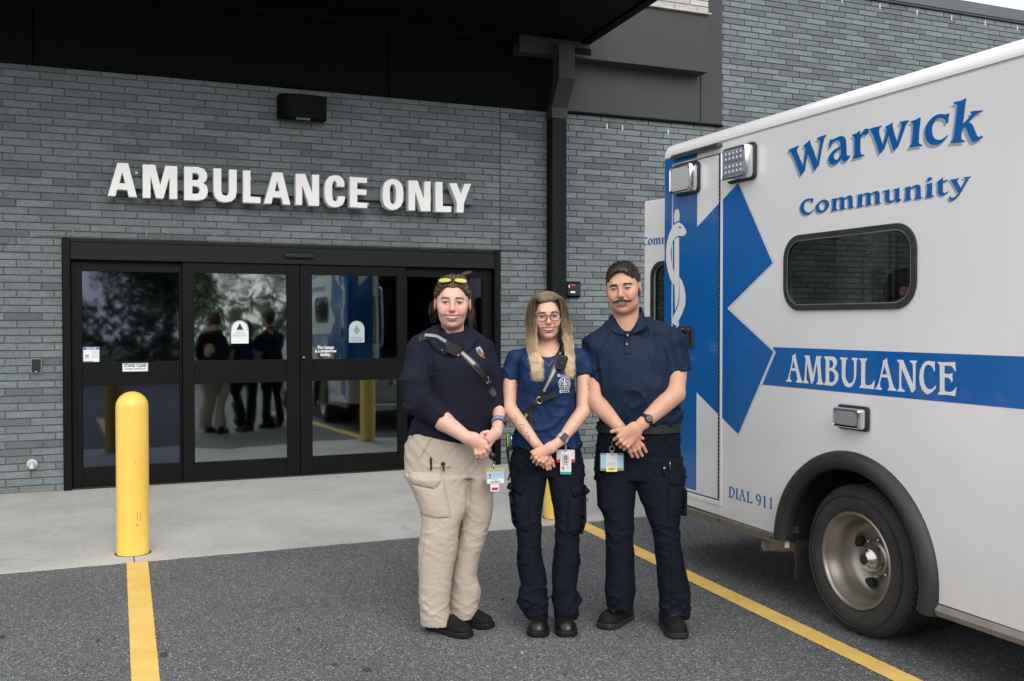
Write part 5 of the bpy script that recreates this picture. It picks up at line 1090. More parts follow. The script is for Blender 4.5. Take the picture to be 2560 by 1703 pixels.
def ribbon(D, pts, w, th=.004, off=.003, n=40, P=None, seg=None):
    """flat strap following a surface; pts = (x, z) polyline"""
    pts = [Vector(p) for p in pts]; L = [0]
    for a, b in zip(pts, pts[1:]): L.append(L[-1]+(b-a).length)
    xs = np.interp(np.linspace(0, L[-1], n), L, [p[0] for p in pts]); zs = np.interp(np.linspace(0, L[-1], n), L, [p[1] for p in pts])
    k = np.ones(5)/5; xs2 = np.r_[xs[:2], np.convolve(xs, k, 'valid'), xs[-2:]]; zs2 = np.r_[zs[:2], np.convolve(zs, k, 'valid'), zs[-2:]]
    ys = []; last = 0
    for x, z in zip(xs2, zs2):
        y = D.y(x, z); y = last if y is None else y; ys.append(y); last = y
    ys = np.array(ys); ys[0] = ys[1]
    yy = np.r_[ys[:2], np.convolve(ys, k, 'valid'), ys[-2:]]; yy = np.minimum(yy, ys)
    V = []; 
    for i in range(n):
        j0, j1 = max(i-1, 0), min(i+1, n-1); t = Vector((xs2[j1]-xs2[j0], zs2[j1]-zs2[j0])).normalized(); nn = Vector((-t.y, t.x))*w/2
        a = (xs2[i]+nn[0], zs2[i]+nn[1]); b = (xs2[i]-nn[0], zs2[i]-nn[1])
        ya = D.y(*a, yy[i]); yb = D.y(*b, yy[i]); ya = max(min(ya, yy[i]+.012), yy[i]-.012); yb = max(min(yb, yy[i]+.012), yy[i]-.012)
        for (p, y) in ((a, ya), (b, yb)): V.append((p[0], y-off-th, p[1])); 
        for (p, y) in ((a, ya), (b, yb)): V.append((p[0], y-off+.001, p[1]))
    F = []
    for i in range(n-1):
        o, q = i*4, i*4+4
        F += [(o, o+1, q+1, q), (o+3, o+2, q+2, q+3), (o+2, o, q, q+2), (o+1, o+3, q+3, q+1)]
    F += [(0, 2, 3, 1), ((n-1)*4, (n-1)*4+1, (n-1)*4+3, (n-1)*4+2)]
    return MB().add(V, F)
def strands(paths, r0, r1, n=3):
    V = []; F = []; T = []; base = 0
    for pth in paths:
        p = np.asarray(pth, float); m = len(p); t = np.gradient(p, axis=0); t /= np.linalg.norm(t, axis=1)[:, None]+1e-9
        u = np.cross(t, [0.3, 1, .2]); u /= np.linalg.norm(u, axis=1)[:, None]+1e-9; w = np.cross(t, u)
        r = np.linspace(r0, r1, m)[:, None]
        ring = [p+r*(u*math.cos(2*math.pi*k/n)+w*math.sin(2*math.pi*k/n)) for k in range(n)]
        V.append(np.stack(ring, 1).reshape(-1, 3)); T.append(np.repeat(np.linspace(0, 1, m), n))
        i = np.arange(m-1)[:, None]*n; k = np.arange(n)[None]; k2 = (k+1) % n
        F.append(np.stack([i+k, i+k2, i+n+k2, i+n+k], -1).reshape(-1, 4)+base); base += m*n
    return np.concatenate(V), np.concatenate(F), np.concatenate(T)

# ------------------------------------------------------------------ head
def head_prims(g):
    """ordered list of (prim, k, mode) in the head frame; g holds proportions"""
    jw, fw, cz_ = g.get('jaw', .05), g.get('face', .064), g.get('chin', -.104)
    sx = lambda s_, c, r, **k: ell((s_*c[0], c[1], c[2]), r, **k)
    L = [(ell((0, .014, .032), (.077, .096, .084)), 0, 'u'), (ell((0, -.030, -.028), (fw, .056, .082)), .03, 'u'),
         (ell((0, -.033, cz_+.026), (jw, .045, .036)), .03, 'u'), (ell((0, -.068, cz_+.004), (.022, .018, .016)), .022, 'u'),
         (cone((-.026, -.078, .020), (.026, -.078, .020), .012, .012), .022, 'u')]
    for s_ in (-1, 1):
        L += [(sx(s_, (.042, -.060, -.022), (.023, .022, .020)), .02, 'u'), (sx(s_, (.036, -.070, -.042), (.019, .017, .018)), .018, 'u'),
              (ell((s_*.0315, -.100, .001), (.017, .018, .0105)), .012, 'c')]
    L += [(cone((0, -.083, .010), (0, -.104, -.026), .0065, .0095), .012, 'u'), (ell((0, -.105, -.033), (.0105, .0105, .0092)), .008, 'u')]
    for s_ in (-1, 1):
        L += [(ell((s_*.0105, -.095, -.037), (.0072, .0090, .0068)), .006, 'u'), (ell((s_*.006, -.103, -.0425), (.0034, .005, .003)), .002, 'c'),
              (ell((s_*.0315, -.0765, .000), (.0145, .0138, .0125)), .004, 'u'),
              (ell((s_*.0315, -.092, -.0008), (.0126, .018, g.get('eye', .0036)), rot=(s_*3, 'Y')), .0015, 'c'),
              (ell((s_*.0775, .014, -.008), (.0080, .016, .027), rot=(s_*18, 'Z')), .006, 'u'),
              (ell((s_*.0845, .010, -.004), (.004, .0095, .016), rot=(s_*18, 'Z')), .004, 'c')]
        L += [(cone((s_*.020, -.092, -.040), (s_*.036, -.080, -.064), .0034, .0026), .009, 'c')]
    # lips and smiling mouth
    mz, mw, up, op = g.get('mz', -.068), g.get('mw', .027), g.get('curl', .010), g.get('open', .0058)
    def lip(off, r):
        pts = [(x, -.0935+.010*(abs(x)/mw)**2.2, mz+up*(x/mw)**2+off*(1-abs(x/mw)**3)) for x in np.linspace(-mw, mw, 9)]
        return [(cone(a, b, r*(1.05-.6*abs(a[0])/mw), r*(1.05-.6*abs(b[0])/mw)), .004, 'u') for a, b in zip(pts, pts[1:])]
    L += [(ell((0, -.076, mz+.002), (.032, .020, .022)), .012, 'u')]
    L += lip(op+.0012, .0035)+lip(-op-.0022, .0042)
    def slit(X, Y, Z):
        t = np.clip(np.abs(X)/mw, 0, 1); hh = op*(1-t**3); zc = mz+up*t**2
        return np.maximum(np.maximum(np.abs(Z-zc)-hh, np.abs(X)-mw), np.abs(Y+.095)-.016)
    L += [((slit, (np.array([-mw, -.112, mz-.02]), np.array([mw, -.078, mz+.03]))), .0015, 'c')]
    L += [(ell((0, -.090, mz-.019), (.017, .008, .004)), .006, 'c')]
    return L
def make_head_M(P, px, py, y, yaw, pitch, roll, s):
    c = P.q(px, py, y)     # the point midway between the eyes on the face surface
    R = Matrix.Rotation(R_(roll), 4, 'Y') @ Matrix.Rotation(R_(yaw), 4, 'Z') @ Matrix.Rotation(R_(pitch), 4, 'X')
    M = R @ Matrix.Diagonal((s*1., s*1., s*1., 1))
    off = M @ Vector((0, -.080, 0)); return Matrix.Translation(Vector(c)-off) @ M
def apply(M, pts): 
    A = np.array(M); p = np.asarray(pts, float); return p@A[:3, :3].T+A[:3, 3]
def inv(M, pts): return apply(M.inverted(), pts)
def skin_mat(name, base, red):
    m, N = newmat(name); at = N.add('ShaderNodeAttribute', attribute_name='col')
    f = noise(N, 90, 4, .7); c = mixrgb(N, ramp(N, f, [(.35, .16), (.65, 0.)]), at.outputs['Color'], red); c = mixrgb(N, ramp(N, noise(N, 16, 4, .6), [(.4, .28), (.62, 0.)]), c, red)
    N.link(c, N.b.inputs['Base Color']); N.b.inputs['Roughness'].default_value = .48; N.b.inputs['Specular IOR Level'].default_value = .4
    N.b.inputs['Subsurface Weight'].default_value = .12; N.b.inputs['Subsurface Scale'].default_value = .01; N.b.inputs['Subsurface Radius'].default_value = (1, .35, .2)
    bump(N, noise(N, 700, 3, .6), .12, .001); return m
def face_colors(v, M, g, base, lips, blush, shadow=None):
    h = inv(M, v); x, y, z = h.T; c = np.tile(np.array(base), (len(v), 1))
    def mix(w, col, a=1.):
        nonlocal c; w = np.clip(w, 0, 1)[:, None]*a; c = c*(1-w)+np.array(col)*w
    for s_ in (-1, 1):
        mix(1.3-np.hypot((x-s_*.043)/.024, (z+.036)/.022), blush, .7)
        mix(1.4-np.hypot((x-s_*.082)/.014, (z+.008)/.034)-(y < -.03)*9, blush, .5)
    mix(1.4-np.hypot(x/.016, (z+.034)/.014)-(y > -.085)*9, blush, .5)
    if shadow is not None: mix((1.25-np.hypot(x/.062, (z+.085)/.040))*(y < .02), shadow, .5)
    mz, mw, up, op = g.get('mz', -.068), g.get('mw', .027), g.get('curl', .010), g.get('open', .0058)
    t = x/mw; zc = mz+up*t**2; hh = (op+.0046)*(1-np.abs(t)**3)+.0008
    d = np.abs(z-zc)-hh; mix((.0012-d)/.0016*(np.abs(t) < 1.02)*(y < -.078), lips, .95)
    inside = (np.abs(z-zc) < op*(1-np.abs(t)**3)*.9)*(np.abs(t) < .96)*(y > -.0905)*(y < -.07); mix(inside*1., (.09, .02, .02))
    for s_ in (-1, 1):   # lash line and lid crease
        e = np.hypot((x-s_*.0315)/.0150, (z-.0002)/(g.get('eye', .0036)+.0016)); mix((1.22-e)/.2*(y < -.07)*(z > -.001), (.045, .025, .02), .92)
        mix((1.12-e)/.2*(y < -.07)*(z <= -.001), (.22, .11, .09), .6)
    return c
def eyes_teeth(P, M, s, parent, g, iris=(.03, .018, .012)):
    me_ = pm('eye_white', (.46, .42, .40), .3); mi = pm('iris_'+str(iris[0]), iris, .4, spec=.1); mp_ = pm('pupil', (.005, .005, .005), .3, spec=.15)
    for s_ in (-1, 1):
        b = MB(); c = Vector((s_*.0315, -.0765, 0)); b.lathe(c, (0, -1, 0), [(.0122*math.sin(a), .0122*math.cos(a)) for a in np.linspace(.02, 3.1, 14)], 20)
        b.v = [tuple(q) for q in apply(M, [tuple(v) for v in b.v])]; e = P.mb(b, 'eye', me_, parent, True)
        for r, hgt, mm, nm in ((.0074, .0104, mi, 'iris'), (.0036, .0122, mp_, 'pupil')):
            b = MB(); b.lathe(c, (0, -1, 0), [(r, hgt), (r*.6, hgt+.0010), (0, hgt+.0016)], 16); b.v = [tuple(q) for q in apply(M, [tuple(v) for v in b.v])]; P.mb(b, nm, mm, e, True)
    mz, mw, up, op = g.get('mz', -.068), g.get('mw', .027), g.get('curl', .010), g.get('open', .0058)
    b = MB(); n = 9
    for k in range(n):
        x = (k-(n-1)/2)*mw*1.52/n; t = abs(x)/mw; w = mw*1.52/n*.46
        zt = mz+up*t*t+op*(1-t**3)+.0005; zb = mz+up*t*t-op*(1-t**3)*.5
        if zt-zb < .002: continue
        yy = -.0880+.010*t**2
        b.box((x-w, yy, zb), (x+w, yy+.006, zt), .0012)
    b.v = [tuple(q) for q in apply(M, [tuple(v) for v in b.v])]; P.mb(b, 'teeth', pm('teeth', (.86, .83, .78), .3, coat=.2), parent, False)
def brow(P, M, parent, mat, th, zb, arch, n=260, x0=.014, x1=.050, skin=None, tilt=(0, 0)):
    r = np.random.default_rng(5); paths = []
    for s_ in (-1, 1):
        for k in range(n):
            t = r.random(); x = x0+(x1-x0)*t; z = zb+arch*(1-((t-.6)/(.6 if t < .6 else .42))**2*(.9 if t < .6 else 1.5))+tilt[0 if s_ < 0 else 1]+r.normal()*th*(1-.55*t)
            y = -.0905+.026*(x/.05)**2.4+r.normal()*.0006
            d = np.array([s_*(.5+t), .25*t, .45-.75*t]); d /= np.linalg.norm(d); L = .0065
            p = np.array([s_*x, y-.001, z]); paths.append([p, p+d*L*.5+np.array([0, -.0012, 0]), p+d*L])
    if skin is not None:
        out = []
        for p in paths:
            w = apply(M, p); o = skin.y(w[0][0], w[0][2])
            if o is None: continue
            out.append([q+np.array([0, o-w[0][1]-.0006, 0]) for q in w])
        paths = out
    else: paths = [apply(M, p) for p in paths]
    v, f, t = strands(paths, .00055, .0002); P.mesh('eyebrows', v, f, mat, parent)
def cloth(name, col, rough=.8, weave=1400, sheen=.1, var=.12, bmp=.25):
    m, N = newmat(name); f = noise(N, 3.5, 4, .6)
    c = mixrgb(N, ramp(N, f, [(.3, 0.), (.7, 1.)]), tuple(c*(1-var) for c in col), tuple(min(1, c*(1+var)) for c in col))
    fz = noise(N, 260, 3, .7); c = mixrgb(N, ramp(N, fz, [(.3, .22), (.6, 0.)]), c, tuple(c*.6 for c in col))
    N.link(c, N.b.inputs['Base Color']); N.b.inputs['Roughness'].default_value = rough; N.b.inputs['Specular IOR Level'].default_value = .25
    N.b.inputs['Specular IOR Level'].default_value = .18
    bump(N, noise(N, weave, 2, .5), bmp, .001); bump(N, noise(N, 13, 5, .62, dist=1.6, sc3=(1, 1, 2.4)), .26, .014); bump(N, noise(N, 34, 4, .6, dist=.8), .3, .005); return m
def shoe(P, heel, toe, w, name, mat, msole, boot, shaft=None, h=.0035, toe_h=.045):
    """heel, toe: local (x, y) ground points at the sole ends"""
    hx, tx = np.array(heel), np.array(toe); d = tx-hx; L = np.linalg.norm(d); d /= L; n = np.array([-d[1], d[0]])
    A = lambda t, s_, z: (hx[0]+d[0]*t*L+n[0]*s_, hx[1]+d[1]*t*L+n[1]*s_, z)
    lo = np.minimum(hx, tx)-w; hi = np.maximum(hx, tx)+w
    V = Vol((lo[0], lo[1], -.004), (hi[0], hi[1], .17 if boot else .12), h)
    def solef(X, Y, Z):
        px, py = X-hx[0], Y-hx[1]; t = (px*d[0]+py*d[1])/L; s_ = px*n[0]+py*n[1]
        tt = np.clip(t, 0, 1); hw = .0012+w*.5*np.interp(tt.ravel(), [0, .03, .08, .25, .5, .72, .83, .91, .96, 1], [.40, .60, .70, .76, .82, 1., .95, .82, .66, .45]).reshape(tt.shape)
        dt = np.maximum(np.abs(t-.5)-.5, 0)*L
        return np.maximum(np.sqrt(dt**2+np.maximum(np.abs(s_)-hw, 0)**2)-.003+np.minimum(np.maximum(np.abs(s_)-hw, -1), 0)*.0, np.abs(Z-.014-np.maximum(tt-.8, 0)*.03)-.013)
    V.op((solef, (np.array([lo[0], lo[1], 0]), np.array([hi[0], hi[1], .04]))), 0)
    vs, fs = nets(V); sole = (relax(vs, fs, 1), fs)
    U = Vol((lo[0], lo[1], .012), (hi[0], hi[1], .19 if boot else .125), h)
    U.op(ellr(A(.76, 0, .032), (w*.46, L*.24, toe_h*.95), d), 0); U.op(ellr(A(.46, 0, .045), (w*.38, L*.30, .052), d), .03)
    U.op(ellr(A(.17, 0, .045), (w*.36, L*.18, .055), d), .03)
    if boot: U.op(cone(A(.24, 0, .06), A(.26, 0, .19), w*.40, w*.42), .03)
    else: U.op(cone(A(.22, 0, .05), A(.24, 0, .09), w*.36, w*.36), .02)
    U.op(half((0, 0, 1), .0245, (np.array([lo[0], lo[1], -.1]), np.array([hi[0], hi[1], .03]))), .002, 'c')
    U.displace(lambda X, Y, Z: .0012*ridges(X*55, Y*55, Z*70, 3))
    v2, f2 = nets(U); v2 = relax(v2, f2, 1)
    o = P.mesh(name, v2, f2, mat); P.mesh('sole', sole[0], sole[1], msole, o)
    # laces
    D_ = BVHTree.FromPolygons([tuple(p) for p in v2], [tuple(p) for p in f2]); b = MB()
    for k in range(5 if boot else 5):
        t = .34+.075*k; pts = []
        for s_ in np.linspace(-1, 1, 7):
            p = A(t+(.02 if k % 2 else -.02)*s_, s_*w*.20, .3); hh = D_.ray_cast(Vector(p), Vector((0, 0, -1)))
            if hh[0] is not None and hh[0].z < .13: pts.append(hh[0]+Vector((0, 0, .002)))
        if len(pts) > 3: b.tube(pts, .0026, 6)
    if b.v: P.mb(b, 'laces', pm('lace_black', (.035, .035, .036), .8), o, True)
    return o
def ellr(c, r, d):   # ellipsoid whose 2nd axis lies along ground direction d
    c = np.array(c, f32); a = math.atan2(d[1], d[0])-math.pi/2; ca, sa = math.cos(a), math.sin(a)
    def f(X, Y, Z):
        x, y, z = X-c[0], Y-c[1], Z-c[2]; u = ca*x+sa*y; v = -sa*x+ca*y
        k0 = np.sqrt((u/r[0])**2+(v/r[1])**2+(z/r[2])**2); k1 = np.sqrt((u/r[0]**2)**2+(v/r[1]**2)**2+(z/r[2]**2)**2)+1e-6
        return k0*(k0-1)/k1
    R = max(r); return f, (c-R, c+R)
def chain(pts, rs, k=.008):
    return [(cone(a, b, ra, rb), k) for a, b, ra, rb in zip(pts, pts[1:], rs, rs[1:])]
def folds_trouser(knee, hem, seed, amp=1., a2=1.):
    def g2(X, Y, Z): return .010*np.exp(-((Z-hem-.02)/.085)**2)*(ridges(X*6+Z*14, Y*7, Z*19-X*14, seed+5, 3)-.25)+.006*np.exp(-((Z-knee)/.12)**2)*(ridges(X*7-Z*12, Y*8, Z*24+X*12, seed+6, 3)-.2)+.004*(ridges(X*10, Y*8, Z*7+X*4, seed+7, 4)-.2)
    def g(X, Y, Z):
        w_all = .0022*ridges(X*9, Y*9, Z*22+X*14, seed, 3)
        wk = np.exp(-((Z-knee)/.10)**2)*.0055*ridges(X*8+Z*5, Y*9, Z*30-X*10, seed+1, 2)
        wh = np.exp(-((Z-hem)/.11)**2)*.0075*ridges(X*7+Z*8, Y*8, Z*26+X*12, seed+2, 2)
        wt = np.clip((Z-.70)/.1, 0, 1)*.0035*ridges(X*7, Y*8, Z*26-np.abs(X)*26, seed+3, 2)
        return amp*(.6*(w_all+wk+wh)+wt-.002)+a2*g2(X, Y, Z)
    return g
def seamtube(P, D, pts, conv, r=.0012, parent=None, mat=None, name='seam', n=60):
    pts = [conv(*p) for p in pts]; L = [0]
    for a, b in zip(pts, pts[1:]): L.append(L[-1]+math.dist(a, b))
    t = np.linspace(0, L[-1], n); xs = np.interp(t, L, [p[0] for p in pts]); zs = np.interp(t, L, [p[2] for p in pts]); path = []
    for x, z in zip(xs, zs):
        y = D.y(x, z)
        if y is not None: path.append((x, y-.0004, z))
    if len(path) > 3:
        b = MB(); b.tube(path, r, 5); P.mb(b, name, mat, parent, True)
def patch(P, D, loop, conv, th, mat, name, parent=None, label=None, grid=.008, bulge=0., off=.001):
    """cloth piece with its own thickness laid on a garment; loop = photo outline"""
    L2 = [conv(*p) for p in loop]; pl = [(p[0], p[2]) for p in L2]
    # resample the outline
    o = []
    for a, b in zip(pl, pl[1:]+pl[:1]):
        n = max(1, int(math.dist(a, b)/grid)); o += [(a[0]+(b[0]-a[0])*i/n, a[1]+(b[1]-a[1])*i/n) for i in range(n)]
    xs = [p[0] for p in o]; zs = [p[1] for p in o]
    def inside(x, z):
        c = False; j = len(pl)-1
        for i in range(len(pl)):
            if (pl[i][1] > z) != (pl[j][1] > z) and x < (pl[j][0]-pl[i][0])*(z-pl[i][1])/(pl[j][1]-pl[i][1])+pl[i][0]: c = not c
            j = i
        return c
    ins = []
    for x in np.arange(min(xs)+grid*.6, max(xs), grid):
        for z in np.arange(min(zs)+grid*.6, max(zs), grid):
            if inside(x, z) and min(math.dist((x, z), q) for q in o) > grid*.5: ins.append((x, z))
    from mathutils.geometry import delaunay_2d_cdt
    N0 = len(o); vin = [Vector(p) for p in o+ins]
    vo, e, fo, ov, oe, of = delaunay_2d_cdt(vin, [], [list(range(N0))], 1, 1e-6)
    ys = [D.y(v.x, v.y) for v in vo]; good = [y for y in ys if y is not None]
    if not good: return None
    med = float(np.median(good)); ys = [med if (y is None or abs(y-med) > .08) else y for y in ys]
    V = []; cx_ = (min(xs)+max(xs))/2; cz_ = (min(zs)+max(zs))/2
    dist = [min(math.dist((v.x, v.y), q) for q in o) for v in vo]; dm = max(dist)+1e-6
    for v, y, d in zip(vo, ys, dist): V.append((v.x, y-off-th*(min(1, d/.006)*.3+.7)-bulge*math.sin(min(1, d/dm)*math.pi/2), v.y))
    n = len(V)
    V += [(v.x, y+.002, v.y) for v, y in zip(vo, ys)]
    F = []
    for f in fo:
        a, b, c = [vo[i] for i in f[:3]]; cr = (b-a).x*(c-a).y-(b-a).y*(c-a).x
        F.append(tuple(f) if cr > 0 else tuple(f)[::-1])
    # rim
    from collections import Counter
    E = Counter()
    for f in F:
        for a, b in zip(f, f[1:]+f[:1]): E[(a, b)] += 1
    for (a, b) in list(E):
        if (b, a) not in E: F.append((b, a, a+n, b+n))
    bmm = MB().add(V, F); return P.mb(bmm, name, mat, parent, True, label)
# ------------------------------------------------------------------ people
MSK = skin_mat('fair_skin', (.60, .36, .28), (.55, .25, .19)); MSK2 = skin_mat('light_skin', (.60, .38, .28), (.56, .27, .19)); MSK3 = skin_mat('tanned_skin', (.52, .30, .20), (.50, .22, .14))
MKH = cloth('khaki_cloth', (.47, .395, .325), .85, 1300, .05, .06)
MNV = cloth('navy_trouser_cloth', (.0036, .0056, .0120), .8, 1300, .06, .2)
MFL = cloth('navy_fleece', (.010, .011, .022), .9, 700, .25, .2)
MTS = cloth('royal_navy_jersey', (.008, .025, .082), .6, 1500, .12, .12)
MPO = cloth('navy_polo_knit', (.005, .014, .038), .62, 1500, .12, .15)
MSH = pm('black_leather', (.006, .006, .0065), .36, var=.2, vscale=20, bmp=.2, bscale=160, bdist=.001)
MMS = pm('black_mesh_fabric', (.007, .007, .008), .8, spec=.2, bmp=.5, bscale=500, bdist=.001); MSO = pm('black_sole', (.009, .009, .010), .6, spec=.25, bmp=.2, bscale=120)
MSO2 = pm('grey_sole', (.022, .022, .023), .6, spec=.25, bmp=.2, bscale=120); MNUB = pm('black_nubuck', (.0085, .0085, .009), .75, spec=.2, var=.3, vscale=25, bmp=.3, bscale=200)
MPL = pm('black_plastic', (.012, .012, .013), .35); MLE = pm('strap_leather', (.012, .012, .012), .45, bmp=.15, bscale=200); MRF_ = pm('reflective_tape', (.27, .28, .26), .5, .1)
def merge(parts):
    V = []; F = []; n = 0
    for v, f in parts: V.append(v); F.append(np.asarray(f)+n); n += len(v)
    return np.concatenate(V), np.concatenate(F)
def bounds(prims, pad):
    lo = np.min([p[0][1][0] for p in prims], 0)-pad; hi = np.max([p[0][1][1] for p in prims], 0)+pad; return lo, hi
def run(prims, h, lo=None, hi=None, pad=.01, dis=None, it=1, post=None):
    if lo is None: lo, hi = bounds([p for p in prims if p[2] == 'u'], pad)
    V = Vol(lo, hi, h)
    for pr, k, m in prims: V.op(pr, k, m)
    if dis: V.displace(dis)
    if post: 
        for pr, k, m in post: V.op(pr, k, m)
    v, f = nets(V); return relax(v, f, it), f
def U(prim, k=.02): return (prim, k, 'u')
def Cc(prim, k=.003): return (prim, k, 'c')
BIG = (np.array([-3, -3, -3.]), np.array([3, 3, 3.]))
def finger(P, cv, pts, r, k=.005, rs=None):
    """pts: [(photo x, photo y, depth)], tapering to the tip"""
    p = [cv(*q) for q in pts]; n = len(p); rr = rs or [r*(1.06-.20*i/(n-1)) for i in range(n)]
    out = [(cone(a, b, ra, rb), k, 'u') for a, b, ra, rb in zip(p, p[1:], rr, rr[1:])]
    for q in p[1:-1]: out.append((ell(q, (r*1.06,)*3), .004, 'u'))
    return out
def inleg(L, k=.5):
    L = [l for l in L if l[0] > .13]; o = []
    for a, b in zip(L, L[1:]):
        o.append(U(cone(((a[1]+a[2])/2, a[4], a[0]), ((b[1]+b[2])/2, b[4], b[0]), k*min((a[2]-a[1])/2, a[3]), k*min((b[2]-b[1])/2, b[3])), .01))
    return o
def nails(P, cv, tips, mat, par):
    for (x, y, d, dx, dz) in tips:
        p = Vector(cv(x, y, d)); t = Vector((dx, 0, dz)).normalized(); b = MB(); n = Vector((0, -1, 0)); w = t.cross(n)
        V = [p+t*a+w*c+n*e for a, c, e in ((-.005, -.0042, .0062), (-.005, .0042, .0062), (.004, .0046, .0052), (.0065, 0, .0042), (.004, -.0046, .0052))]
        b.add([tuple(v) for v in V]+[tuple(v-n*.002) for v in V], [(0, 1, 2, 3, 4), (9, 8, 7, 6, 5)]); P.mb(b, 'fingernail', mat, par)

# ================= the man on the right =================
P = P3 = Person(5.06, 1580, 'man with moustache in navy polo shirt, hands crossed, beside the ambulance'); c5, c6 = P.c5, P.c6
c7 = lambda x, y, d=0.: P.q(1480+x/5.6, 1000+y/5.6, d)
g3 = dict(jaw=.0585, face=.0695, chin=-.104, mw=.034, curl=.012, open=.0058, eye=.0030)
M3 = make_head_M(P, 1552, 721.5, -.085, -15, 3, -5, 1.075)
neck = [(cone(M3 @ Vector((0, .028, -.06)), c5(1700, 560, .035), .066, .072), .02, 'u')]
hp = [(xform(p, M3, 1.075), k*1.075, m) for p, k, m in head_prims(g3)]
sk = neck+hp
lo, hi = bounds([p for p in hp if p[2] == 'u'], .012); lo[2] -= .055
hv, hf = run(sk, .0024, lo, hi, it=1)
La, Lb, Lc = c5(1473, 880, .0), c5(1473, 1050, -.06), c5(1642, 1236, -.185)
Ra, Rb, Rc = c5(2068, 800, -.01), c5(2058, 1000, -.095), c5(1826, 1212, -.185)
arms = [U(cone(La, Lb, .050, .043), .01), U(cone(Lb, Lc, .044, .029, bulge=.004), .012), U(cone(Ra, Rb, .054, .047), .01), U(cone(Rb, Rc, .049, .031, bulge=.005), .012)]
# lower hand (from the left wrist), fingers pointing down right
d0 = -.190
hand = [U(cone(Lc, c7(520, 560, d0), .027, .034, sq=(1, .62, 1)), .012), U(cone(c7(470, 500, d0), c7(610, 640, d0), .032, .026, sq=(1, .55, 1)), .014)]
hand += finger(P, c7, [(505, 640, d0), (530, 720, d0), (565, 795, d0+.01)], .0092)
hand += finger(P, c7, [(550, 620, d0-.004), (592, 715, d0-.006), (640, 802, d0+.008)], .0096)
hand += finger(P, c7, [(600, 590, d0-.004), (655, 690, d0-.006), (703, 783, d0+.008)], .0098)
hand += finger(P, c7, [(640, 560, d0), (710, 640, d0-.002), (760, 728, d0+.008)], .0092)
hand += finger(P, c7, [(610, 520, d0+.008), (670, 520, d0+.006), (712, 540, d0+.004)], .0098)
# upper hand (from the right wrist) laid over it
d1 = -.228
hand += [U(cone(Rc, c7(600, 420, d1), .029, .032, sq=(1, .66, 1)), .014), U(cone(c7(590, 400, d1), c7(440, 500, d1-.004), .033, .030, sq=(1, .6, 1)), .014), U(cone(c7(620, 470, d1), c7(520, 590, d1-.004), .026, .024, sq=(1, .6, 1)), .012)]
hand += finger(P, c7, [(430, 480, d1-.008), (370, 515, d1-.014), (308, 560, d1+.010)], .0098)
hand += finger(P, c7, [(455, 535, d1-.010), (405, 575, d1-.016), (348, 618, d1+.008)], .0100)
hand += finger(P, c7, [(490, 580, d1-.010), (450, 620, d1-.016), (398, 660, d1+.008)], .0098)
hand += finger(P, c7, [(540, 610, d1-.008), (500, 655, d1-.012), (448, 694, d1+.006)], .0090)
hand += finger(P, c7, [(450, 400, d1), (360, 425, d1-.002), (275, 445, d1+.006)], .0108)
av, af = run(arms+hand, .0032, it=1)
D5 = lambda rows, cv, hd, yc: levels(P, rows, cv, hd, yc)
HD = [(0, .06), (.08, .072), (.3, .078), (.5, .082), (.75, .098), (.95, .115), (1.05, .12), (1.2, .128), (1.35, .125), (1.45, .105), (1.5, .08)]
YC = [(0, -.02), (.5, -.025), (.8, 0), (1.0, 0), (1.2, -.01), (1.5, .02)]
hips = [(1052, 1500, 1696), (1080, 1494, 1700), (1120, 1487, 1703), (1160, 1486, 1706), (1198, 1487, 1710)]
lg = [(130, 1482, 1770), (250, 1477, 1768), (400, 1482, 1768), (490, 1490, 1760), (520, 1528, 1760), (600, 1542, 1760), (700, 1545, 1755), (850, 1550, 1762), (1000, 1550, 1768), (1080, 1538, 1766), (1150, 1552, 1760), (1225, 1572, 1752)]
rg = [(130, 1765, 2105), (250, 1760, 2128), (330, 1772, 2130), (400, 1790, 2124), (480, 1822, 2120), (510, 1832, 2104), (560, 1848, 2096), (640, 1880, 2088), (760, 1905, 2098), (900, 1915, 2128), (1050, 1925, 2160), (1150, 1938, 2172), (1230, 1945, 2168), (1290, 1958, 2160)]
YL = [(0, -.03), (.5, -.03), (.9, 0)]
tr = [U(tubez(levels(P, hips, lambda x, y, d: P.q(x, y, d), HD, YC), 2.6), .0), U(tubez(levels(P, lg, c6, HD, YL), 2.2), .012), U(tubez(levels(P, rg, c6, HD, [(0, -.07), (.3, -.06), (.55, -.05), (.9, 0)]), 2.2), .012)]
tv, tf = run(tr, .0055, pad=.02, dis=folds_trouser(.50, .10, 1, 1.15), it=1)
trs = P.mesh('trousers', tv, tf, MNV); DT = Drape(tv, tf)
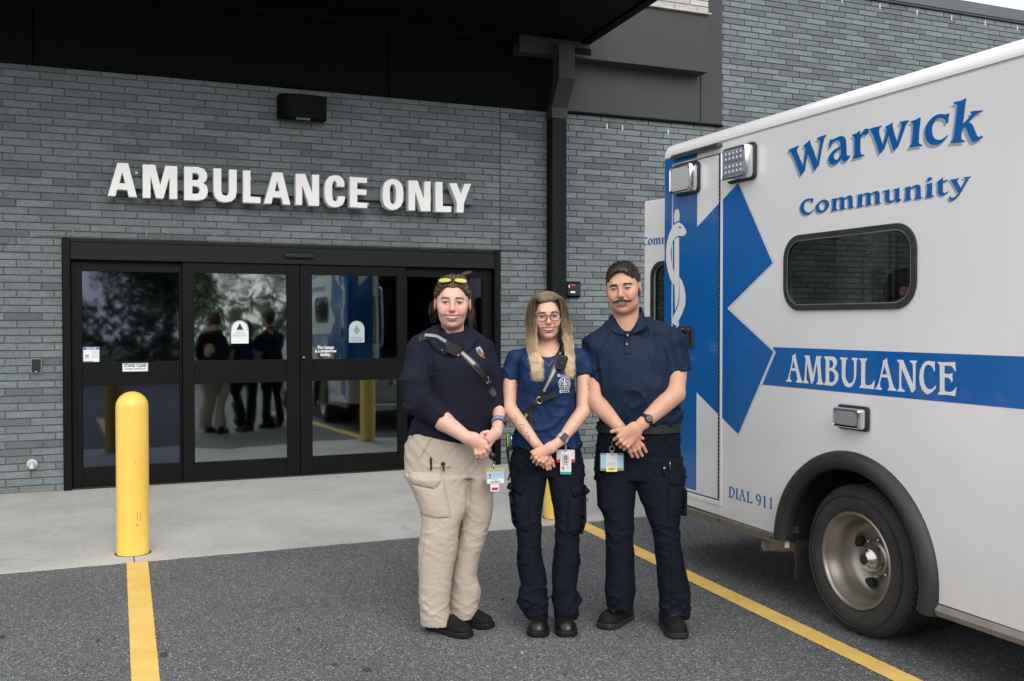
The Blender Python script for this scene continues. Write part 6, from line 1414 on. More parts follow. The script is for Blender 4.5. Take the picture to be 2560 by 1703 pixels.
# polo shirt
tor = [(575, 1590, 1860), (610, 1530, 1960), (660, 1455, 2030), (740, 1440, 2060), (850, 1455, 2062), (950, 1478, 2066), (1050, 1500, 2078), (1150, 1507, 2088), (1215, 1500, 2087), (1240, 1500, 2084)]
sh = [U(tubez(levels(P, tor, c5, HD, YC), 2.5), 0), U(cone(c5(1600, 545, .02), c5(1478, 650, .01), .060, .066), .04), U(cone(c5(1840, 520, .02), c5(2030, 625, .01), .062, .070), .04),
      U(clip(cone(c5(1478, 660, .01), c5(1466, 980, -.003), .066, .058), c5(1470, 915), (-.06, 0, -1)), .016), U(clip(cone(c5(2030, 640, .01), c5(2084, 900, -.035), .072, .068), c5(2078, 838, -.03), (.17, 0, -1)), .016)]
post = []
def polofold(X, Y, Z):
    zb = c5(0, 1150)[2]
    return .009*ridges(X*7+Z*2.5, Y*8, Z*4+X*3, 21, 2)+.006*(ridges(X*20+Z*7, Y*5, Z*4, 27, 3)-.3)+.010*ridges(X*14-Z*5, Y*8, Z*9, 22, 2)*np.exp(-((Z-zb)/.14)**2)+.007*ridges(X*9-Z*9, Y*9, Z*14, 24, 2)*np.clip((np.abs(X)-.14)/.06, 0, 1)-.005
sv, sf = run(sh, .0048, pad=.02, dis=polofold, it=1, post=post+[Cc(cone(c5(1700, 380, .02), c5(1700, 560, .02), .066, .068), .004)])
pol = P.mesh('polo_shirt', sv, sf, MPO); DS = Drape(sv, sf)
# collar
def collar_poly(P, D, pts_top, pts_bot, mat, parent, name='collar', lift=.005):
    """a fold-down collar between two rails of 3D local points (front edge shaped by the photo)"""
    n = len(pts_top); V = []; o = .004
    for k in range(5):
        t = k/4
        for a, b in zip(pts_top, pts_bot):
            a, b = Vector(a), Vector(b); p = a.lerp(b, t); c = Vector((0, .03, p.z)); out = (p-c); out.z = 0; out.normalize(); q = p+out*(.006*math.sin(math.pi*t*.8)); yd = D.y(q.x, q.z) if D else None; q.y = min(q.y, yd-lift*(.4+.6*t)) if yd is not None and q.y < .03 else q.y; V.append(q)
    m = len(V); V2 = [v+Vector((0, o, 0)) if v.y < .0 else v+(Vector((0, .03, v.z))-v).normalized()*o for v in V]
    F = []
    for k in range(4):
        for j in range(n-1): F.append((k*n+j, k*n+j+1, (k+1)*n+j+1, (k+1)*n+j)); F.append((m+k*n+j, m+(k+1)*n+j, m+(k+1)*n+j+1, m+k*n+j+1))
    for j in range(n-1): F.append((j, m+j, m+j+1, j+1)); F.append((4*n+j, 4*n+j+1, m+4*n+j+1, m+4*n+j))
    for k in range(4): F.append((k*n, (k+1)*n, m+(k+1)*n, m+k*n)); F.append((k*n+n-1, m+k*n+n-1, m+(k+1)*n+n-1, (k+1)*n+n-1))
    return P.mesh(name, np.array([tuple(v) for v in V+V2]), F, mat, parent)
nc = c5(1702, 500, .035)
def ringpt(a, r, z, cy=nc[1], sx=1.0): return (nc[0]+r*sx*math.sin(a), cy-r*math.cos(a), z)
tp, bt = [], []
for a, zt, zb, rt, rb in ((-.06, 556, 566, .074, .086), (-.35, 535, 575, .073, .094), (-.66, 500, 566, .073, .099), (-.97, 455, 548, .074, .100), (-1.2, 438, 500, .074, .094), (-1.6, 420, 468, .075, .088), (-2.3, 400, 440, .075, .085), (3.14, 395, 430, .075, .084), (2.3, 385, 430, .076, .086), (1.7, 368, 440, .077, .090), (1.25, 385, 480, .078, .096), (.99, 425, 530, .078, .103), (.7, 470, 552, .077, .099), (.40, 515, 562, .075, .093), (.08, 554, 566, .073, .086)):
    tp.append(ringpt(a, rt, c5(0, zt)[2])); bt.append(ringpt(a, rb, c5(0, zb)[2]))
collar_poly(P, DS, tp, bt, MPO, pol)
uv, uf = run([U(clip(cone(c5(1702, 500, .03), c5(1702, 590, .02), .0715, .077), c5(1702, 551, -.045), (0, -.42, .9)), 0)], .004)
P.mesh('undershirt', uv, uf, cloth('undershirt_navy', (.006, .010, .03), .8), pol)
patch(P, DS, [(1676, 560), (1712, 560), (1714, 708), (1668, 708)], c5, .0015, MPO, 'placket', pol)
for y in (573, 637):
    p = c5(1690, y); yy = DS.y(p[0], p[2], -.12); b = MB(); b.lathe((p[0], yy-.004, p[2]), (0, -1, 0), [(.0058, 0), (.0058, .0018), (.004, .0022), (.003, .0012), (0, .0012)], 14); P.mb(b, 'button', pm('button_grey', (.25, .27, .3), .25), pol, True)
seamtube(P, DS, [(2030, 505), (1985, 600), (1968, 700), (1972, 850)], c5, .0014, pol, MPO); seamtube(P, DS, [(1500, 545), (1480, 640), (1482, 760), (1500, 880)], c5, .0014, pol, MPO)
seamtube(P, DS, [(1962, 852), (2060, 840), (2165, 812)], c5, .0012, pol, MPO)
# body: one skin object
hidden = [U(ell((0, .02, 1.25), (.13, .08, .22)), 0), U(ell((0, .01, .98), (.13, .08, .12)), .05), *inleg(levels(P, lg, c6, HD, YL)), *inleg(levels(P, rg, c6, HD, [(0, -.07), (.3, -.06), (.55, -.05), (.9, 0)]))]
bv, bf = run(hidden, .014)
V_, F_ = merge([(hv, hf), (av, af), (bv, bf)])
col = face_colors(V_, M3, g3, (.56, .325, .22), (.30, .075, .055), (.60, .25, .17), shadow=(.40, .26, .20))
hz = c7(0, 560)[2]; kn = (np.abs(V_[:, 2]-hz) < .08)*(V_[:, 1] < -.15); col[kn] = col[kn]*np.array([1.0, .9, .86])
bod3 = P.mesh('body', V_, F_, MSK3, attrs={'col': col}); DH3 = Drape(hv, hf)
eyes_teeth(P, M3, 1.075, bod3, g3, (.035, .022, .015))
MHD = pm('dark_brown_hair', (.028, .017, .011), .45, spec=.5); MHD2 = pm('brown_hair_light', (.085, .055, .034), .45)
brow(P, M3, bod3, MHD, .0024, .0140, .0035, 240, .013, .050, DH3, (.0, .002))
def hairface(h):   # true where hair grows (head frame)
    x, y, z = h.T; front = y < .015+0*z
    return z > np.where(front, .058+.10*np.clip(-(y+.02), 0, 1)-.18*np.abs(x)**1.0*0+.0, -.03)
def short_hair(P, M, s, parent):
    cap = [U(ell((0, .016, .034), (.0805, .0995, .086)), 0), U(ell((.0, -.028, .074), (.062, .062, .045)), .02), U(ell((0, .05, -.01), (.074, .066, .07)), .02)]
    # cut out the face and neck
    cap2 = [(xform(p, M, s), k*s, m) for p, k, m in cap]
    face = [Cc(ell((0, -.10, -.030), (.073, .10, .110)), .006), Cc(ell((0, -.02, -.105), (.10, .085, .075)), .01), Cc(ell((0, -.105, .016), (.076, .064, .062)), .008), Cc(ell((.078, -.005, -.035), (.03, .035, .055)), .006), Cc(ell((-.078, -.005, -.035), (.03, .035, .055)), .006)]
    cap2 += [(xform(p, M, s), k*s, m) for p, k, m in face]
    Mi = np.array(M.inverted(), f32)
    def dis(X, Y, Z):
        x = Mi[0, 0]*X+Mi[0, 1]*Y+Mi[0, 2]*Z+Mi[0, 3]; y = Mi[1, 0]*X+Mi[1, 1]*Y+Mi[1, 2]*Z+Mi[1, 3]; z = Mi[2, 0]*X+Mi[2, 1]*Y+Mi[2, 2]*Z+Mi[2, 3]
        return .003*vnoise(x*60+y*50, y*28, z*40, 5)+.0015*vnoise(x*160, y*70, z*90, 6)
    v, f = run(cap2, .003, dis=dis, it=1)
    o = P.mesh('hair', v, f, MHD, parent); h = inv(M, v); r = np.random.default_rng(8)
    nrm = h-np.array([0, .02, .02]); nrm /= np.linalg.norm(nrm, axis=1)[:, None]
    pk = r.choice(len(h), 5200); paths = []; pl = []
    for i in pk:
        p = h[i]; n = nrm[i]; top = max(0, min(1, (p[2]-.05)/.045)); L = .003+.011*top
        fl = np.array([.35+.2*r.normal(), -.55*top+.25*(1-top)+.3*r.normal(), .55*top-.8*(1-top)])
        d = n*.22+fl*.8+r.normal(size=3)*.15; d /= np.linalg.norm(d)
        q = [p-n*.002, p+d*L*.5, p+d*L+np.array([0, 0, -.002])]
        (pl if (top > .4 and r.random() < .42) else paths).append(apply(M, q))
    v, f, t = strands(paths, .0007, .0002); P.mesh('hair_strands', v, f, MHD, o)
    v, f, t = strands(pl, .0008, .0002); P.mesh('hair_strands', v, f, MHD2, o)
short_hair(P, M3, 1.075, bod3)
# moustache
r = np.random.default_rng(2); paths = []
for k in range(430):
    x = r.uniform(-.039, .039); t = abs(x)/.039; z = -.0520-.008*t**1.8+r.normal()*.0022*(1-.5*t); y = -.0985+.020*t**2
    d = np.array([np.sign(x)*(.3+.45*t), .15*t, -.9+.1*t]); d /= np.linalg.norm(d); w = apply(M3, [[x, y, z]])[0]; yy = DH3.y(w[0], w[2], w[1])
    if abs(yy-w[1]) > .02: yy = w[1]
    p = np.array([w[0], yy-.001, w[2]]); R3 = np.array(M3.to_3x3()); dd = R3@d/1.075; L = .0070+.003*r.random()
    paths.append([p, p+dd*L*.5+np.array([0, -.003, 0]), p+dd*L+np.array([0, -.0015, 0])])
v, f, t = strands(paths, .0007, .0003); P.mesh('moustache', v, f, pm('moustache_brown', (.045, .027, .016), .5), bod3)
# belt, watch
b = MB()
for k, (z0, z1, e, mm, nm) in enumerate(((1212, 1262, .010, pm('belt_nylon', (.010, .010, .011), .6, bmp=.3, bscale=300), 'belt'),)):
    zz = [(c5(0, z1)[2], 0), (c5(0, z0)[2], 0)]; rows = []
    L_ = levels(P, tor, c5, HD, YC); L_.sort()
    for z in (c5(0, z1+10)[2], c5(0, z0-4)[2]):
        r4 = [np.interp(z, [l[0] for l in L_], [l[i] for l in L_]) for i in range(1, 5)]; rows.append((z, *r4))
    zc = (rows[0][0]+rows[1][0])/2; a_, cx0, hd_, yc_ = (rows[0][2]-rows[0][1])/2+e, (rows[0][2]+rows[0][1])/2, rows[0][3]+e, rows[0][4]
    prof = [(0, rows[0][0]), (0, rows[1][0])]; V = []; F = []; n = 72; 
    for off_ in (0, -.006):
        for z in (rows[0][0], rows[1][0]):
            for j in range(n):
                t = 2*math.pi*j/n; ct, st = math.cos(t), math.sin(t); k_ = (abs(ct)**2.5+abs(st)**2.5)**(-1/2.5)
                V.append((cx0+(a_+off_)*ct*k_, yc_+(hd_+off_)*st*k_, z))
    for j in range(n):
        q = (j+1) % n; F += [(j, q, n+q, n+j), (2*n+q, 2*n+j, 3*n+j, 3*n+q), (n+j, n+q, 3*n+q, 3*n+j), (q, j, 2*n+j, 2*n+q)]
    belt = P.mesh('belt', np.array(V), F, mm, trs, smooth=False)
zb = (rows[0][0]+rows[1][0])/2
for x_ in (1935, 1940):
    for dz in (-.009, .010):
        p = c5(x_, 0); yb_ = yc_-(hd_)*(max(0, 1-abs((p[0]-cx0)/a_)**2.5))**(1/2.5); b = MB(); b.lathe((p[0]-(.0 if x_ == 1940 else .03), yb_+.004, zb+dz), (.35, -1, 0), [(.0065, 0), (.0065, .006), (.004, .008), (0, .0082)], 12); P.mb(b, 'belt_snap', MPL, belt, True)
def watch(P, wrist, axis, r, face_n, mat, face_r, dark=True, sq=False, strapw=.011, name='watch'):
    w = Vector(wrist); a = Vector(axis).normalized(); b = MB(); fn = Vector(face_n); fn = (fn-a*fn.dot(a)).normalized()
    b.lathe(w, a, [(r, -strapw), (r+.0035, -strapw), (r+.0035, strapw), (r, strapw)], 28, up=fn); st = P.mb(b, name, mat, None, True)
    b = MB(); c = w+fn*(r+.001); u = fn.cross(a)
    if sq:
        mp_ = lambda x, y, d: tuple(c+a*y+u*x+fn*d); b.prism([rrect(-.016, -.019, .016, .019, .006)], mp_, -.004, .009); P.mb(b, 'watch_case', pm('watch_case_grey', (.10, .10, .11), .3, .7), st)
        b = MB(); b.prism([rrect(-.0145, -.0175, .0145, .0175, .005)], mp_, .0092, .0105); P.mb(b, 'watch_face', pm('watch_glass', (.006, .006, .008), .06, coat=1), st)
    else:
        b.lathe(c, fn, [(face_r, -.004), (face_r+.0008, .006), (face_r-.002, .011), (face_r-.005, .012), (face_r-.006, .010), (0, .010)], 28); P.mb(b, 'watch_case', MPL, st, True)
        b = MB()
        for k in range(12):
            t = k*math.pi/6; q = c+fn*.0108+(a*math.cos(t)+u*math.sin(t))*(face_r-.0085); b.lathe(q, fn, [(.0014, 0), (.0014, .0006), (0, .0006)], 6)
        for t, L in ((.9, .008), (2.3, .011)): q = c+fn*.0112; b.tube([q, q+(a*math.cos(t)+u*math.sin(t))*L], .0007, 4)
        P.mb(b, 'watch_markings', pm('lume_white', (.6, .62, .6), .4), st)
    return st
ax = Vector(Rb)-Vector(Rc); wv = Vector(Rc)+ax.normalized()*.020
watch(P, wv, ax, .032, (0.1, -1, .25), MPL, .0195)
# pockets and pens on the trousers
patch(P, DT, [(1985, 225), (2085, 210), (2130, 255), (2118, 290), (2045, 322), (1985, 285)], c6, .003, MNV, 'pocket_flap', trs, bulge=.004)
patch(P, DT, [(1468, 225), (1500, 190), (1512, 215), (1508, 262), (1462, 282), (1455, 262)], c6, .004, MNV, 'pocket_flap', trs, bulge=.004)
patch(P, DT, [(1992, 330), (2118, 300), (2112, 520), (1975, 530), (1978, 320)], c6, .0025, MNV, 'cargo_pocket', trs, bulge=.006)
seamtube(P, DT, [(1930, 190), (2060, 165)], c6, .0016, trs, MNV); seamtube(P, DT, [(1940, 235), (1990, 228)], c6, .0016, trs, MNV); seamtube(P, DT, [(1960, -20), (2080, 130)], c6, .0016, trs, MNV)
seamtube(P, DT, [(1975, 300), (1970, 520), (1990, 800), (2000, 1250)], c6, .0014, trs, MNV)
def pen(P, D, a, b_, cv, mat, nm='pen', r=.0045, lab=None, clip=None):
    A, B = cv(*a), cv(*b_); ya = D.y(A[0], A[2], -.1)-.005; yb = D.y(B[0], B[2], -.1)-.005
    b = MB(); b.tube([(A[0], ya, A[2]), (A[0]*.9+B[0]*.1, ya*.9+yb*.1, A[2]*.9+B[2]*.1), (B[0], yb, B[2])], [r*.6, r, r], 8)
    o = P.mb(b, nm, mat, None, True)
    return o
for a, b_, m_, l_ in (((1948, 172), (1948, 238), MPL, 'thin black pen with a pale clip in the cargo pocket of the man in the polo shirt'), ((1992, 135), (1994, 200), pm('pen_steel', (.2, .2, .2), .25, .9), 'steel pen beside the black one in the cargo pocket of the man in the polo shirt')):
    o = pen(P, DT, a, b_, c6, m_)
p = c6(1950, 178); b = MB(); b.lathe((p[0], DT.y(p[0], p[2], -.1)-.006, p[2]), (0, -1, 0), [(.006, 0), (.006, .005), (0, .006)], 8); P.mb(b, 'pen_cap', pm('teal_cap', (.15, .45, .48), .3), None, True)
# boots
G3 = lambda px, py: tuple((lambda d: (((px-1280)/2488.9*d)-P.x0, d-P.D))(CAMH*2488.9/(py-803.7)))
h1, t1 = G3(1575, 1556), G3(1502, 1578); h1 = (h1[0], min(h1[1], t1[1]+.16))
shoe(P, (t1[0]+.17, t1[1]+.20), (t1[0]+.01, t1[1]-.01), .112, 'boot', MNUB, MSO2, True, toe_h=.058)
t2 = G3(1697, 1604); shoe(P, (t2[0]-.020, t2[1]+.265), (t2[0]+.012, t2[1]-.005), .112, 'boot', MNUB, MSO2, True, toe_h=.058)
# ================= the woman in the middle =================
P = P2 = Person(5.04, 1367, 'woman with long blonde hair and glasses in blue t-shirt, standing in the middle'); c5, c6 = P.c5, P.c6
g2 = dict(jaw=.044, face=.0605, chin=-.103, mw=.0340, curl=.0130, open=.0078, eye=.0034)
S2 = .985; M2 = make_head_M(P, 1370.5, 790, -.085, 2, 3, -3, S2)
neck = [(cone(M2 @ Vector((0, .028, -.06)), c5(1130, 700, .03), .050, .054), .02, 'u'), (cone(c5(1040, 735, .02), c5(1220, 735, .02), .045, .045), .05, 'u'), (ell(c5(1130, 760, -.01), (.10, .06, .07)), .04, 'u')]
hp = [(xform(p, M2, S2), k*S2, m) for p, k, m in head_prims(g2)]
lo, hi = bounds([p for p in hp if p[2] == 'u'], .012); lo[2] -= .13; lo[0] -= .04; hi[0] += .04; lo[1] -= .03
hv, hf = run(neck+hp, .0024, lo, hi, it=1)
La, Lb, Lc = c5(856, 870, .0), c5(852, 1105, -.05), c5(1045, 1362, -.150)
Ra, Rb, Rc = c5(1390, 845, .0), c5(1388, 1128, -.05), c5(1232, 1335, -.155)
arms = [U(cone(La, Lb, .038, .034), .01), U(cone(Lb, Lc, .036, .0235, bulge=.004), .012), U(cone(Ra, Rb, .038, .034), .01), U(cone(Rb, Rc, .036, .0235, bulge=.004), .012)]
d0, d1 = -.158, -.188
hand = [U(cone(Lc, c5(1105, 1430, d0), .022, .026, sq=(1, .6, 1)), .01)]
hand += finger(P, c5, [(1085, 1470, d0), (1090, 1505, d0), (1100, 1535, d0+.006)], .0078)
hand += finger(P, c5, [(1105, 1470, d0-.004), (1118, 1512, d0-.004), (1128, 1550, d0+.006)], .0082)
hand += finger(P, c5, [(1128, 1465, d0-.004), (1142, 1508, d0-.004), (1150, 1545, d0+.006)], .0082)
hand += finger(P, c5, [(1145, 1455, d0-.002), (1165, 1490, d0-.002), (1176, 1528, d0+.006)], .0080)
hand += [U(cone(Rc, c5(1150, 1395, d1), .023, .027, sq=(1, .62, 1)), .012), U(cone(c5(1155, 1390, d1), c5(1070, 1440, d1-.003), .027, .025, sq=(1, .6, 1)), .012)]
hand += finger(P, c5, [(1060, 1420, d1-.006), (1030, 1440, d1-.010), (1012, 1468, d1+.012)], .0084)
hand += finger(P, c5, [(1075, 1445, d1-.006), (1045, 1468, d1-.011), (1028, 1496, d1+.010)], .0086)
hand += finger(P, c5, [(1100, 1462, d1-.006), (1068, 1488, d1-.010), (1052, 1515, d1+.008)], .0084)
hand += finger(P, c5, [(1125, 1468, d1-.004), (1098, 1496, d1-.008), (1080, 1518, d1+.006)], .0078)
hand += finger(P, c5, [(1105, 1395, d1), (1050, 1408, d1-.004), (1012, 1424, d1+.002)], .0088)
av, af = run(arms+hand, .003, it=1)
HD = [(0, .055), (.08, .066), (.3, .066), (.5, .070), (.7, .085), (.88, .10), (1.0, .10), (1.1, .092), (1.22, .10), (1.3, .112), (1.38, .095), (1.45, .065)]
YC = [(0, -.02), (.5, -.02), (.8, 0), (1.0, -.005), (1.25, -.02), (1.45, .015)]
hips = [(1100, 1292, 1447), (1120, 1284, 1453), (1150, 1275, 1461), (1188, 1274, 1463)]
lg = [(250, 858, 1132), (330, 860, 1122), (400, 863, 1110), (500, 868, 1096), (600, 884, 1088), (660, 906, 1086), (750, 912, 1086), (850, 905, 1094), (950, 908, 1122), (1020, 926, 1132), (1085, 930, 1120), (1110, 912, 1118), (1150, 908, 1130), (1205, 922, 1134), (1250, 952, 1138), (1290, 974, 1125)]
rg = [(250, 1125, 1395), (330, 1135, 1395), (400, 1148, 1395), (500, 1166, 1390), (600, 1178, 1384), (660, 1180, 1366), (750, 1178, 1362), (850, 1165, 1366), (950, 1155, 1362), (1020, 1156, 1350), (1080, 1160, 1342), (1118, 1160, 1368), (1150, 1158, 1378), (1205, 1168, 1360), (1250, 1186, 1362), (1300, 1196, 1344)]
YL = [(0, -.05), (.5, -.04), (.9, 0)]
tr = [U(tubez(levels(P, hips, lambda x, y, d: P.q(x, y, d), HD, YC), 2.4), 0), U(tubez(levels(P, lg, c6, HD, YL), 2.2), .008), U(tubez(levels(P, rg, c6, HD, YL), 2.2), .008)]
tv, tf = run(tr, .005, pad=.02, dis=folds_trouser(.50, .12, 31, 1.25), it=1)
trs = P.mesh('trousers', tv, tf, MNV); DT = Drape(tv, tf)
tor = [(690, 1010, 1255), (715, 930, 1330), (760, 895, 1360), (840, 905, 1345), (900, 918, 1330), (980, 915, 1332), (1060, 905, 1330), (1130, 915, 1322), (1200, 925, 1325), (1280, 900, 1355), (1340, 890, 1366), (1380, 888, 1370)]
sh = [U(tubez(levels(P, tor, c5, [(a, b+.012) for a, b in HD], YC), 2.3), 0), U(cone(c5(1010, 712, .015), c5(900, 740, .01), .040, .044), .03), U(cone(c5(1240, 705, .015), c5(1355, 735, .01), .040, .044), .03),
      U(clip(cone(c5(890, 745, .01), c5(842, 925, .0), .045, .052), c5(850, 892), (-.14, 0, -1)), .014), U(clip(cone(c5(1362, 740, .01), c5(1410, 908, .0), .045, .052), c5(1400, 858), (.30, 0, -1)), .014),
      U(ell(c5(1030, 900, -.085), (.062, .04, .055)), .03), U(ell(c5(1215, 900, -.085), (.062, .04, .055)), .03)]
post = [
        Cc(cone(c5(1130, 560, .01), c5(1130, 690, -.02), .060, .055), .006), Cc(ell(c5(1128, 680, -.09), (.063, .07, .040)), .004)]
def tfold(X, Y, Z):
    zb = c5(0, 1230)[2]
    return .008*ridges(X*7+Z*2, Y*8, Z*7-X*5, 41, 2)+.012*ridges(X*9-Z*7, Y*8, Z*16, 42, 2)*np.exp(-((Z-zb)/.15)**2)+.007*ridges(X*12, Y*9, Z*10+X*9, 44, 2)-.004
sv, sf = run(sh, .0045, pad=.02, dis=tfold, it=1, post=post)
tee = P.mesh('t_shirt', sv, sf, MTS); DS = Drape(sv, sf)
hidden = [U(ell((0, .02, 1.2), (.10, .06, .2)), 0), U(ell((0, .01, .98), (.11, .07, .12)), .05), *inleg(levels(P, lg, c6, HD, YL)), *inleg(levels(P, rg, c6, HD, YL))]
bv, bf = run(hidden, .014); V_, F_ = merge([(hv, hf), (av, af), (bv, bf)])
col = face_colors(V_, M2, g2, (.64, .40, .285), (.33, .065, .06), (.66, .30, .22))
hz = c5(0, 1460)[2]; kn = (np.abs(V_[:, 2]-hz) < .07)*(V_[:, 1] < -.13); col[kn] = col[kn]*np.array([1.0, .90, .87])
bod2 = P.mesh('body', V_, F_, MSK2, attrs={'col': col}); DH2 = Drape(hv, hf)
eyes_teeth(P, M2, S2, bod2, g2, (.05, .035, .025))
brow(P, M2, bod2, pm('brow_brown', (.09, .055, .035), .5), .0012, .0158, .0040, 110, .014, .047, DH2)
# long ombre hair
def mat_hair(name, c0, c1, c2):
    m, N = newmat(name); a = N.add('ShaderNodeAttribute', attribute_name='t'); c = ramp(N, a.outputs['Fac'], [(0., c0), (.30, c0), (.62, c1), (1., c2)])
    r = N.add('ShaderNodeAttribute', attribute_name='rnd'); f = ramp(N, r.outputs['Fac'], [(0., (.30,)*3), (1., (1.55,)*3)]); N.link(mixrgb(N, 1., c, f, 'MULTIPLY'), N.b.inputs['Base Color'])
    N.b.inputs['Roughness'].default_value = .42; N.b.inputs['Specular IOR Level'].default_value = .45; return m
MHB = mat_hair('ombre_hair', (.17, .115, .07), (.48, .34, .20), (.78, .59, .37))
cap = [U(ell((0, .015, .033), (.0808, .0995, .0880)), 0)]
cap = [(xform(p, M2, S2), k, m) for p, k, m in cap+[Cc(ell((0, -.105, -.02), (.074, .085, .109)), .006), Cc(ell((0, -.05, -.12), (.12, .12, .10)), .01)]]
v, f = run(cap, .003); P.mesh('hair', v, f, pm('scalp_brown', (.10, .062, .038), .6), bod2)
r = np.random.default_rng(4); paths = []; RN = []
px0 = .016    # parting
for k in range(5000):
    s_ = -1 if r.random() < .54 else 1
    u = r.random()            # 0 front .. 1 back
    clump = round(u*26)/26; u2 = .68*u+.32*clump+.012*r.normal()
    th = 1.05-2.2*u2          # position along the parting, front to back over the crown
    srf = lambda x, y: .033+.0915*math.sqrt(max(.02, 1-(x/.0835)**2-((y-.015)/.1025)**2))
    y_ = -.072+.166*u2; x_ = px0+s_*.002+.002*r.normal(); a0 = np.array([x_, y_, srf(x_, y_)])
    y_ = -.072+.156*u2; x_ = s_*.032; a1 = np.array([x_, y_, srf(x_, y_)+.002])
    out = .088+.030*r.random()**1.0; inn = 1-r.random()**1.6
    # width of the curtain at mid height; front strands frame the face
    xm = (.058 if s_ < 0 else .063)+(.043 if s_ < 0 else .041)*(1-inn)
    ym = -.060+.145*u2+.010*r.normal()
    if xm < .085: ym = min(ym, -.052-.5*(.085-xm)+.006*r.normal())
    hl = (-.33+.10*((clump*7919) % 1)+.06*r.random()**2) if u2 < .75 else -.29+.1*r.random()
    flare = (.0 if s_ < 0 else .014)
    ph = 40*clump+r.normal()*.7; wv = (.008+.010*((clump*631) % 1))*(.6+.8*r.random())
    pts = [a0, a1]
    pts.append(np.array([s_*(.054+.012*(1-inn)), a0[1]*.9-.010*(1-u2), .099+.003*r.normal()]))
    pts.append(np.array([s_*(.5*(xm+.070)+.010*(1-inn)), .5*(a0[1]+ym)-.006, .056+.006*r.normal()]))
    pts.append(np.array([s_*(xm+.006), ym, -.005]))
    zz = [-.07, -.12, -.17, -.22, -.26, -.30]
    for z in zz:
        if z < hl: break
        t = (z+.005)/(hl+.005)
        tip = (.70 if s_ < 0 else 1.05); x = xm+.012*math.sin(t*3.1)-(xm-.085)*.2*t+flare*t*t - (.016*t*t if s_ < 0 else 0)
        if z < -.13: ym2 = min(ym, .02)-.02*(t)   # comes to rest over the chest and shoulders
        else: ym2 = ym
        pts.append(np.array([s_*(x+wv*min(1, -z*9)*math.sin(ph+z*44)), ym2+wv*.8*math.cos(ph*1.3+z*40), z]))
    pts.append(np.array([s_*(x+wv*math.sin(ph+hl*44)+.004*r.normal()), ym2-.004, hl]))
    P_ = np.array(pts); n = 22; tt = np.r_[0, np.cumsum(np.linalg.norm(np.diff(P_, axis=0), axis=1))]; tt /= tt[-1]
    q = np.stack([np.interp(np.linspace(0, 1, n), tt, P_[:, i]) for i in range(3)], 1)
    q[1:-1] = (q[:-2]+q[1:-1]*2+q[2:])/4
    paths.append(apply(M2, q)); RN.append(.65*(hash(clump*997) % 100)/100+.35*r.random() if True else 0)
# keep the curtain in front of the shirt
for p in paths:
    for i in range(8, len(p)):
        y = DS.y(p[i][0], p[i][2])
        if y is not None and p[i][1] > y-.006: p[i][1] = y-.006-.010*((i*37) % 5)/5
v, f, t = strands(paths, .0008, .0002); zt = inv(M2, v)[:, 2]; tcol = np.clip((.07-zt)/.27, 0, 1)
rn = np.repeat(np.array(RN), 22*3); P.mesh('long_hair', v, f, MHB, bod2, attrs={'t': np.clip(tcol+.45*(rn-.5), 0, 1), 'rnd': rn})
# glasses
MGF = pm('plum_glasses_frame', (.035, .012, .022), .2, coat=.6)
def glasses(P, M, parent, mat, zc, hw, hh, sep, y0, thick, lensmat, tilt=0, name='glasses', n=28, tem=True):
    b = MB(); rim = []
    for s_ in (-1, 1):
        pts = []
        for k in range(n):
            a = 2*math.pi*k/n; ca, sa = math.cos(a), math.sin(a); e = 2.6; kx = (abs(ca)**e+abs(sa)**e)**(-1/e)
            x = ca*kx*hw; z = sa*kx*hh*(1.06 if sa > 0 else 1); X = s_*sep+x*1.0
            pts.append(Vector((X, y0+.55*abs(X)**2*5*.9+tilt*z, zc+z+.08*(abs(X)-sep)*(1 if sa > 0 else 0))))
        rim.append(pts); b.tube(pts, thick, 6, closed=True)
    b.tube([(-sep+hw*.98, y0+.004, zc+hh*.35), (0, y0-.001, zc+hh*.55), (sep-hw*.98, y0+.004, zc+hh*.35)], thick*1.1, 6)
    if tem:
        for s_ in (-1, 1): xo = s_*(sep+hw); yo = y0+.55*abs(xo)**2*4.5; b.tube([(xo, yo, zc+hh*.55), (xo+s_*.004, yo+.01, zc+hh*.5), (s_*.080, .0, zc+hh*.2), (s_*.080, .03, zc-.012)], thick*1.0, 6)
    b.v = [tuple(q) for q in apply(M, [tuple(v) for v in b.v])]; o = P.mb(b, name, mat, parent, True)
    for pts in rim:
        b = MB(); m = len(pts); c = sum(pts, Vector())/m; b.add([tuple(p+Vector((0, .0006, 0))) for p in pts]+[tuple(c+Vector((0, -.0015, 0)))], [(k, (k+1) % m, m) for k in range(m)])
        b.v = [tuple(q) for q in apply(M, [tuple(v) for v in b.v])]; P.mb(b, 'lens', lensmat, o, True)
    return o
def clearlens():
    m, N = newmat('clear_spectacle_lens'); N.n.remove(N.b); t = N.add('ShaderNodeBsdfTransparent'); g = N.add('ShaderNodeBsdfGlossy'); g.inputs['Roughness'].default_value = .02
    mi = N.add('ShaderNodeMixShader'); mi.inputs[0].default_value = .09; N.link(t.outputs[0], mi.inputs[1]); N.link(g.outputs[0], mi.inputs[2]); N.link(mi.outputs[0], N.n['Material Output'].inputs[0]); return m
glasses(P, M2, bod2, MGF, -.006, .0255, .0190, .0335, -.107, .0021, clearlens())
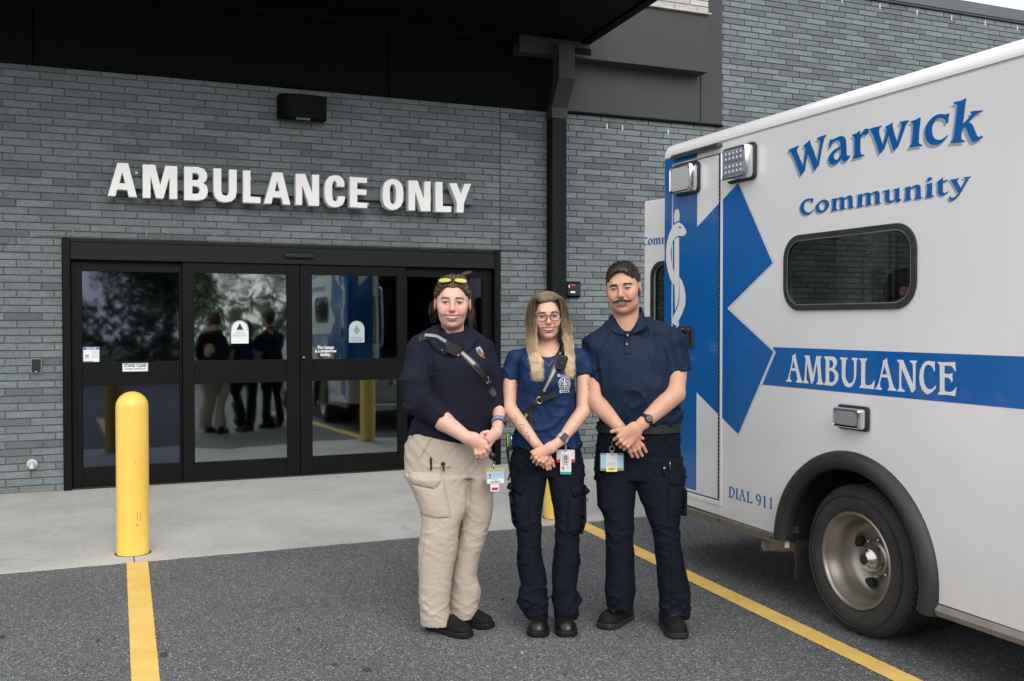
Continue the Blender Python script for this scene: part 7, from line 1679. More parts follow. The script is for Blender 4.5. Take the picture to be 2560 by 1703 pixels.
# necklace
b = MB(); pts = []
for x, y in ((1065, 700), (1085, 735), (1110, 768), (1132, 788), (1152, 765), (1172, 735), (1188, 705)):
    p = c5(x, y); ys = [d.y(p[0], p[2]) for d in (DS, DH2)]; ys = [q for q in ys if q is not None]; pts.append((p[0], min(ys)-.0015 if ys else -.1, p[2]))
b.tube(pts, .0007, 5); p = pts[3]; b.lathe((p[0], p[1]-.001, p[2]), (0, -1, 0), [(.0035, 0), (.003, .003), (0, .004)], 10); P.mb(b, 'necklace', pm('gold', (.6, .42, .25), .25, 1.), bod2, True)
# emblem on the t-shirt: shield ring, cross and scrolls
MEM = pm('emblem_white', (.62, .64, .68), .6)
def drapeprism(P, D, loops, cv, mat, name, parent, off=.0012):
    b = MB()
    def mf(u, v, d):
        p = cv(u, v); y = D.y(p[0], p[2], -.12); return (p[0], y-off-d, p[2])
    # densify
    LL = []
    for l in loops:
        o = []
        for a, c in zip(l, l[1:]+l[:1]):
            n = max(1, int(math.dist(a, c)/8)); o += [(a[0]+(c[0]-a[0])*i/n, a[1]+(c[1]-a[1])*i/n) for i in range(n)]
        LL.append(o)
    flat, tr_ = tri_poly([l if (area(l) > 0) == (i == 0) else l[::-1] for i, l in enumerate(LL)])
    V = [mf(u, v, 0) for u, v in flat]; F = [t[::-1] for t in tr_]
    b.add(V, F); return b
def ringl(cx_, cy_, rx, ry, w, n=28): return [[(cx_+rx*math.cos(t), cy_+ry*math.sin(t)) for t in np.linspace(0, 2*math.pi, n+1)[:-1]], [(cx_+(rx-w)*math.cos(t), cy_+(ry-w)*math.sin(t)) for t in np.linspace(0, 2*math.pi, n+1)[:-1]]]
em = MB()
for loops in (ringl(1243, 918, 43, 52, 5), ringl(1243, 918, 33, 40, 3), [[(1196, 848), (1288, 848), (1290, 866), (1194, 866)], [(1202, 852), (1283, 852), (1284, 862), (1201, 862)]], [[(1208, 960), (1225, 966), (1262, 966), (1278, 960), (1276, 984), (1262, 982), (1225, 982), (1210, 984)], [(1216, 968), (1228, 971), (1260, 971), (1270, 968), (1268, 978), (1228, 978), (1218, 978)]],
              [[(1238, 882), (1248, 882), (1248, 954), (1238, 954)]], [[(1212, 913), (1274, 913), (1274, 923), (1212, 923)]], ringl(1243, 918, 13, 14, 4), ringl(1227, 900, 7, 7, 4), ringl(1259, 900, 7, 7, 4), ringl(1227, 937, 7, 7, 4), ringl(1259, 937, 7, 7, 4)):
    q = drapeprism(P, DS, loops, c5, MEM, '', None); em.add(q.v, q.f)
for k, ch in enumerate('WARWICK'):
    v, f = textmesh(ch, .0078, .0002); c = c5(1207+k*12, 857); em.add([(c[0]+x, DS.y(c[0], c[2], -.12)-.0018, c[2]+y) for x, y in v], f)
P.mb(em, 'shirt_emblem', MEM, tee, label='white round emblem with scrolls')
# tattoos on the forearm
DA = Drape(av, af)
def line_tat(P, D, pts, cv, r, mat, par, nm='tattoo'):
    path = []
    for x, y in pts:
        p = cv(x, y); yy = D.y(p[0], p[2])
        if yy is not None: path.append((p[0], yy+r*.5, p[2]))
    if len(path) > 2: b = MB(); b.tube(path, r, 5); P.mb(b, nm, mat, par, True)
MTR, MTG = pm('tattoo_red', (.42, .10, .08), .5), pm('tattoo_ink', (.07, .10, .10), .5)
heart = lambda cx_, cy_, s_: [(cx_+s_*.8*math.sin(t)**3, cy_-s_*(.65*math.cos(t)-.25*math.cos(2*t)-.1*math.cos(3*t))) for t in np.linspace(0, 6.28, 22)]
for cx_, cy_, s_, m_ in ((885, 1182, 24, MTR), (940, 1218, 24, MTG), (978, 1290, 24, MTR)):
    line_tat(P, DA, heart(cx_, cy_, s_), c5, .0016, m_, bod2)
for a in ([(862, 1207), (875, 1211), (888, 1206), (902, 1210)], [(900, 1150), (904, 1160), (902, 1172)], [(915, 1250), (925, 1265), (922, 1285), (935, 1295), (952, 1288)], [(930, 1240), (940, 1255), (950, 1245), (945, 1270)], [(990, 1285), (995, 1298), (990, 1310), (997, 1318)], [(968, 1262), (976, 1256), (985, 1258)], [(920, 1275), (932, 1280), (940, 1270)]): line_tat(P, DA, a, c5, .0019, MTG, bod2)
for a in ([(1422, 905), (1418, 925), (1426, 945), (1420, 965), (1428, 980)], [(1412, 930), (1425, 938), (1432, 955)], [(908, 915), (912, 930), (908, 945), (912, 958)]): line_tat(P, DA, a, c5, .0028, MTG, bod2)
# watch, ring, strap, radio microphone
ax = Vector(Rb)-Vector(Rc); watch(P, Vector(Rc)+ax.normalized()*.006, ax, .0262, (.25, -1, .35), pm('pale_watch_strap', (.55, .50, .46), .5), .02, sq=True)
b = MB(); p = c5(1117, 1524, d0-.004); b.lathe(p, (.3, 0, -1), [(.0086, -.001), (.0092, 0), (.0086, .001)], 16); P.mb(b, 'ring', MATS['gold'], bod2, True)
st = thing('radio_strap', P.w1((0, -.1, 1.2)), 'black strap with grey reflective stripe and radio microphone across the blue t-shirt', 'radio strap')
P.mb(ribbon(DS, [c5(1245, 640)[::2], c5(1215, 700)[::2], c5(1165, 830)[::2], c5(1095, 965)[::2], c5(1030, 1060)[::2], c5(985, 1110)[::2], c5(955, 1165)[::2]], .026, .004, .004), 'strap', MLE, st)
P.mb(ribbon(DS, [c5(1235, 670)[::2], c5(1215, 705)[::2], c5(1165, 830)[::2], c5(1095, 970)[::2]], .012, .002, .0085), 'reflective_stripe', MRF_, st)
P.mb(ribbon(DS, [c5(978, 1132)[::2], c5(958, 1165)[::2], c5(945, 1182)[::2]], .013, .002, .0085, n=12), 'reflective_stripe', MRF_, st)
P.mb(ribbon(DS, [c5(1000, 1080)[::2], c5(1003, 1150)[::2], c5(1004, 1250)[::2]], .020, .004, .006, n=20), 'strap_tail', MLE, st)
def on(P, D, cv, x, y, off=0.): p = cv(x, y); return Vector((p[0], D.y(p[0], p[2], -.12)-off, p[2]))
p = on(P, DS, c5, 1222, 760, .012)
mp_ = lambda u, v, d: tuple(p+Vector((u*.95+v*.30, -d, v*.95-u*.30)))
b = MB(); b.prism([rrect(-.026, -.040, .026, .034, .014)], mp_, .0, .026); P.mb(b, 'microphone', MPL, st)
b = MB(); b.lathe(Vector(mp_(0, .006, .026)), (0, -1, 0), [(.022, 0), (.022, .003), (.019, .004)], 24); 
for k in range(4): b.lathe(Vector(mp_(0, .006, .0262)), (0, -1, 0), [(.004+.0045*k, .001), (.0055+.0045*k, .0028), (.006+.0045*k, .001)], 24)
P.mb(b, 'microphone_grille', pm('grille_dark', (.03, .03, .032), .3), st, True)
b = MB(); b.tube([mp_(-.005, .034, .012), mp_(-.012, .065, .008), mp_(-.02, .09, .002)], [.009, .006, .004], 8); P.mb(b, 'cable', MPL, st, True)
p2 = on(P, DS, c5, 1130, 1005, .012); mq = lambda u, v, d: tuple(p2+Vector((u*.93-v*.36, -d, v*.93+u*.36)))
b = MB(); b.prism([rrect(-.042, -.014, .040, .014, .005)], mq, 0, .022); b.prism([rrect(-.030, -.010, .016, .010, .003)], mq, .0222, .028); P.mb(b, 'body_light', MPL, st)
b = MB(); b.tube([mq(-.05+.012*math.cos(t), .016*math.sin(t), .012) for t in np.linspace(0, 6.28, 20)[:-1]], .0017, 6, closed=True); P.mb(b, 'strap_ring', MCH, st, True)
# badge
def badge(P, D, x, y, w, h, cv, lab, draw, cat='id badge', off=.012, tilt=0., yy=None):
    c = on(P, D, cv, x, y, off)
    if yy is not None: c = Vector(cv(x, y, yy))
    t = thing('id_badge', P.w1(c), lab, cat)
    ct, s_t = math.cos(tilt), math.sin(tilt); mp_ = lambda u, v, d: tuple(c+Vector((u*ct-v*s_t, -d, u*s_t+v*ct)))
    draw(t, mp_, w, h); return t
def card(P, t, mp_, x0, z0, x1, z1, d, mat, nm, r=.003, th=.0012):
    b = MB(); b.prism([rrect(x0, z0, x1, z1, r, 3)], mp_, d, d+th); return P.mb(b, nm, mat, t)
def portrait(P, t, mp_, cx_, cz_, s_, d):
    card(P, t, mp_, cx_-.5*s_, cz_-.6*s_, cx_+.5*s_, cz_+.6*s_, d, pm('photo_back', (.45, .47, .48), .4), 'photo')
    b = MB(); b.prism([[(cx_+.24*s_*math.cos(a), cz_+.12*s_+.33*s_*math.sin(a)) for a in np.linspace(0, 6.1, 14)]], mp_, d+.0013, d+.0016); P.mb(b, 'photo_hair', pm('photo_hair', (.07, .05, .04), .4), t)
    b = MB(); b.prism([[(cx_+.14*s_*math.cos(a), cz_+.12*s_+.2*s_*math.sin(a)) for a in np.linspace(0, 6.1, 12)]], mp_, d+.0017, d+.002); b.prism([[(cx_-.3*s_, cz_-.6*s_), (cx_+.3*s_, cz_-.6*s_), (cx_+.16*s_, cz_-.25*s_), (cx_-.16*s_, cz_-.25*s_)]], mp_, d+.0017, d+.0019); P.mb(b, 'photo_face', pm('photo_skin', (.42, .27, .22), .4), t)
MWH, MGR = pm('card_white', (.72, .72, .73), .3, coat=.4), pm('print_dark', (.06, .07, .08), .5)
def textc(P, t, s, size, mp_, cx_, cz_, d, mat, width=None, bold=.0002, nm='badge_text'):
    b = MB(); text_on(b, s, size, lambda u, v, e: mp_(cx_+u, cz_+v, e), d, bold, width=width); P.mb(b, nm, mat, t)
def lines(P, t, mp_, rows, d, mat, nm='badge_print'):
    b = MB()
    for x0, z0, x1, z1 in rows: b.prism([[(x0, z0), (x1, z0), (x1, z1), (x0, z1)]], mp_, d, d+.0002)
    P.mb(b, nm, mat, t)
def dr2(t, mp_, w, h):
    card(P, t, mp_, -.045, -.012, .045, .052, 0, pm('card_pale', (.62, .60, .60), .3), 'back_card'); card(P, t, mp_, -.0445, -.012, .0445, .004, .0013, pm('card_crimson', (.48, .03, .06), .3), 'red_band', .001, .0003)
    card(P, t, mp_, -.027, -.070, .027, .043, .004, MWH, 'front_card'); portrait(P, t, mp_, 0, .008, .036, .0054)
    card(P, t, mp_, -.027, -.070, .027, -.057, .0053, pm('card_teal', (.03, .33, .33), .3), 'teal_band', .001, .0004)
    textc(P, t, 'JACKIE', .010, mp_, 0, -.022, .0056, MGR, .026, .0003); lines(P, t, mp_, [(.001, -.031-.006*k, .022, -.0325-.006*k) for k in range(3)], .0056, MATS['print_grey'])
    b = MB(); b.prism([[(-.013+.008*math.cos(a), -.040+.010*math.sin(a)) for a in np.linspace(0, 6, 10)]], mp_, .0056, .006); P.mb(b, 'badge_logo', pm('logo_orange', (.55, .2, .08), .4), t)
    b = MB(); b.box((-.004, -.003, 0), (.004, .003, .03)); b.v = [mp_(x, .045+z, .004+y) for x, y, z in b.v]; P.mb(b, 'badge_clip', pm('clip_steel', (.5, .5, .5), .3, .8), t)
badge(P, DT, 1253, 1462, .06, .1, c5, 'white photo badge with teal foot over a red banded card on the middle woman', dr2, off=.014)
# pouch and keys at her hip
kt = thing('tool_pouch', P.w1((-.17, 0, 1.0)), 'small black pouch with coloured pens clipped at the left hip of the middle woman', 'pouch')
b = MB(); p = Vector(c5(852, 1345, -.01)); b.box(p+Vector((-.016, -.02, -.045)), p+Vector((.020, .02, .030)), .005); b.tube([p+Vector((-.01, 0, -.045)), p+Vector((-.004, 0, -.10)), p+Vector((.006, 0, -.16)), p+Vector((-.006, 0, -.20))], [.008, .006, .005, .004], 6); P.mb(b, 'pouch', MPL, kt)
for dx, m_ in ((-.008, pm('neon_yellow', (.6, .65, .05), .3)), (.002, pm('pen_cyan', (.03, .35, .5), .3)), (.011, MCH)):
    b = MB(); b.tube([p+Vector((dx, -.024, -.025)), p+Vector((dx, -.024, .040))], .004, 8); P.mb(b, 'marker', m_, kt, True)
# trouser details
for lp in ([(832, 330), (845, 288), (968, 312), (962, 332), (925, 378), (832, 335)], [(1278, 322), (1395, 306), (1430, 350), (1405, 375), (1310, 392), (1290, 345)]):
    patch(P, DT, lp[:5] if lp[0][0] < 1000 else lp, c6, .004, MNV, 'pocket_flap', trs, bulge=.006)
for lp in ([(848, 345), (935, 385), (985, 400), (1000, 600), (985, 640), (900, 630), (868, 560), (855, 440)], [(1275, 400), (1400, 380), (1402, 560), (1375, 650), (1325, 668), (1268, 640), (1262, 500)]): patch(P, DT, lp, c6, .004, MNV, 'cargo_pocket', trs, bulge=.010)
for lp in ([(905, 800), (985, 805), (990, 870), (905, 880)], [(1280, 800), (1358, 800), (1360, 880), (1285, 892)]): patch(P, DT, lp, c6, .0015, MNV, 'knee_pad', trs, bulge=.001)
for a in ([(1398, 430), (1412, 424), (1424, 430), (1420, 440), (1400, 442), (1398, 520)], [(868, 385), (845, 390), (842, 402), (862, 410), (870, 470)]):
    b = MB(); b.tube([c6(x, y, -.07) for x, y in a], .0022, 6); P.mb(b, 'pocket_cord', MPL, trs, True)
# boots
G2_ = lambda px, py: tuple((lambda d: (((px-1280)/2488.9*d)-P.x0, d-P.D))(CAMH*2488.9/(py-803.7)))
for tx, ty_, dx in ((1345, 1601, .012), (1420, 1600, -.012)):
    t1 = G2_(tx, ty_); shoe(P, (t1[0]+dx, t1[1]+.275), (t1[0], t1[1]), .108, 'boot', MSH, MSO, True, toe_h=.052)

# ================= the woman on the left =================
P = P1 = Person(5.02, 1120, 'woman in navy pullover and khaki trousers with yellow sunglasses on her head'); c5, c6 = P.c5, P.c6
c8 = lambda x, y, d=0.: P.q(1060+x/6.032, 1020+y/6.032, d)
g1 = dict(jaw=.0430, face=.0660, chin=-.100, mw=.0350, curl=.0145, open=.0082, eye=.0036)
S1 = 1.115; M1 = make_head_M(P, 1131, 756, -.095, 3, 1, 1.0, S1)
neck = [(cone(M1 @ Vector((0, .028, -.06)), c5(440, 590, .03), .055, .060), .03, 'u'), (ell(M1 @ Vector((0, -.005, -.090)), (.040, .036, .020)), .02, 'u')]
hp = [(xform(p, M1, S1), k*S1, m) for p, k, m in head_prims(g1)]
lo, hi = bounds([p for p in hp if p[2] == 'u'], .012); lo[2] -= .09
hv, hf = run(neck+hp, .0025, lo, hi, it=1)
La, Lb, Lc = c5(300, 1130, -.155), c5(375, 1202, -.165), c5(548, 1322, -.215)
Ra, Rb, Rc = c5(771, 1090, -.045), c5(776, 1140, -.06), c5(772, 1222, -.13)
arms = [U(cone(La, Lb, .042, .047), .01), U(cone(Lb, Lc, .047, .030), .012), U(cone(Ra, Rb, .027, .030), .01), U(cone(Rb, Rc, .030, .026), .012)]
d0, d1 = -.175, -.218
hand = [U(cone(Rc, c8(1080, 400, d0+.02), .027, .029, sq=(1, .7, 1)), .012), U(cone(c8(1090, 360, d0+.01), c8(980, 470, d0), .029, .024, sq=(1, .7, 1)), .012)]
hand += finger(P, c8, [(960, 360, d0), (910, 375, d0), (868, 385, d0)], .0092)
hand += finger(P, c8, [(1010, 440, d0), (940, 470, d0-.004), (880, 500, d0+.006)], .009)
hand += finger(P, c8, [(1040, 500, d0+.004), (990, 570, d0), (940, 610, d0+.004)], .0088)
hand += [U(cone(Lc, c8(760, 490, d1), .029, .034, sq=(1, .62, 1)), .014), U(cone(c8(740, 470, d1), c8(870, 560, d1), .034, .031, sq=(1, .58, 1)), .014)]
hand += finger(P, c8, [(770, 610, d1-.002), (785, 690, d1-.006), (808, 770, d1+.006)], .0092)
hand += finger(P, c8, [(820, 610, d1-.003), (848, 690, d1-.008), (872, 772, d1+.006)], .0098)
hand += finger(P, c8, [(870, 590, d1-.004), (905, 665, d1-.008), (942, 745, d1+.006)], .0100)
hand += finger(P, c8, [(910, 545, d1-.002), (955, 600, d1-.006), (990, 655, d1+.004)], .0096)
hand += finger(P, c8, [(820, 430, d1+.01), (870, 420, d1+.012), (900, 440, d1+.015)], .0100)
av, af = run(arms+hand, .0032, it=1)
HD = [(0, .065), (.08, .075), (.3, .08), (.5, .088), (.7, .105), (.85, .125), (.95, .135), (1.05, .145), (1.15, .150), (1.25, .145), (1.35, .13), (1.42, .10), (1.5, .075)]
YC = [(0, -.02), (.5, -.02), (.8, 0), (1.0, 0), (1.3, -.01), (1.5, .02)]
hips = [(1070, 1034, 1216), (1095, 1020, 1222), (1115, 1011, 1229), (1140, 1009, 1231), (1190, 1010, 1232)]
lg = [(250, 100, 580), (300, 112, 562), (400, 162, 552), (500, 196, 545), (560, 208, 520), (600, 212, 500), (700, 202, 482), (800, 190, 478), (900, 190, 458), (1000, 193, 440), (1100, 197, 428), (1200, 200, 418), (1300, 203, 428), (1342, 206, 434)]
rg = [(250, 540, 745), (300, 545, 742), (400, 530, 738), (500, 510, 735), (600, 496, 715), (700, 480, 690), (800, 456, 655), (900, 446, 628), (1000, 427, 615), (1060, 422, 642), (1110, 420, 650), (1180, 414, 622), (1240, 414, 632), (1285, 432, 600)]
tr = [U(tubez(levels(P, hips, lambda x, y, d: P.q(x, y, d), HD, YC), 2.3), 0), U(tubez(levels(P, lg, c6, HD, [(0, -.09), (.5, -.07), (.85, -.02), (1, 0)]), 2.2), .012), U(tubez(levels(P, rg, c6, HD, [(0, .04), (.5, .03), (.9, 0)]), 2.2), .008)]
tv, tf = run(tr, .0055, pad=.02, dis=folds_trouser(.48, .14, 61, .9, .55), it=1)
trs = P.mesh('trousers', tv, tf, MKH); DT = Drape(tv, tf)
tor = [(560, 300, 560), (600, 290, 640), (660, 250, 680), (760, 245, 705), (860, 262, 722), (960, 262, 732), (1060, 240, 738), (1160, 185, 740), (1240, 132, 735), (1300, 132, 728), (1360, 150, 722), (1400, 150, 722)]
ax1 = np.array(c5(372, 1198, -.13))-np.array(c5(200, 1050, -.075)); ax2 = np.array(c5(775, 1128, -.05))-np.array(c5(740, 880, 0))
sh = [U(clip(tubez(levels(P, tor, c5, [(a, b+.012) for a, b in HD], YC), 2.2), c5(130, 1272), (-.20, 0, -1)), 0), U(cone(c5(330, 580, .02), c5(215, 660, .0), .060, .072), .04), U(cone(c5(560, 590, .02), c5(655, 670, .02), .055, .058), .04),
      U(cone(c5(214, 690, -.02), c5(168, 900, -.10), .072, .076), .014), U(cone(c5(168, 900, -.10), c5(200, 1050, -.135), .076, .070), .012), U(clip(cone(c5(200, 1050, -.135), c5(400, 1224, -.175), .070, .052), c5(370, 1198, -.165), ax1), .012),
      U(cone(c5(660, 690, .02), c5(740, 880, .0), .054, .048), .014), U(clip(cone(c5(740, 880, .0), c5(776, 1170, -.05), .048, .031), c5(774, 1126, -.05), ax2), .01), U(ell(c5(560, 820, -.09), (.10, .07, .09)), .05)]
post = [
        Cc(cone(c5(445, 430, .02), c5(445, 600, .02), .066, .064), .004), Cc(cone(c5(490, 520, -.10), c5(520, 610, -.13), .030, .012), .01)]
def sfold(X, Y, Z):
    za = c5(0, 1020)[2]
    return .011*ridges(X*6, Y*7, Z*6+X*6, 71, 2)+.016*ridges(X*7-Z*5, Y*8, Z*17+X*6, 72, 2)*np.exp(-((Z-za)/.13)**2)*np.clip((c5(330, 0)[0]-X)/.06, 0, 1)+.012*ridges(X*6, Y*7, Z*12, 73, 2)*np.clip((c5(0, 1150)[2]-Z)/.08, 0, 1)-.006
sv, sf = run(sh, .005, pad=.02, dis=sfold, it=1, post=post)
swe = P.mesh('pullover', sv, sf, MFL); DS = Drape(sv, sf)
hidden = [U(ell((0, .02, 1.22), (.13, .08, .2)), 0), U(ell((0, .01, .98), (.13, .09, .12)), .05), *inleg(levels(P, lg, c6, HD, [(0, -.09), (.5, -.07), (.85, -.02), (1, 0)])), *inleg(levels(P, rg, c6, HD, [(0, .04), (.5, .03), (.9, 0)])), U(cone(c5(214, 720, -.02), c5(168, 900, -.10), .045, .045), .02), U(cone(c5(168, 900, -.10), c5(200, 1050, -.135), .045, .042), .01), U(cone(c5(200, 1050, -.135), La, .042, .040), .01), U(cone(c5(662, 720, .02), c5(740, 880, 0), .034, .028), .02), U(cone(c5(740, 880, 0), Ra, .028, .024), .01)]
bv, bf = run(hidden, .014); V_, F_ = merge([(hv, hf), (av, af), (bv, bf)])
col = face_colors(V_, M1, g1, (.66, .41, .325), (.33, .06, .06), (.70, .29, .25))
hz = c8(0, 650)[2]; kn = (np.abs(V_[:, 2]-hz) < .07)*(V_[:, 1] < -.14); col[kn] = col[kn]*np.array([1.0, .88, .86])
bod1 = P.mesh('body', V_, F_, MSK, attrs={'col': col}); DH1 = Drape(hv, hf)
eyes_teeth(P, M1, S1, bod1, g1, (.032, .018, .011))
brow(P, M1, bod1, pm('brow_dark', (.05, .03, .022), .5), .0012, .0160, .0048, 110, .013, .048, DH1)
MHR = mat_hair('pulled_back_hair', (.075, .045, .026), (.095, .056, .032), (.13, .075, .04))
cap = [U(ell((0, .015, .034), (.0808, .0995, .0875)), 0), U(ell((.03, .045, .106), (.028, .030, .020)), .012)]
cap = [(xform(p, M1, S1), k, m) for p, k, m in cap+[Cc(ell((0, -.105, -.020), (.079, .088, .098)), .006), Cc(ell((0, -.05, -.12), (.12, .12, .10)), .01)]]
v, f = run(cap, .003); P.mesh('hair', v, f, pm('hair_base_brown', (.05, .03, .018), .6), bod1)
r = np.random.default_rng(9); paths = []; RN = []
for k in range(2600):      # strands combed back from the hairline over the skull
    a = r.uniform(-1.75, 1.75); u = r.random()
    x0 = .074*math.sin(a); z0 = -.02+.094*math.cos(a)*(1 if abs(a) < 1.6 else 1); y0 = -.040-.030*math.cos(a)
    pts = []
    for t in np.linspace(0, 1, 9):
        ph = t*1.9; ex, ey, ez = .0822+.0015*r.random(), .1005, .0892
        dx, dz = math.sin(a)*(1-.55*t), math.cos(a)*(1-.2*t)+.15*t
        p = np.array([dx*ex*math.cos(max(0, .72-ph)*.0+0)*1.0, 0, 0])
        yy = (-.046-.033*math.cos(a))*(1-t)+.11*t; R0 = math.sqrt(max(.04, 1-((yy-.015)/ey)**2)); nrm_ = math.hypot(dx, dz)+1e-6
        pts.append(np.array([dx/nrm_*ex*R0, yy, .036+dz/nrm_*ez*R0]))
    q = np.array(pts)+r.normal(size=3)*.0008; i0 = 0
    q[:, 2] += .0015*math.sin(a*23); L = apply(M1, q); paths.append(L); RN.append(.5+.3*math.sin(a*23)+.2*r.random())
for k in range(44):        # flyaways at the temples, nape and bun
    s_ = 1 if r.random() < .62 else -1; p = np.array([s_*.078, .0+.04*r.random(), -.05+.07*r.random()]); d = np.array([s_*(.05+.3*r.random()), .1, -.8-.3*r.random()]); L = .04+.06*r.random(); ph = r.random()*6
    q = [p+d*L*t+np.array([s_*.012*math.sin(3*t+ph), 0, .02*math.sin(4*t+ph)*t]) for t in np.linspace(0, 1, 9)]; paths.append(apply(M1, q)); RN.append(r.random())
for k in range(260):
    c = np.array([.034+.018*r.normal(), .045, .112]); a = r.random()*6.28; R0 = .022+.005*r.random(); u = np.array([math.cos(a), .3, math.sin(a)]); q = [c*.0+np.array([.032, .045, .106])+R0*np.array([math.cos(a+t*2.4), .5*math.sin(a*3+t*2), .75*math.sin(a+t*2.4)])*(1+.25*t*(k % 9 == 0)) for t in np.linspace(0, 1, 9)]; paths.append(apply(M1, q)); RN.append(r.random())
for k in range(22):        # spiky wisps above the bun
    q = [np.array([.045+.01*r.normal(), .045, .125])+np.array([.022*t+.006*r.normal()*t, 0, (.012+.008*r.random())*t]) for t in np.linspace(0, 1, 9)]; paths.append(apply(M1, q)); RN.append(.9)
v, f, t = strands(paths, .0010, .0005); rn = np.repeat(np.array(RN), 27); P.mesh('hair_strands', v, f, MHR, bod1, attrs={'t': np.clip(rn, 0, 1), 'rnd': rn})
# sunglasses pushed up on the hair
Mg = M1 @ Matrix.Translation((0, -.006, .052)) @ Matrix.Rotation(R_(-38), 4, 'X')
sg_ = glasses(P, Mg, None, MPL, .0, .029, .0135, .0345, -.078, .0024, pm('yellow_mirror_lens', (.52, .49, .07), .15, .55, coat=1), tem=True, name='sunglasses')
# earrings
for s_ in (-1, 1):
    b = MB(); q = M1 @ Vector((s_*.081, -.002, -.036)); b.lathe(q, (0, -1, 0), [(.003, 0), (.003, .004), (0, .005)], 8); P.mb(b, 'earring', MATS['gold'], bod1, True)
# collar of the pullover, open at the throat
nc = c5(448, 560, .03)
tp, bt = [], []
for a, zt, zb, rt, rb in ((-.12, 690, 722, .085, .115), (-.38, 640, 712, .080, .120), (-.70, 580, 680, .080, .125), (-1.1, 525, 625, .082, .130), (-1.5, 500, 590, .082, .128), (-2.3, 492, 545, .082, .110), (3.14, 492, 540, .082, .105), (2.3, 500, 550, .082, .110), (1.6, 515, 580, .085, .125), (1.2, 530, 600, .088, .138), (.92, 552, 630, .090, .146), (.66, 600, 680, .090, .138), (.44, 660, 722, .086, .122)):
    tp.append((nc[0]+rt*math.sin(a), nc[1]-rt*math.cos(a), c5(0, zt)[2])); bt.append((nc[0]+rb*math.sin(a), nc[1]-rb*math.cos(a), c5(0, zb)[2]))
collar_poly(P, DS, tp, bt, MFL, swe, lift=.012)
MIS = pm('black_inner_shirt', (.006, .006, .007), .8, bmp=.2, bscale=400)
tp, bt = [], []
for a, zt, zb, rt, rb in ((.10, 640, 735, .066, .115), (-.25, 590, 700, .066, .105), (-.75, 530, 630, .068, .095), (-1.5, 500, 560, .066, .078), (3.14, 500, 540, .068, .078), (1.5, 510, 570, .067, .078), (.95, 545, 620, .069, .092), (.66, 585, 670, .070, .104), (.42, 640, 735, .070, .115)):
    tp.append((nc[0]+rt*math.sin(a), nc[1]-rt*math.cos(a), c5(0, zt)[2])); bt.append((nc[0]+rb*math.sin(a), nc[1]-rb*math.cos(a), c5(0, zb)[2]))
collar_poly(P, None, tp, bt, MIS, swe, 'inner_shirt_collar')
seamtube(P, DS, [(205, 620), (262, 660), (310, 740), (330, 815), (420, 815), (520, 800), (640, 790), (715, 800)], c5, .0017, swe, MFL)
seamtube(P, DS, [(690, 815), (720, 960), (735, 1130)], c5, .0015, swe, MFL)
# chest emblem and name
e1 = MB()
for l in ([(612, 668), (640, 655), (662, 690), (676, 735), (655, 728), (630, 700)],): q = drapeprism(P, DS, [l], c5, None, '', None); e1.add(q.v, q.f)
em1 = P.mb(e1, 'chest_emblem', pm('emblem_cream', (.50, .42, .34), .7), swe, label='small colourful embroidered chest emblem')
e1 = MB(); q = drapeprism(P, DS, [[(620, 672), (638, 664), (652, 690), (634, 694)]], c5, None, '', None, .002); e1.add(q.v, q.f); P.mb(e1, 'emblem_patch', pm('emblem_blue', (.05, .10, .35), .7), em1)
e1 = MB(); q = drapeprism(P, DS, [[(634, 700), (654, 696), (668, 722), (650, 718)]], c5, None, '', None, .002); e1.add(q.v, q.f); P.mb(e1, 'emblem_patch', pm('emblem_orange', (.55, .18, .04), .7), em1)
b = MB()
for k, ch in enumerate('G.'):
    v, f = textmesh(ch, .022, .0006); c = c5(378+k*16, 690); b.add([(c[0]+x, DS.y(c[0], c[2], -.12)-.005, c[2]+y) for x, y in v], f)
P.mb(b, 'stitched_name', MEM, swe)
# strap and microphone
st = thing('radio_strap', P.w1((0, -.1, 1.35)), 'black strap with grey reflective stripe and radio microphone across the navy pullover', 'radio strap')
sp_ = [(205, 600), (262, 580), (330, 590), (420, 640), (520, 700), (600, 770), (650, 830), (695, 890), (722, 960), (742, 1010)]
P.mb(ribbon(DS, [c5(*q)[::2] for q in sp_], .028, .004, .004, n=60), 'strap', MLE, st)
P.mb(ribbon(DS, [c5(*q)[::2] for q in [(245, 572), (330, 578), (400, 618)]], .014, .002, .009, n=16), 'reflective_stripe', MRF_, st)
P.mb(ribbon(DS, [c5(*q)[::2] for q in [(515, 692), (560, 730), (608, 775)]], .014, .002, .009, n=16), 'reflective_stripe', MRF_, st)
for q in ((625, 795), (700, 905)):
    p = on(P, DS, c5, *q, .010); b = MB(); b.box(p+Vector((-.018, -.003, -.009)), p+Vector((.018, .004, .009)), .002); P.mb(b, 'strap_loop', MLE, st)
b = MB(); p = on(P, DS, c5, 698, 890, .012); b.tube([p+Vector((.006*math.cos(t), -.002, .016*math.sin(t))) for t in np.linspace(0, 6.28, 16)[:-1]], .0015, 6, closed=True); P.mb(b, 'strap_ring', MCH, st, True)
p = on(P, DS, c5, 462, 672, .012); mp_ = lambda u, v, d: tuple(p+Vector((u*.90+v*.42, -d, v*.90-u*.42)))
b = MB(); b.prism([rrect(-.034, -.026, .034, .026, .011)], mp_, .0, .028); P.mb(b, 'microphone', MPL, st)
b = MB()
for k in range(5): b.prism([rrect(-.022+.004*abs(k-2), -.018+k*.0085, .018-.003*abs(k-2), -.014+k*.0085, .0015, 2)], mp_, .0282, .031)
P.mb(b, 'microphone_grille', pm('grille_dark', (.03, .03, .032), .3), st); b = MB(); b.prism([rrect(.028, -.022, .036, -.010, .002)], mp_, .01, .029); P.mb(b, 'microphone_button', pm('orange_button', (.6, .15, .03), .4), st)
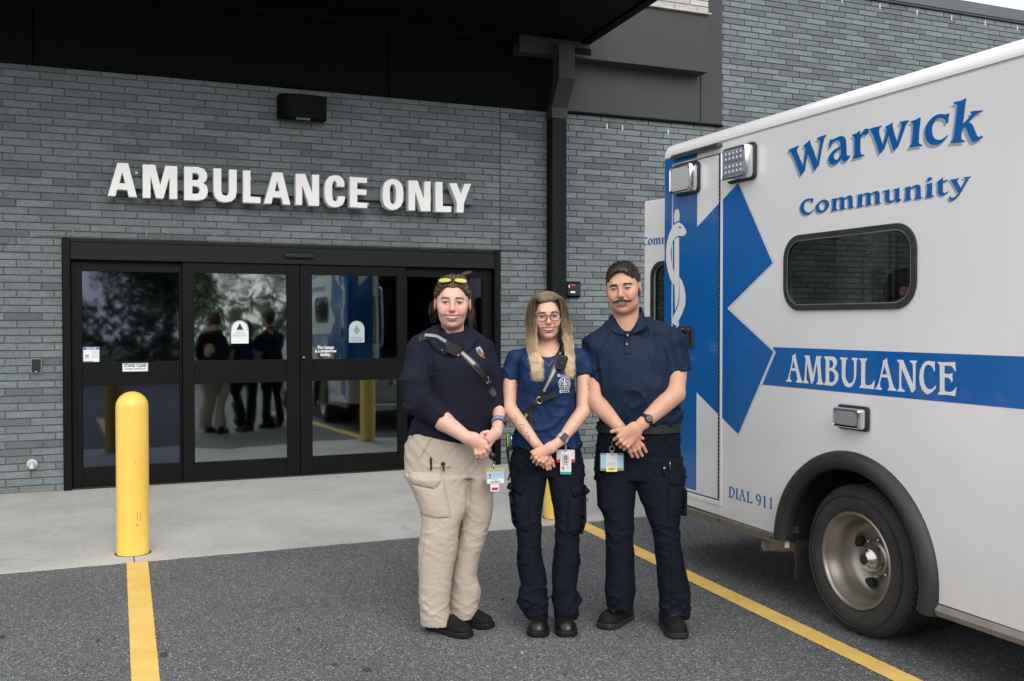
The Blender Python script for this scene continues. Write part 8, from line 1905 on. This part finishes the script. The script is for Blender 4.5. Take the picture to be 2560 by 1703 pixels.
b = MB(); b.tube([(lambda w: (w[0], w[1]-.010+.004*math.sin(i*1.9), w[2]+.004*math.cos(i*1.9)))(on(P, DS, c5, 330+i*1.6, 600+i*1.0, 0)) for i in range(44)], .0022, 5); P.mb(b, 'coiled_cable', MPL, st, True)
# watch, rings, nails
watch(P, Vector(Rc)+Vector((0, 0, .012)), Vector(Rb)-Vector(Rc), .0305, (.9, -.55, -.2), pm('blue_grey_watch_strap', (.16, .22, .27), .6), .02, sq=True)
b = MB(); q = c8(898, 640, d1-.006); b.lathe(q, (.45, 0, -.9), [(.0105, -.0022), (.0113, 0), (.0105, .0022)], 16); b.lathe(c8(920, 460, d0-.002), (.9, 0, -.3), [(.0095, -.001), (.0102, 0), (.0095, .001)], 16); P.mb(b, 'ring', pm('ring_steel', (.35, .33, .28), .25, 1.), bod1, True)
nails(P, c8, [(812, 765, d1+.002, .2, -1), (876, 765, d1+.002, .25, -1), (944, 738, d1+.002, .35, -1), (992, 648, d1, .6, -1)], pm('dark_nail_polish', (.015, .03, .03), .15, coat=1), bod1)
# trouser details and things in the pocket
patch(P, DT, [(132, 240), (146, 212), (360, 212), (372, 262), (322, 318), (158, 292)], c6, .004, MKH, 'pocket_flap', trs, bulge=.005)
patch(P, DT, [(165, 305), (322, 325), (385, 290), (430, 520), (330, 520), (225, 505), (188, 400)], c6, .003, MKH, 'cargo_pocket', trs, bulge=.008)
patch(P, DT, [(272, 158), (432, 150), (434, 176), (272, 184)], c6, .0018, MKH, 'pocket_welt', trs)
MKS = pm('khaki_seam', (.30, .245, .18), .9)
seamtube(P, DT, [(318, -75), (215, 110)], c6, .0012, trs, MKS); seamtube(P, DT, [(322, -65), (228, 105)], c6, .0012, trs, MKS); seamtube(P, DT, [(385, 245), (425, 440), (440, 525)], c6, .0012, trs, MKS)
seamtube(P, DT, [(275, 530), (255, 700), (215, 950), (235, 1150), (240, 1330)], c6, .0012, trs, MKS); seamtube(P, DT, [(205, 505), (330, 528), (440, 520)], c6, .0012, trs, MKS)
seamtube(P, DT, [(560, 195), (555, 330), (520, 560)], c6, .0012, trs, MKS)
seamtube(P, DT, [(205, 1325), (320, 1335), (432, 1308)], c6, .0012, trs, MKS); seamtube(P, DT, [(420, 1270), (520, 1268), (620, 1240)], c6, .0012, trs, MKS)
a = pen(P, DT, (298, 100), (298, 192), c6, MPL, r=.0052); tag(a, 'black pen clipped in the thigh pocket of the khaki trousers', 'pen')
tk = thing('window_punch', P.w1(c6(385, 150, -.12)), 'round headed black tool clipped in the khaki thigh pocket beside the pen', 'tool')
q = on(P, DT, c6, 384, 148, .004); b = MB(); b.lathe(q, (0, -1, 0), [(.011, 0), (.011, .004), (.006, .006), (0, .006)], 16); b.tube([q+Vector((0, -.006, 0)), q+Vector((.004, -.008, -.035))], .0042, 6); P.mb(b, 'head', MPL, tk); 
b = MB()
for t in (-.6, .5, 1.6): b.lathe(q+Vector((.008*math.cos(t), -.004, .008*math.sin(t))), (0, -1, 0), [(.0016, 0), (.0016, .001), (0, .001)], 6)
P.mb(b, 'rivet', MCH, tk)
def dr1(t, mp_, w, h):
    card(P, t, mp_, -.026, -.075, .016, -.030, -.002, MWH, 'lower_card'); card(P, t, mp_, -.020, -.070, .012, -.056, -.0006, pm('card_red', (.5, .03, .05), .3), 'red_label', .001, .0004)
    card(P, t, mp_, -.043, -.038, .043, .038, 0, pm('badge_holder', (.45, .47, .46), .2, coat=.6), 'holder'); card(P, t, mp_, -.041, .022, .041, .036, .0014, pm('card_olive', (.38, .36, .10), .4), 'yellow_band', .001, .0004)
    card(P, t, mp_, -.041, -.034, .041, .020, .0014, pm('card_sky', (.32, .52, .66), .3), 'card', .001, .0004); card(P, t, mp_, -.041, -.034, .041, -.014, .0019, MWH, 'name_field', .001, .0003)
    portrait(P, t, mp_, -.026, .003, .022, .002); textc(P, t, 'PARAMEDIC', .011, mp_, 0, -.028, .0024, MGR, .05, .0003); lines(P, t, mp_, [(-.008, .010, .036, .012), (.006, .003, .024, .005), (-.012, -.019, .012, -.0165)], .0024, MATS['print_grey'])
    b = MB(); b.tube([mp_(-.006, .035, .002), mp_(-.006, .062, .004)], .003, 6); b.tube([mp_(.004*math.cos(a)-.002, .062+.010*math.sin(a), .004) for a in np.linspace(0, 6.28, 14)[:-1]], .001, 5, closed=True); P.mb(b, 'badge_clip', MATS['clip_steel'], t, True)
    b = MB(); b.lathe(mp_(-.012, .098, -.004), (0, -1, 0), [(.017, -.004), (.017, .006), (.012, .010), (0, .010)], 20); b.tube([mp_(-.012, .082, .0), mp_(-.008, .065, .003)], .0012, 5); P.mb(b, 'badge_reel', MPL, t, True)
badge(P, DT, 750, 262, .086, .076, c6, 'blue and white photo badge with yellow top hanging at the hip of the khaki trousers', dr1, off=.012, tilt=.04, yy=-.175)
# shoes
G1_ = lambda px, py: tuple((lambda d: (((px-1280)/2488.9*d)-P.x0, d-P.D))(CAMH*2488.9/(py-803.7)))
t1 = G1_(1172, 1600); s1 = shoe(P, (t1[0]-.212, t1[1]+.165), (t1[0]+.006, t1[1]-.005), .100, 'shoe', MMS, MSO, False, toe_h=.042)
t2 = G1_(1226, 1577); s2 = shoe(P, (t2[0]-.215, t2[1]+.155), (t2[0]+.006, t2[1]-.005), .100, 'shoe', MMS, MSO, False, toe_h=.042)
for s_, t_ in ((s1, t1), (s2, t2)):
    b = MB(); b.box((-.010, -.002, -.002), (.010, .0, .002)); M = Matrix.Translation((t_[0]-.035, t_[1]-.010, .045)) @ Matrix.Rotation(.25, 4, 'Y'); b.v = [tuple(M @ Vector(v)) for v in b.v]; P.mb(b, 'reflective_tab', MATS['emblem_white'], s_)
# badge of the man
P = P3; c5, c6 = P3.c5, P3.c6
DT3 = Drape(*merge([(np.array([P3_v for P3_v in [(-.3, -.115, 0.5), (.3, -.115, .5), (.3, -.115, 1.2), (-.3, -.115, 1.2)]]), [[0, 1, 2, 3]])]))
def dr3(t, mp_, w, h):
    hol = pm('clear_badge_holder', (.20, .26, .28), .15, coat=.8); card(P, t, mp_, -.059, -.045, .059, .042, 0, hol, 'holder', .006)
    card(P, t, mp_, -.054, -.031, -.022, .032, .0014, pm('card_aqua', (.33, .60, .66), .4), 'left_card', .001, .0005); card(P, t, mp_, .024, -.031, .054, .032, .0014, MATS['card_aqua'], 'right_card', .001, .0005)
    lines(P, t, mp_, [(-.050, .024-.008*k, -.034, .026-.008*k) for k in range(7)]+[(.030, .024-.008*k, .050, .0255-.008*k) for k in range(7)], .002, pm('print_teal', (.12, .3, .35), .5))
    card(P, t, mp_, -.030, -.050, .026, .042, .003, pm('card_lilac', (.66, .64, .67), .3, coat=.4), 'front_card', .003); card(P, t, mp_, -.0295, -.0495, .0255, -.027, .0043, pm('card_yellow', (.75, .68, .16), .4), 'yellow_band', .002, .0004)
    textc(P, t, 'AEMT', .016, mp_, -.002, -.0365, .0049, MGR, .036, .0002); lines(P, t, mp_, [(-.024, -.006-.005*k, .020, -.0048-.005*k) for k in range(4)], .0045, MATS['print_grey'])
    b = MB(); b.box((-.008, -.002, 0), (.006, .002, .022)); b.v = [mp_(x, .034+z, .006+y) for x, y, z in b.v]; P.mb(b, 'badge_clip', MATS['clip_steel'], t)
    b = MB(); b.tube([mp_(.012*math.cos(a)-.001, .064+.013*math.sin(a), .006) for a in np.linspace(0, 6.28, 18)[:-1]], .0018, 6, closed=True); b.tube([mp_(-.001, .077, .004), mp_(-.001, .10, .0)], .001, 5); P.mb(b, 'badge_ring', MATS['clip_steel'], t, True)
    b = MB(); b.tube([mp_(.014*math.cos(a)-.002, .112+.014*math.sin(a), -.002) for a in np.linspace(0, 6.28, 18)[:-1]], .0022, 6, closed=True); P.mb(b, 'badge_reel', MPL, t, True)
badge(P, DT3, 1579, 1468, .118, .09, c5, 'clear badge holder with yellow AEMT card hanging from the belt of the man', dr3, off=.012)
def unparent(o):
    off = origin(o.parent) if o.parent else Vector(); o.parent = None; o.location = o.location+off
pens = [o for o in bpy.data.objects if o.name.split('.')[0] == 'pen' and not o.get('label')]
for o, l in zip(sorted(pens, key=lambda o: o.name), ('thin black pen with teal end in the thigh pocket of the man', 'steel pen right of the black one in the thigh pocket of the man')): tag(o, l, 'pen')
for o in [o for o in bpy.data.objects if o.name.split('.')[0] == 'pen' and o.parent]: unparent(o)
for o in bpy.data.objects:
    if o.name.startswith('sunglasses') and o.type == 'MESH': o.matrix_world = o.matrix_world; unparent(o); tag(o, 'black sunglasses with yellow mirror lenses pushed up on the hair of the left woman', 'sunglasses')
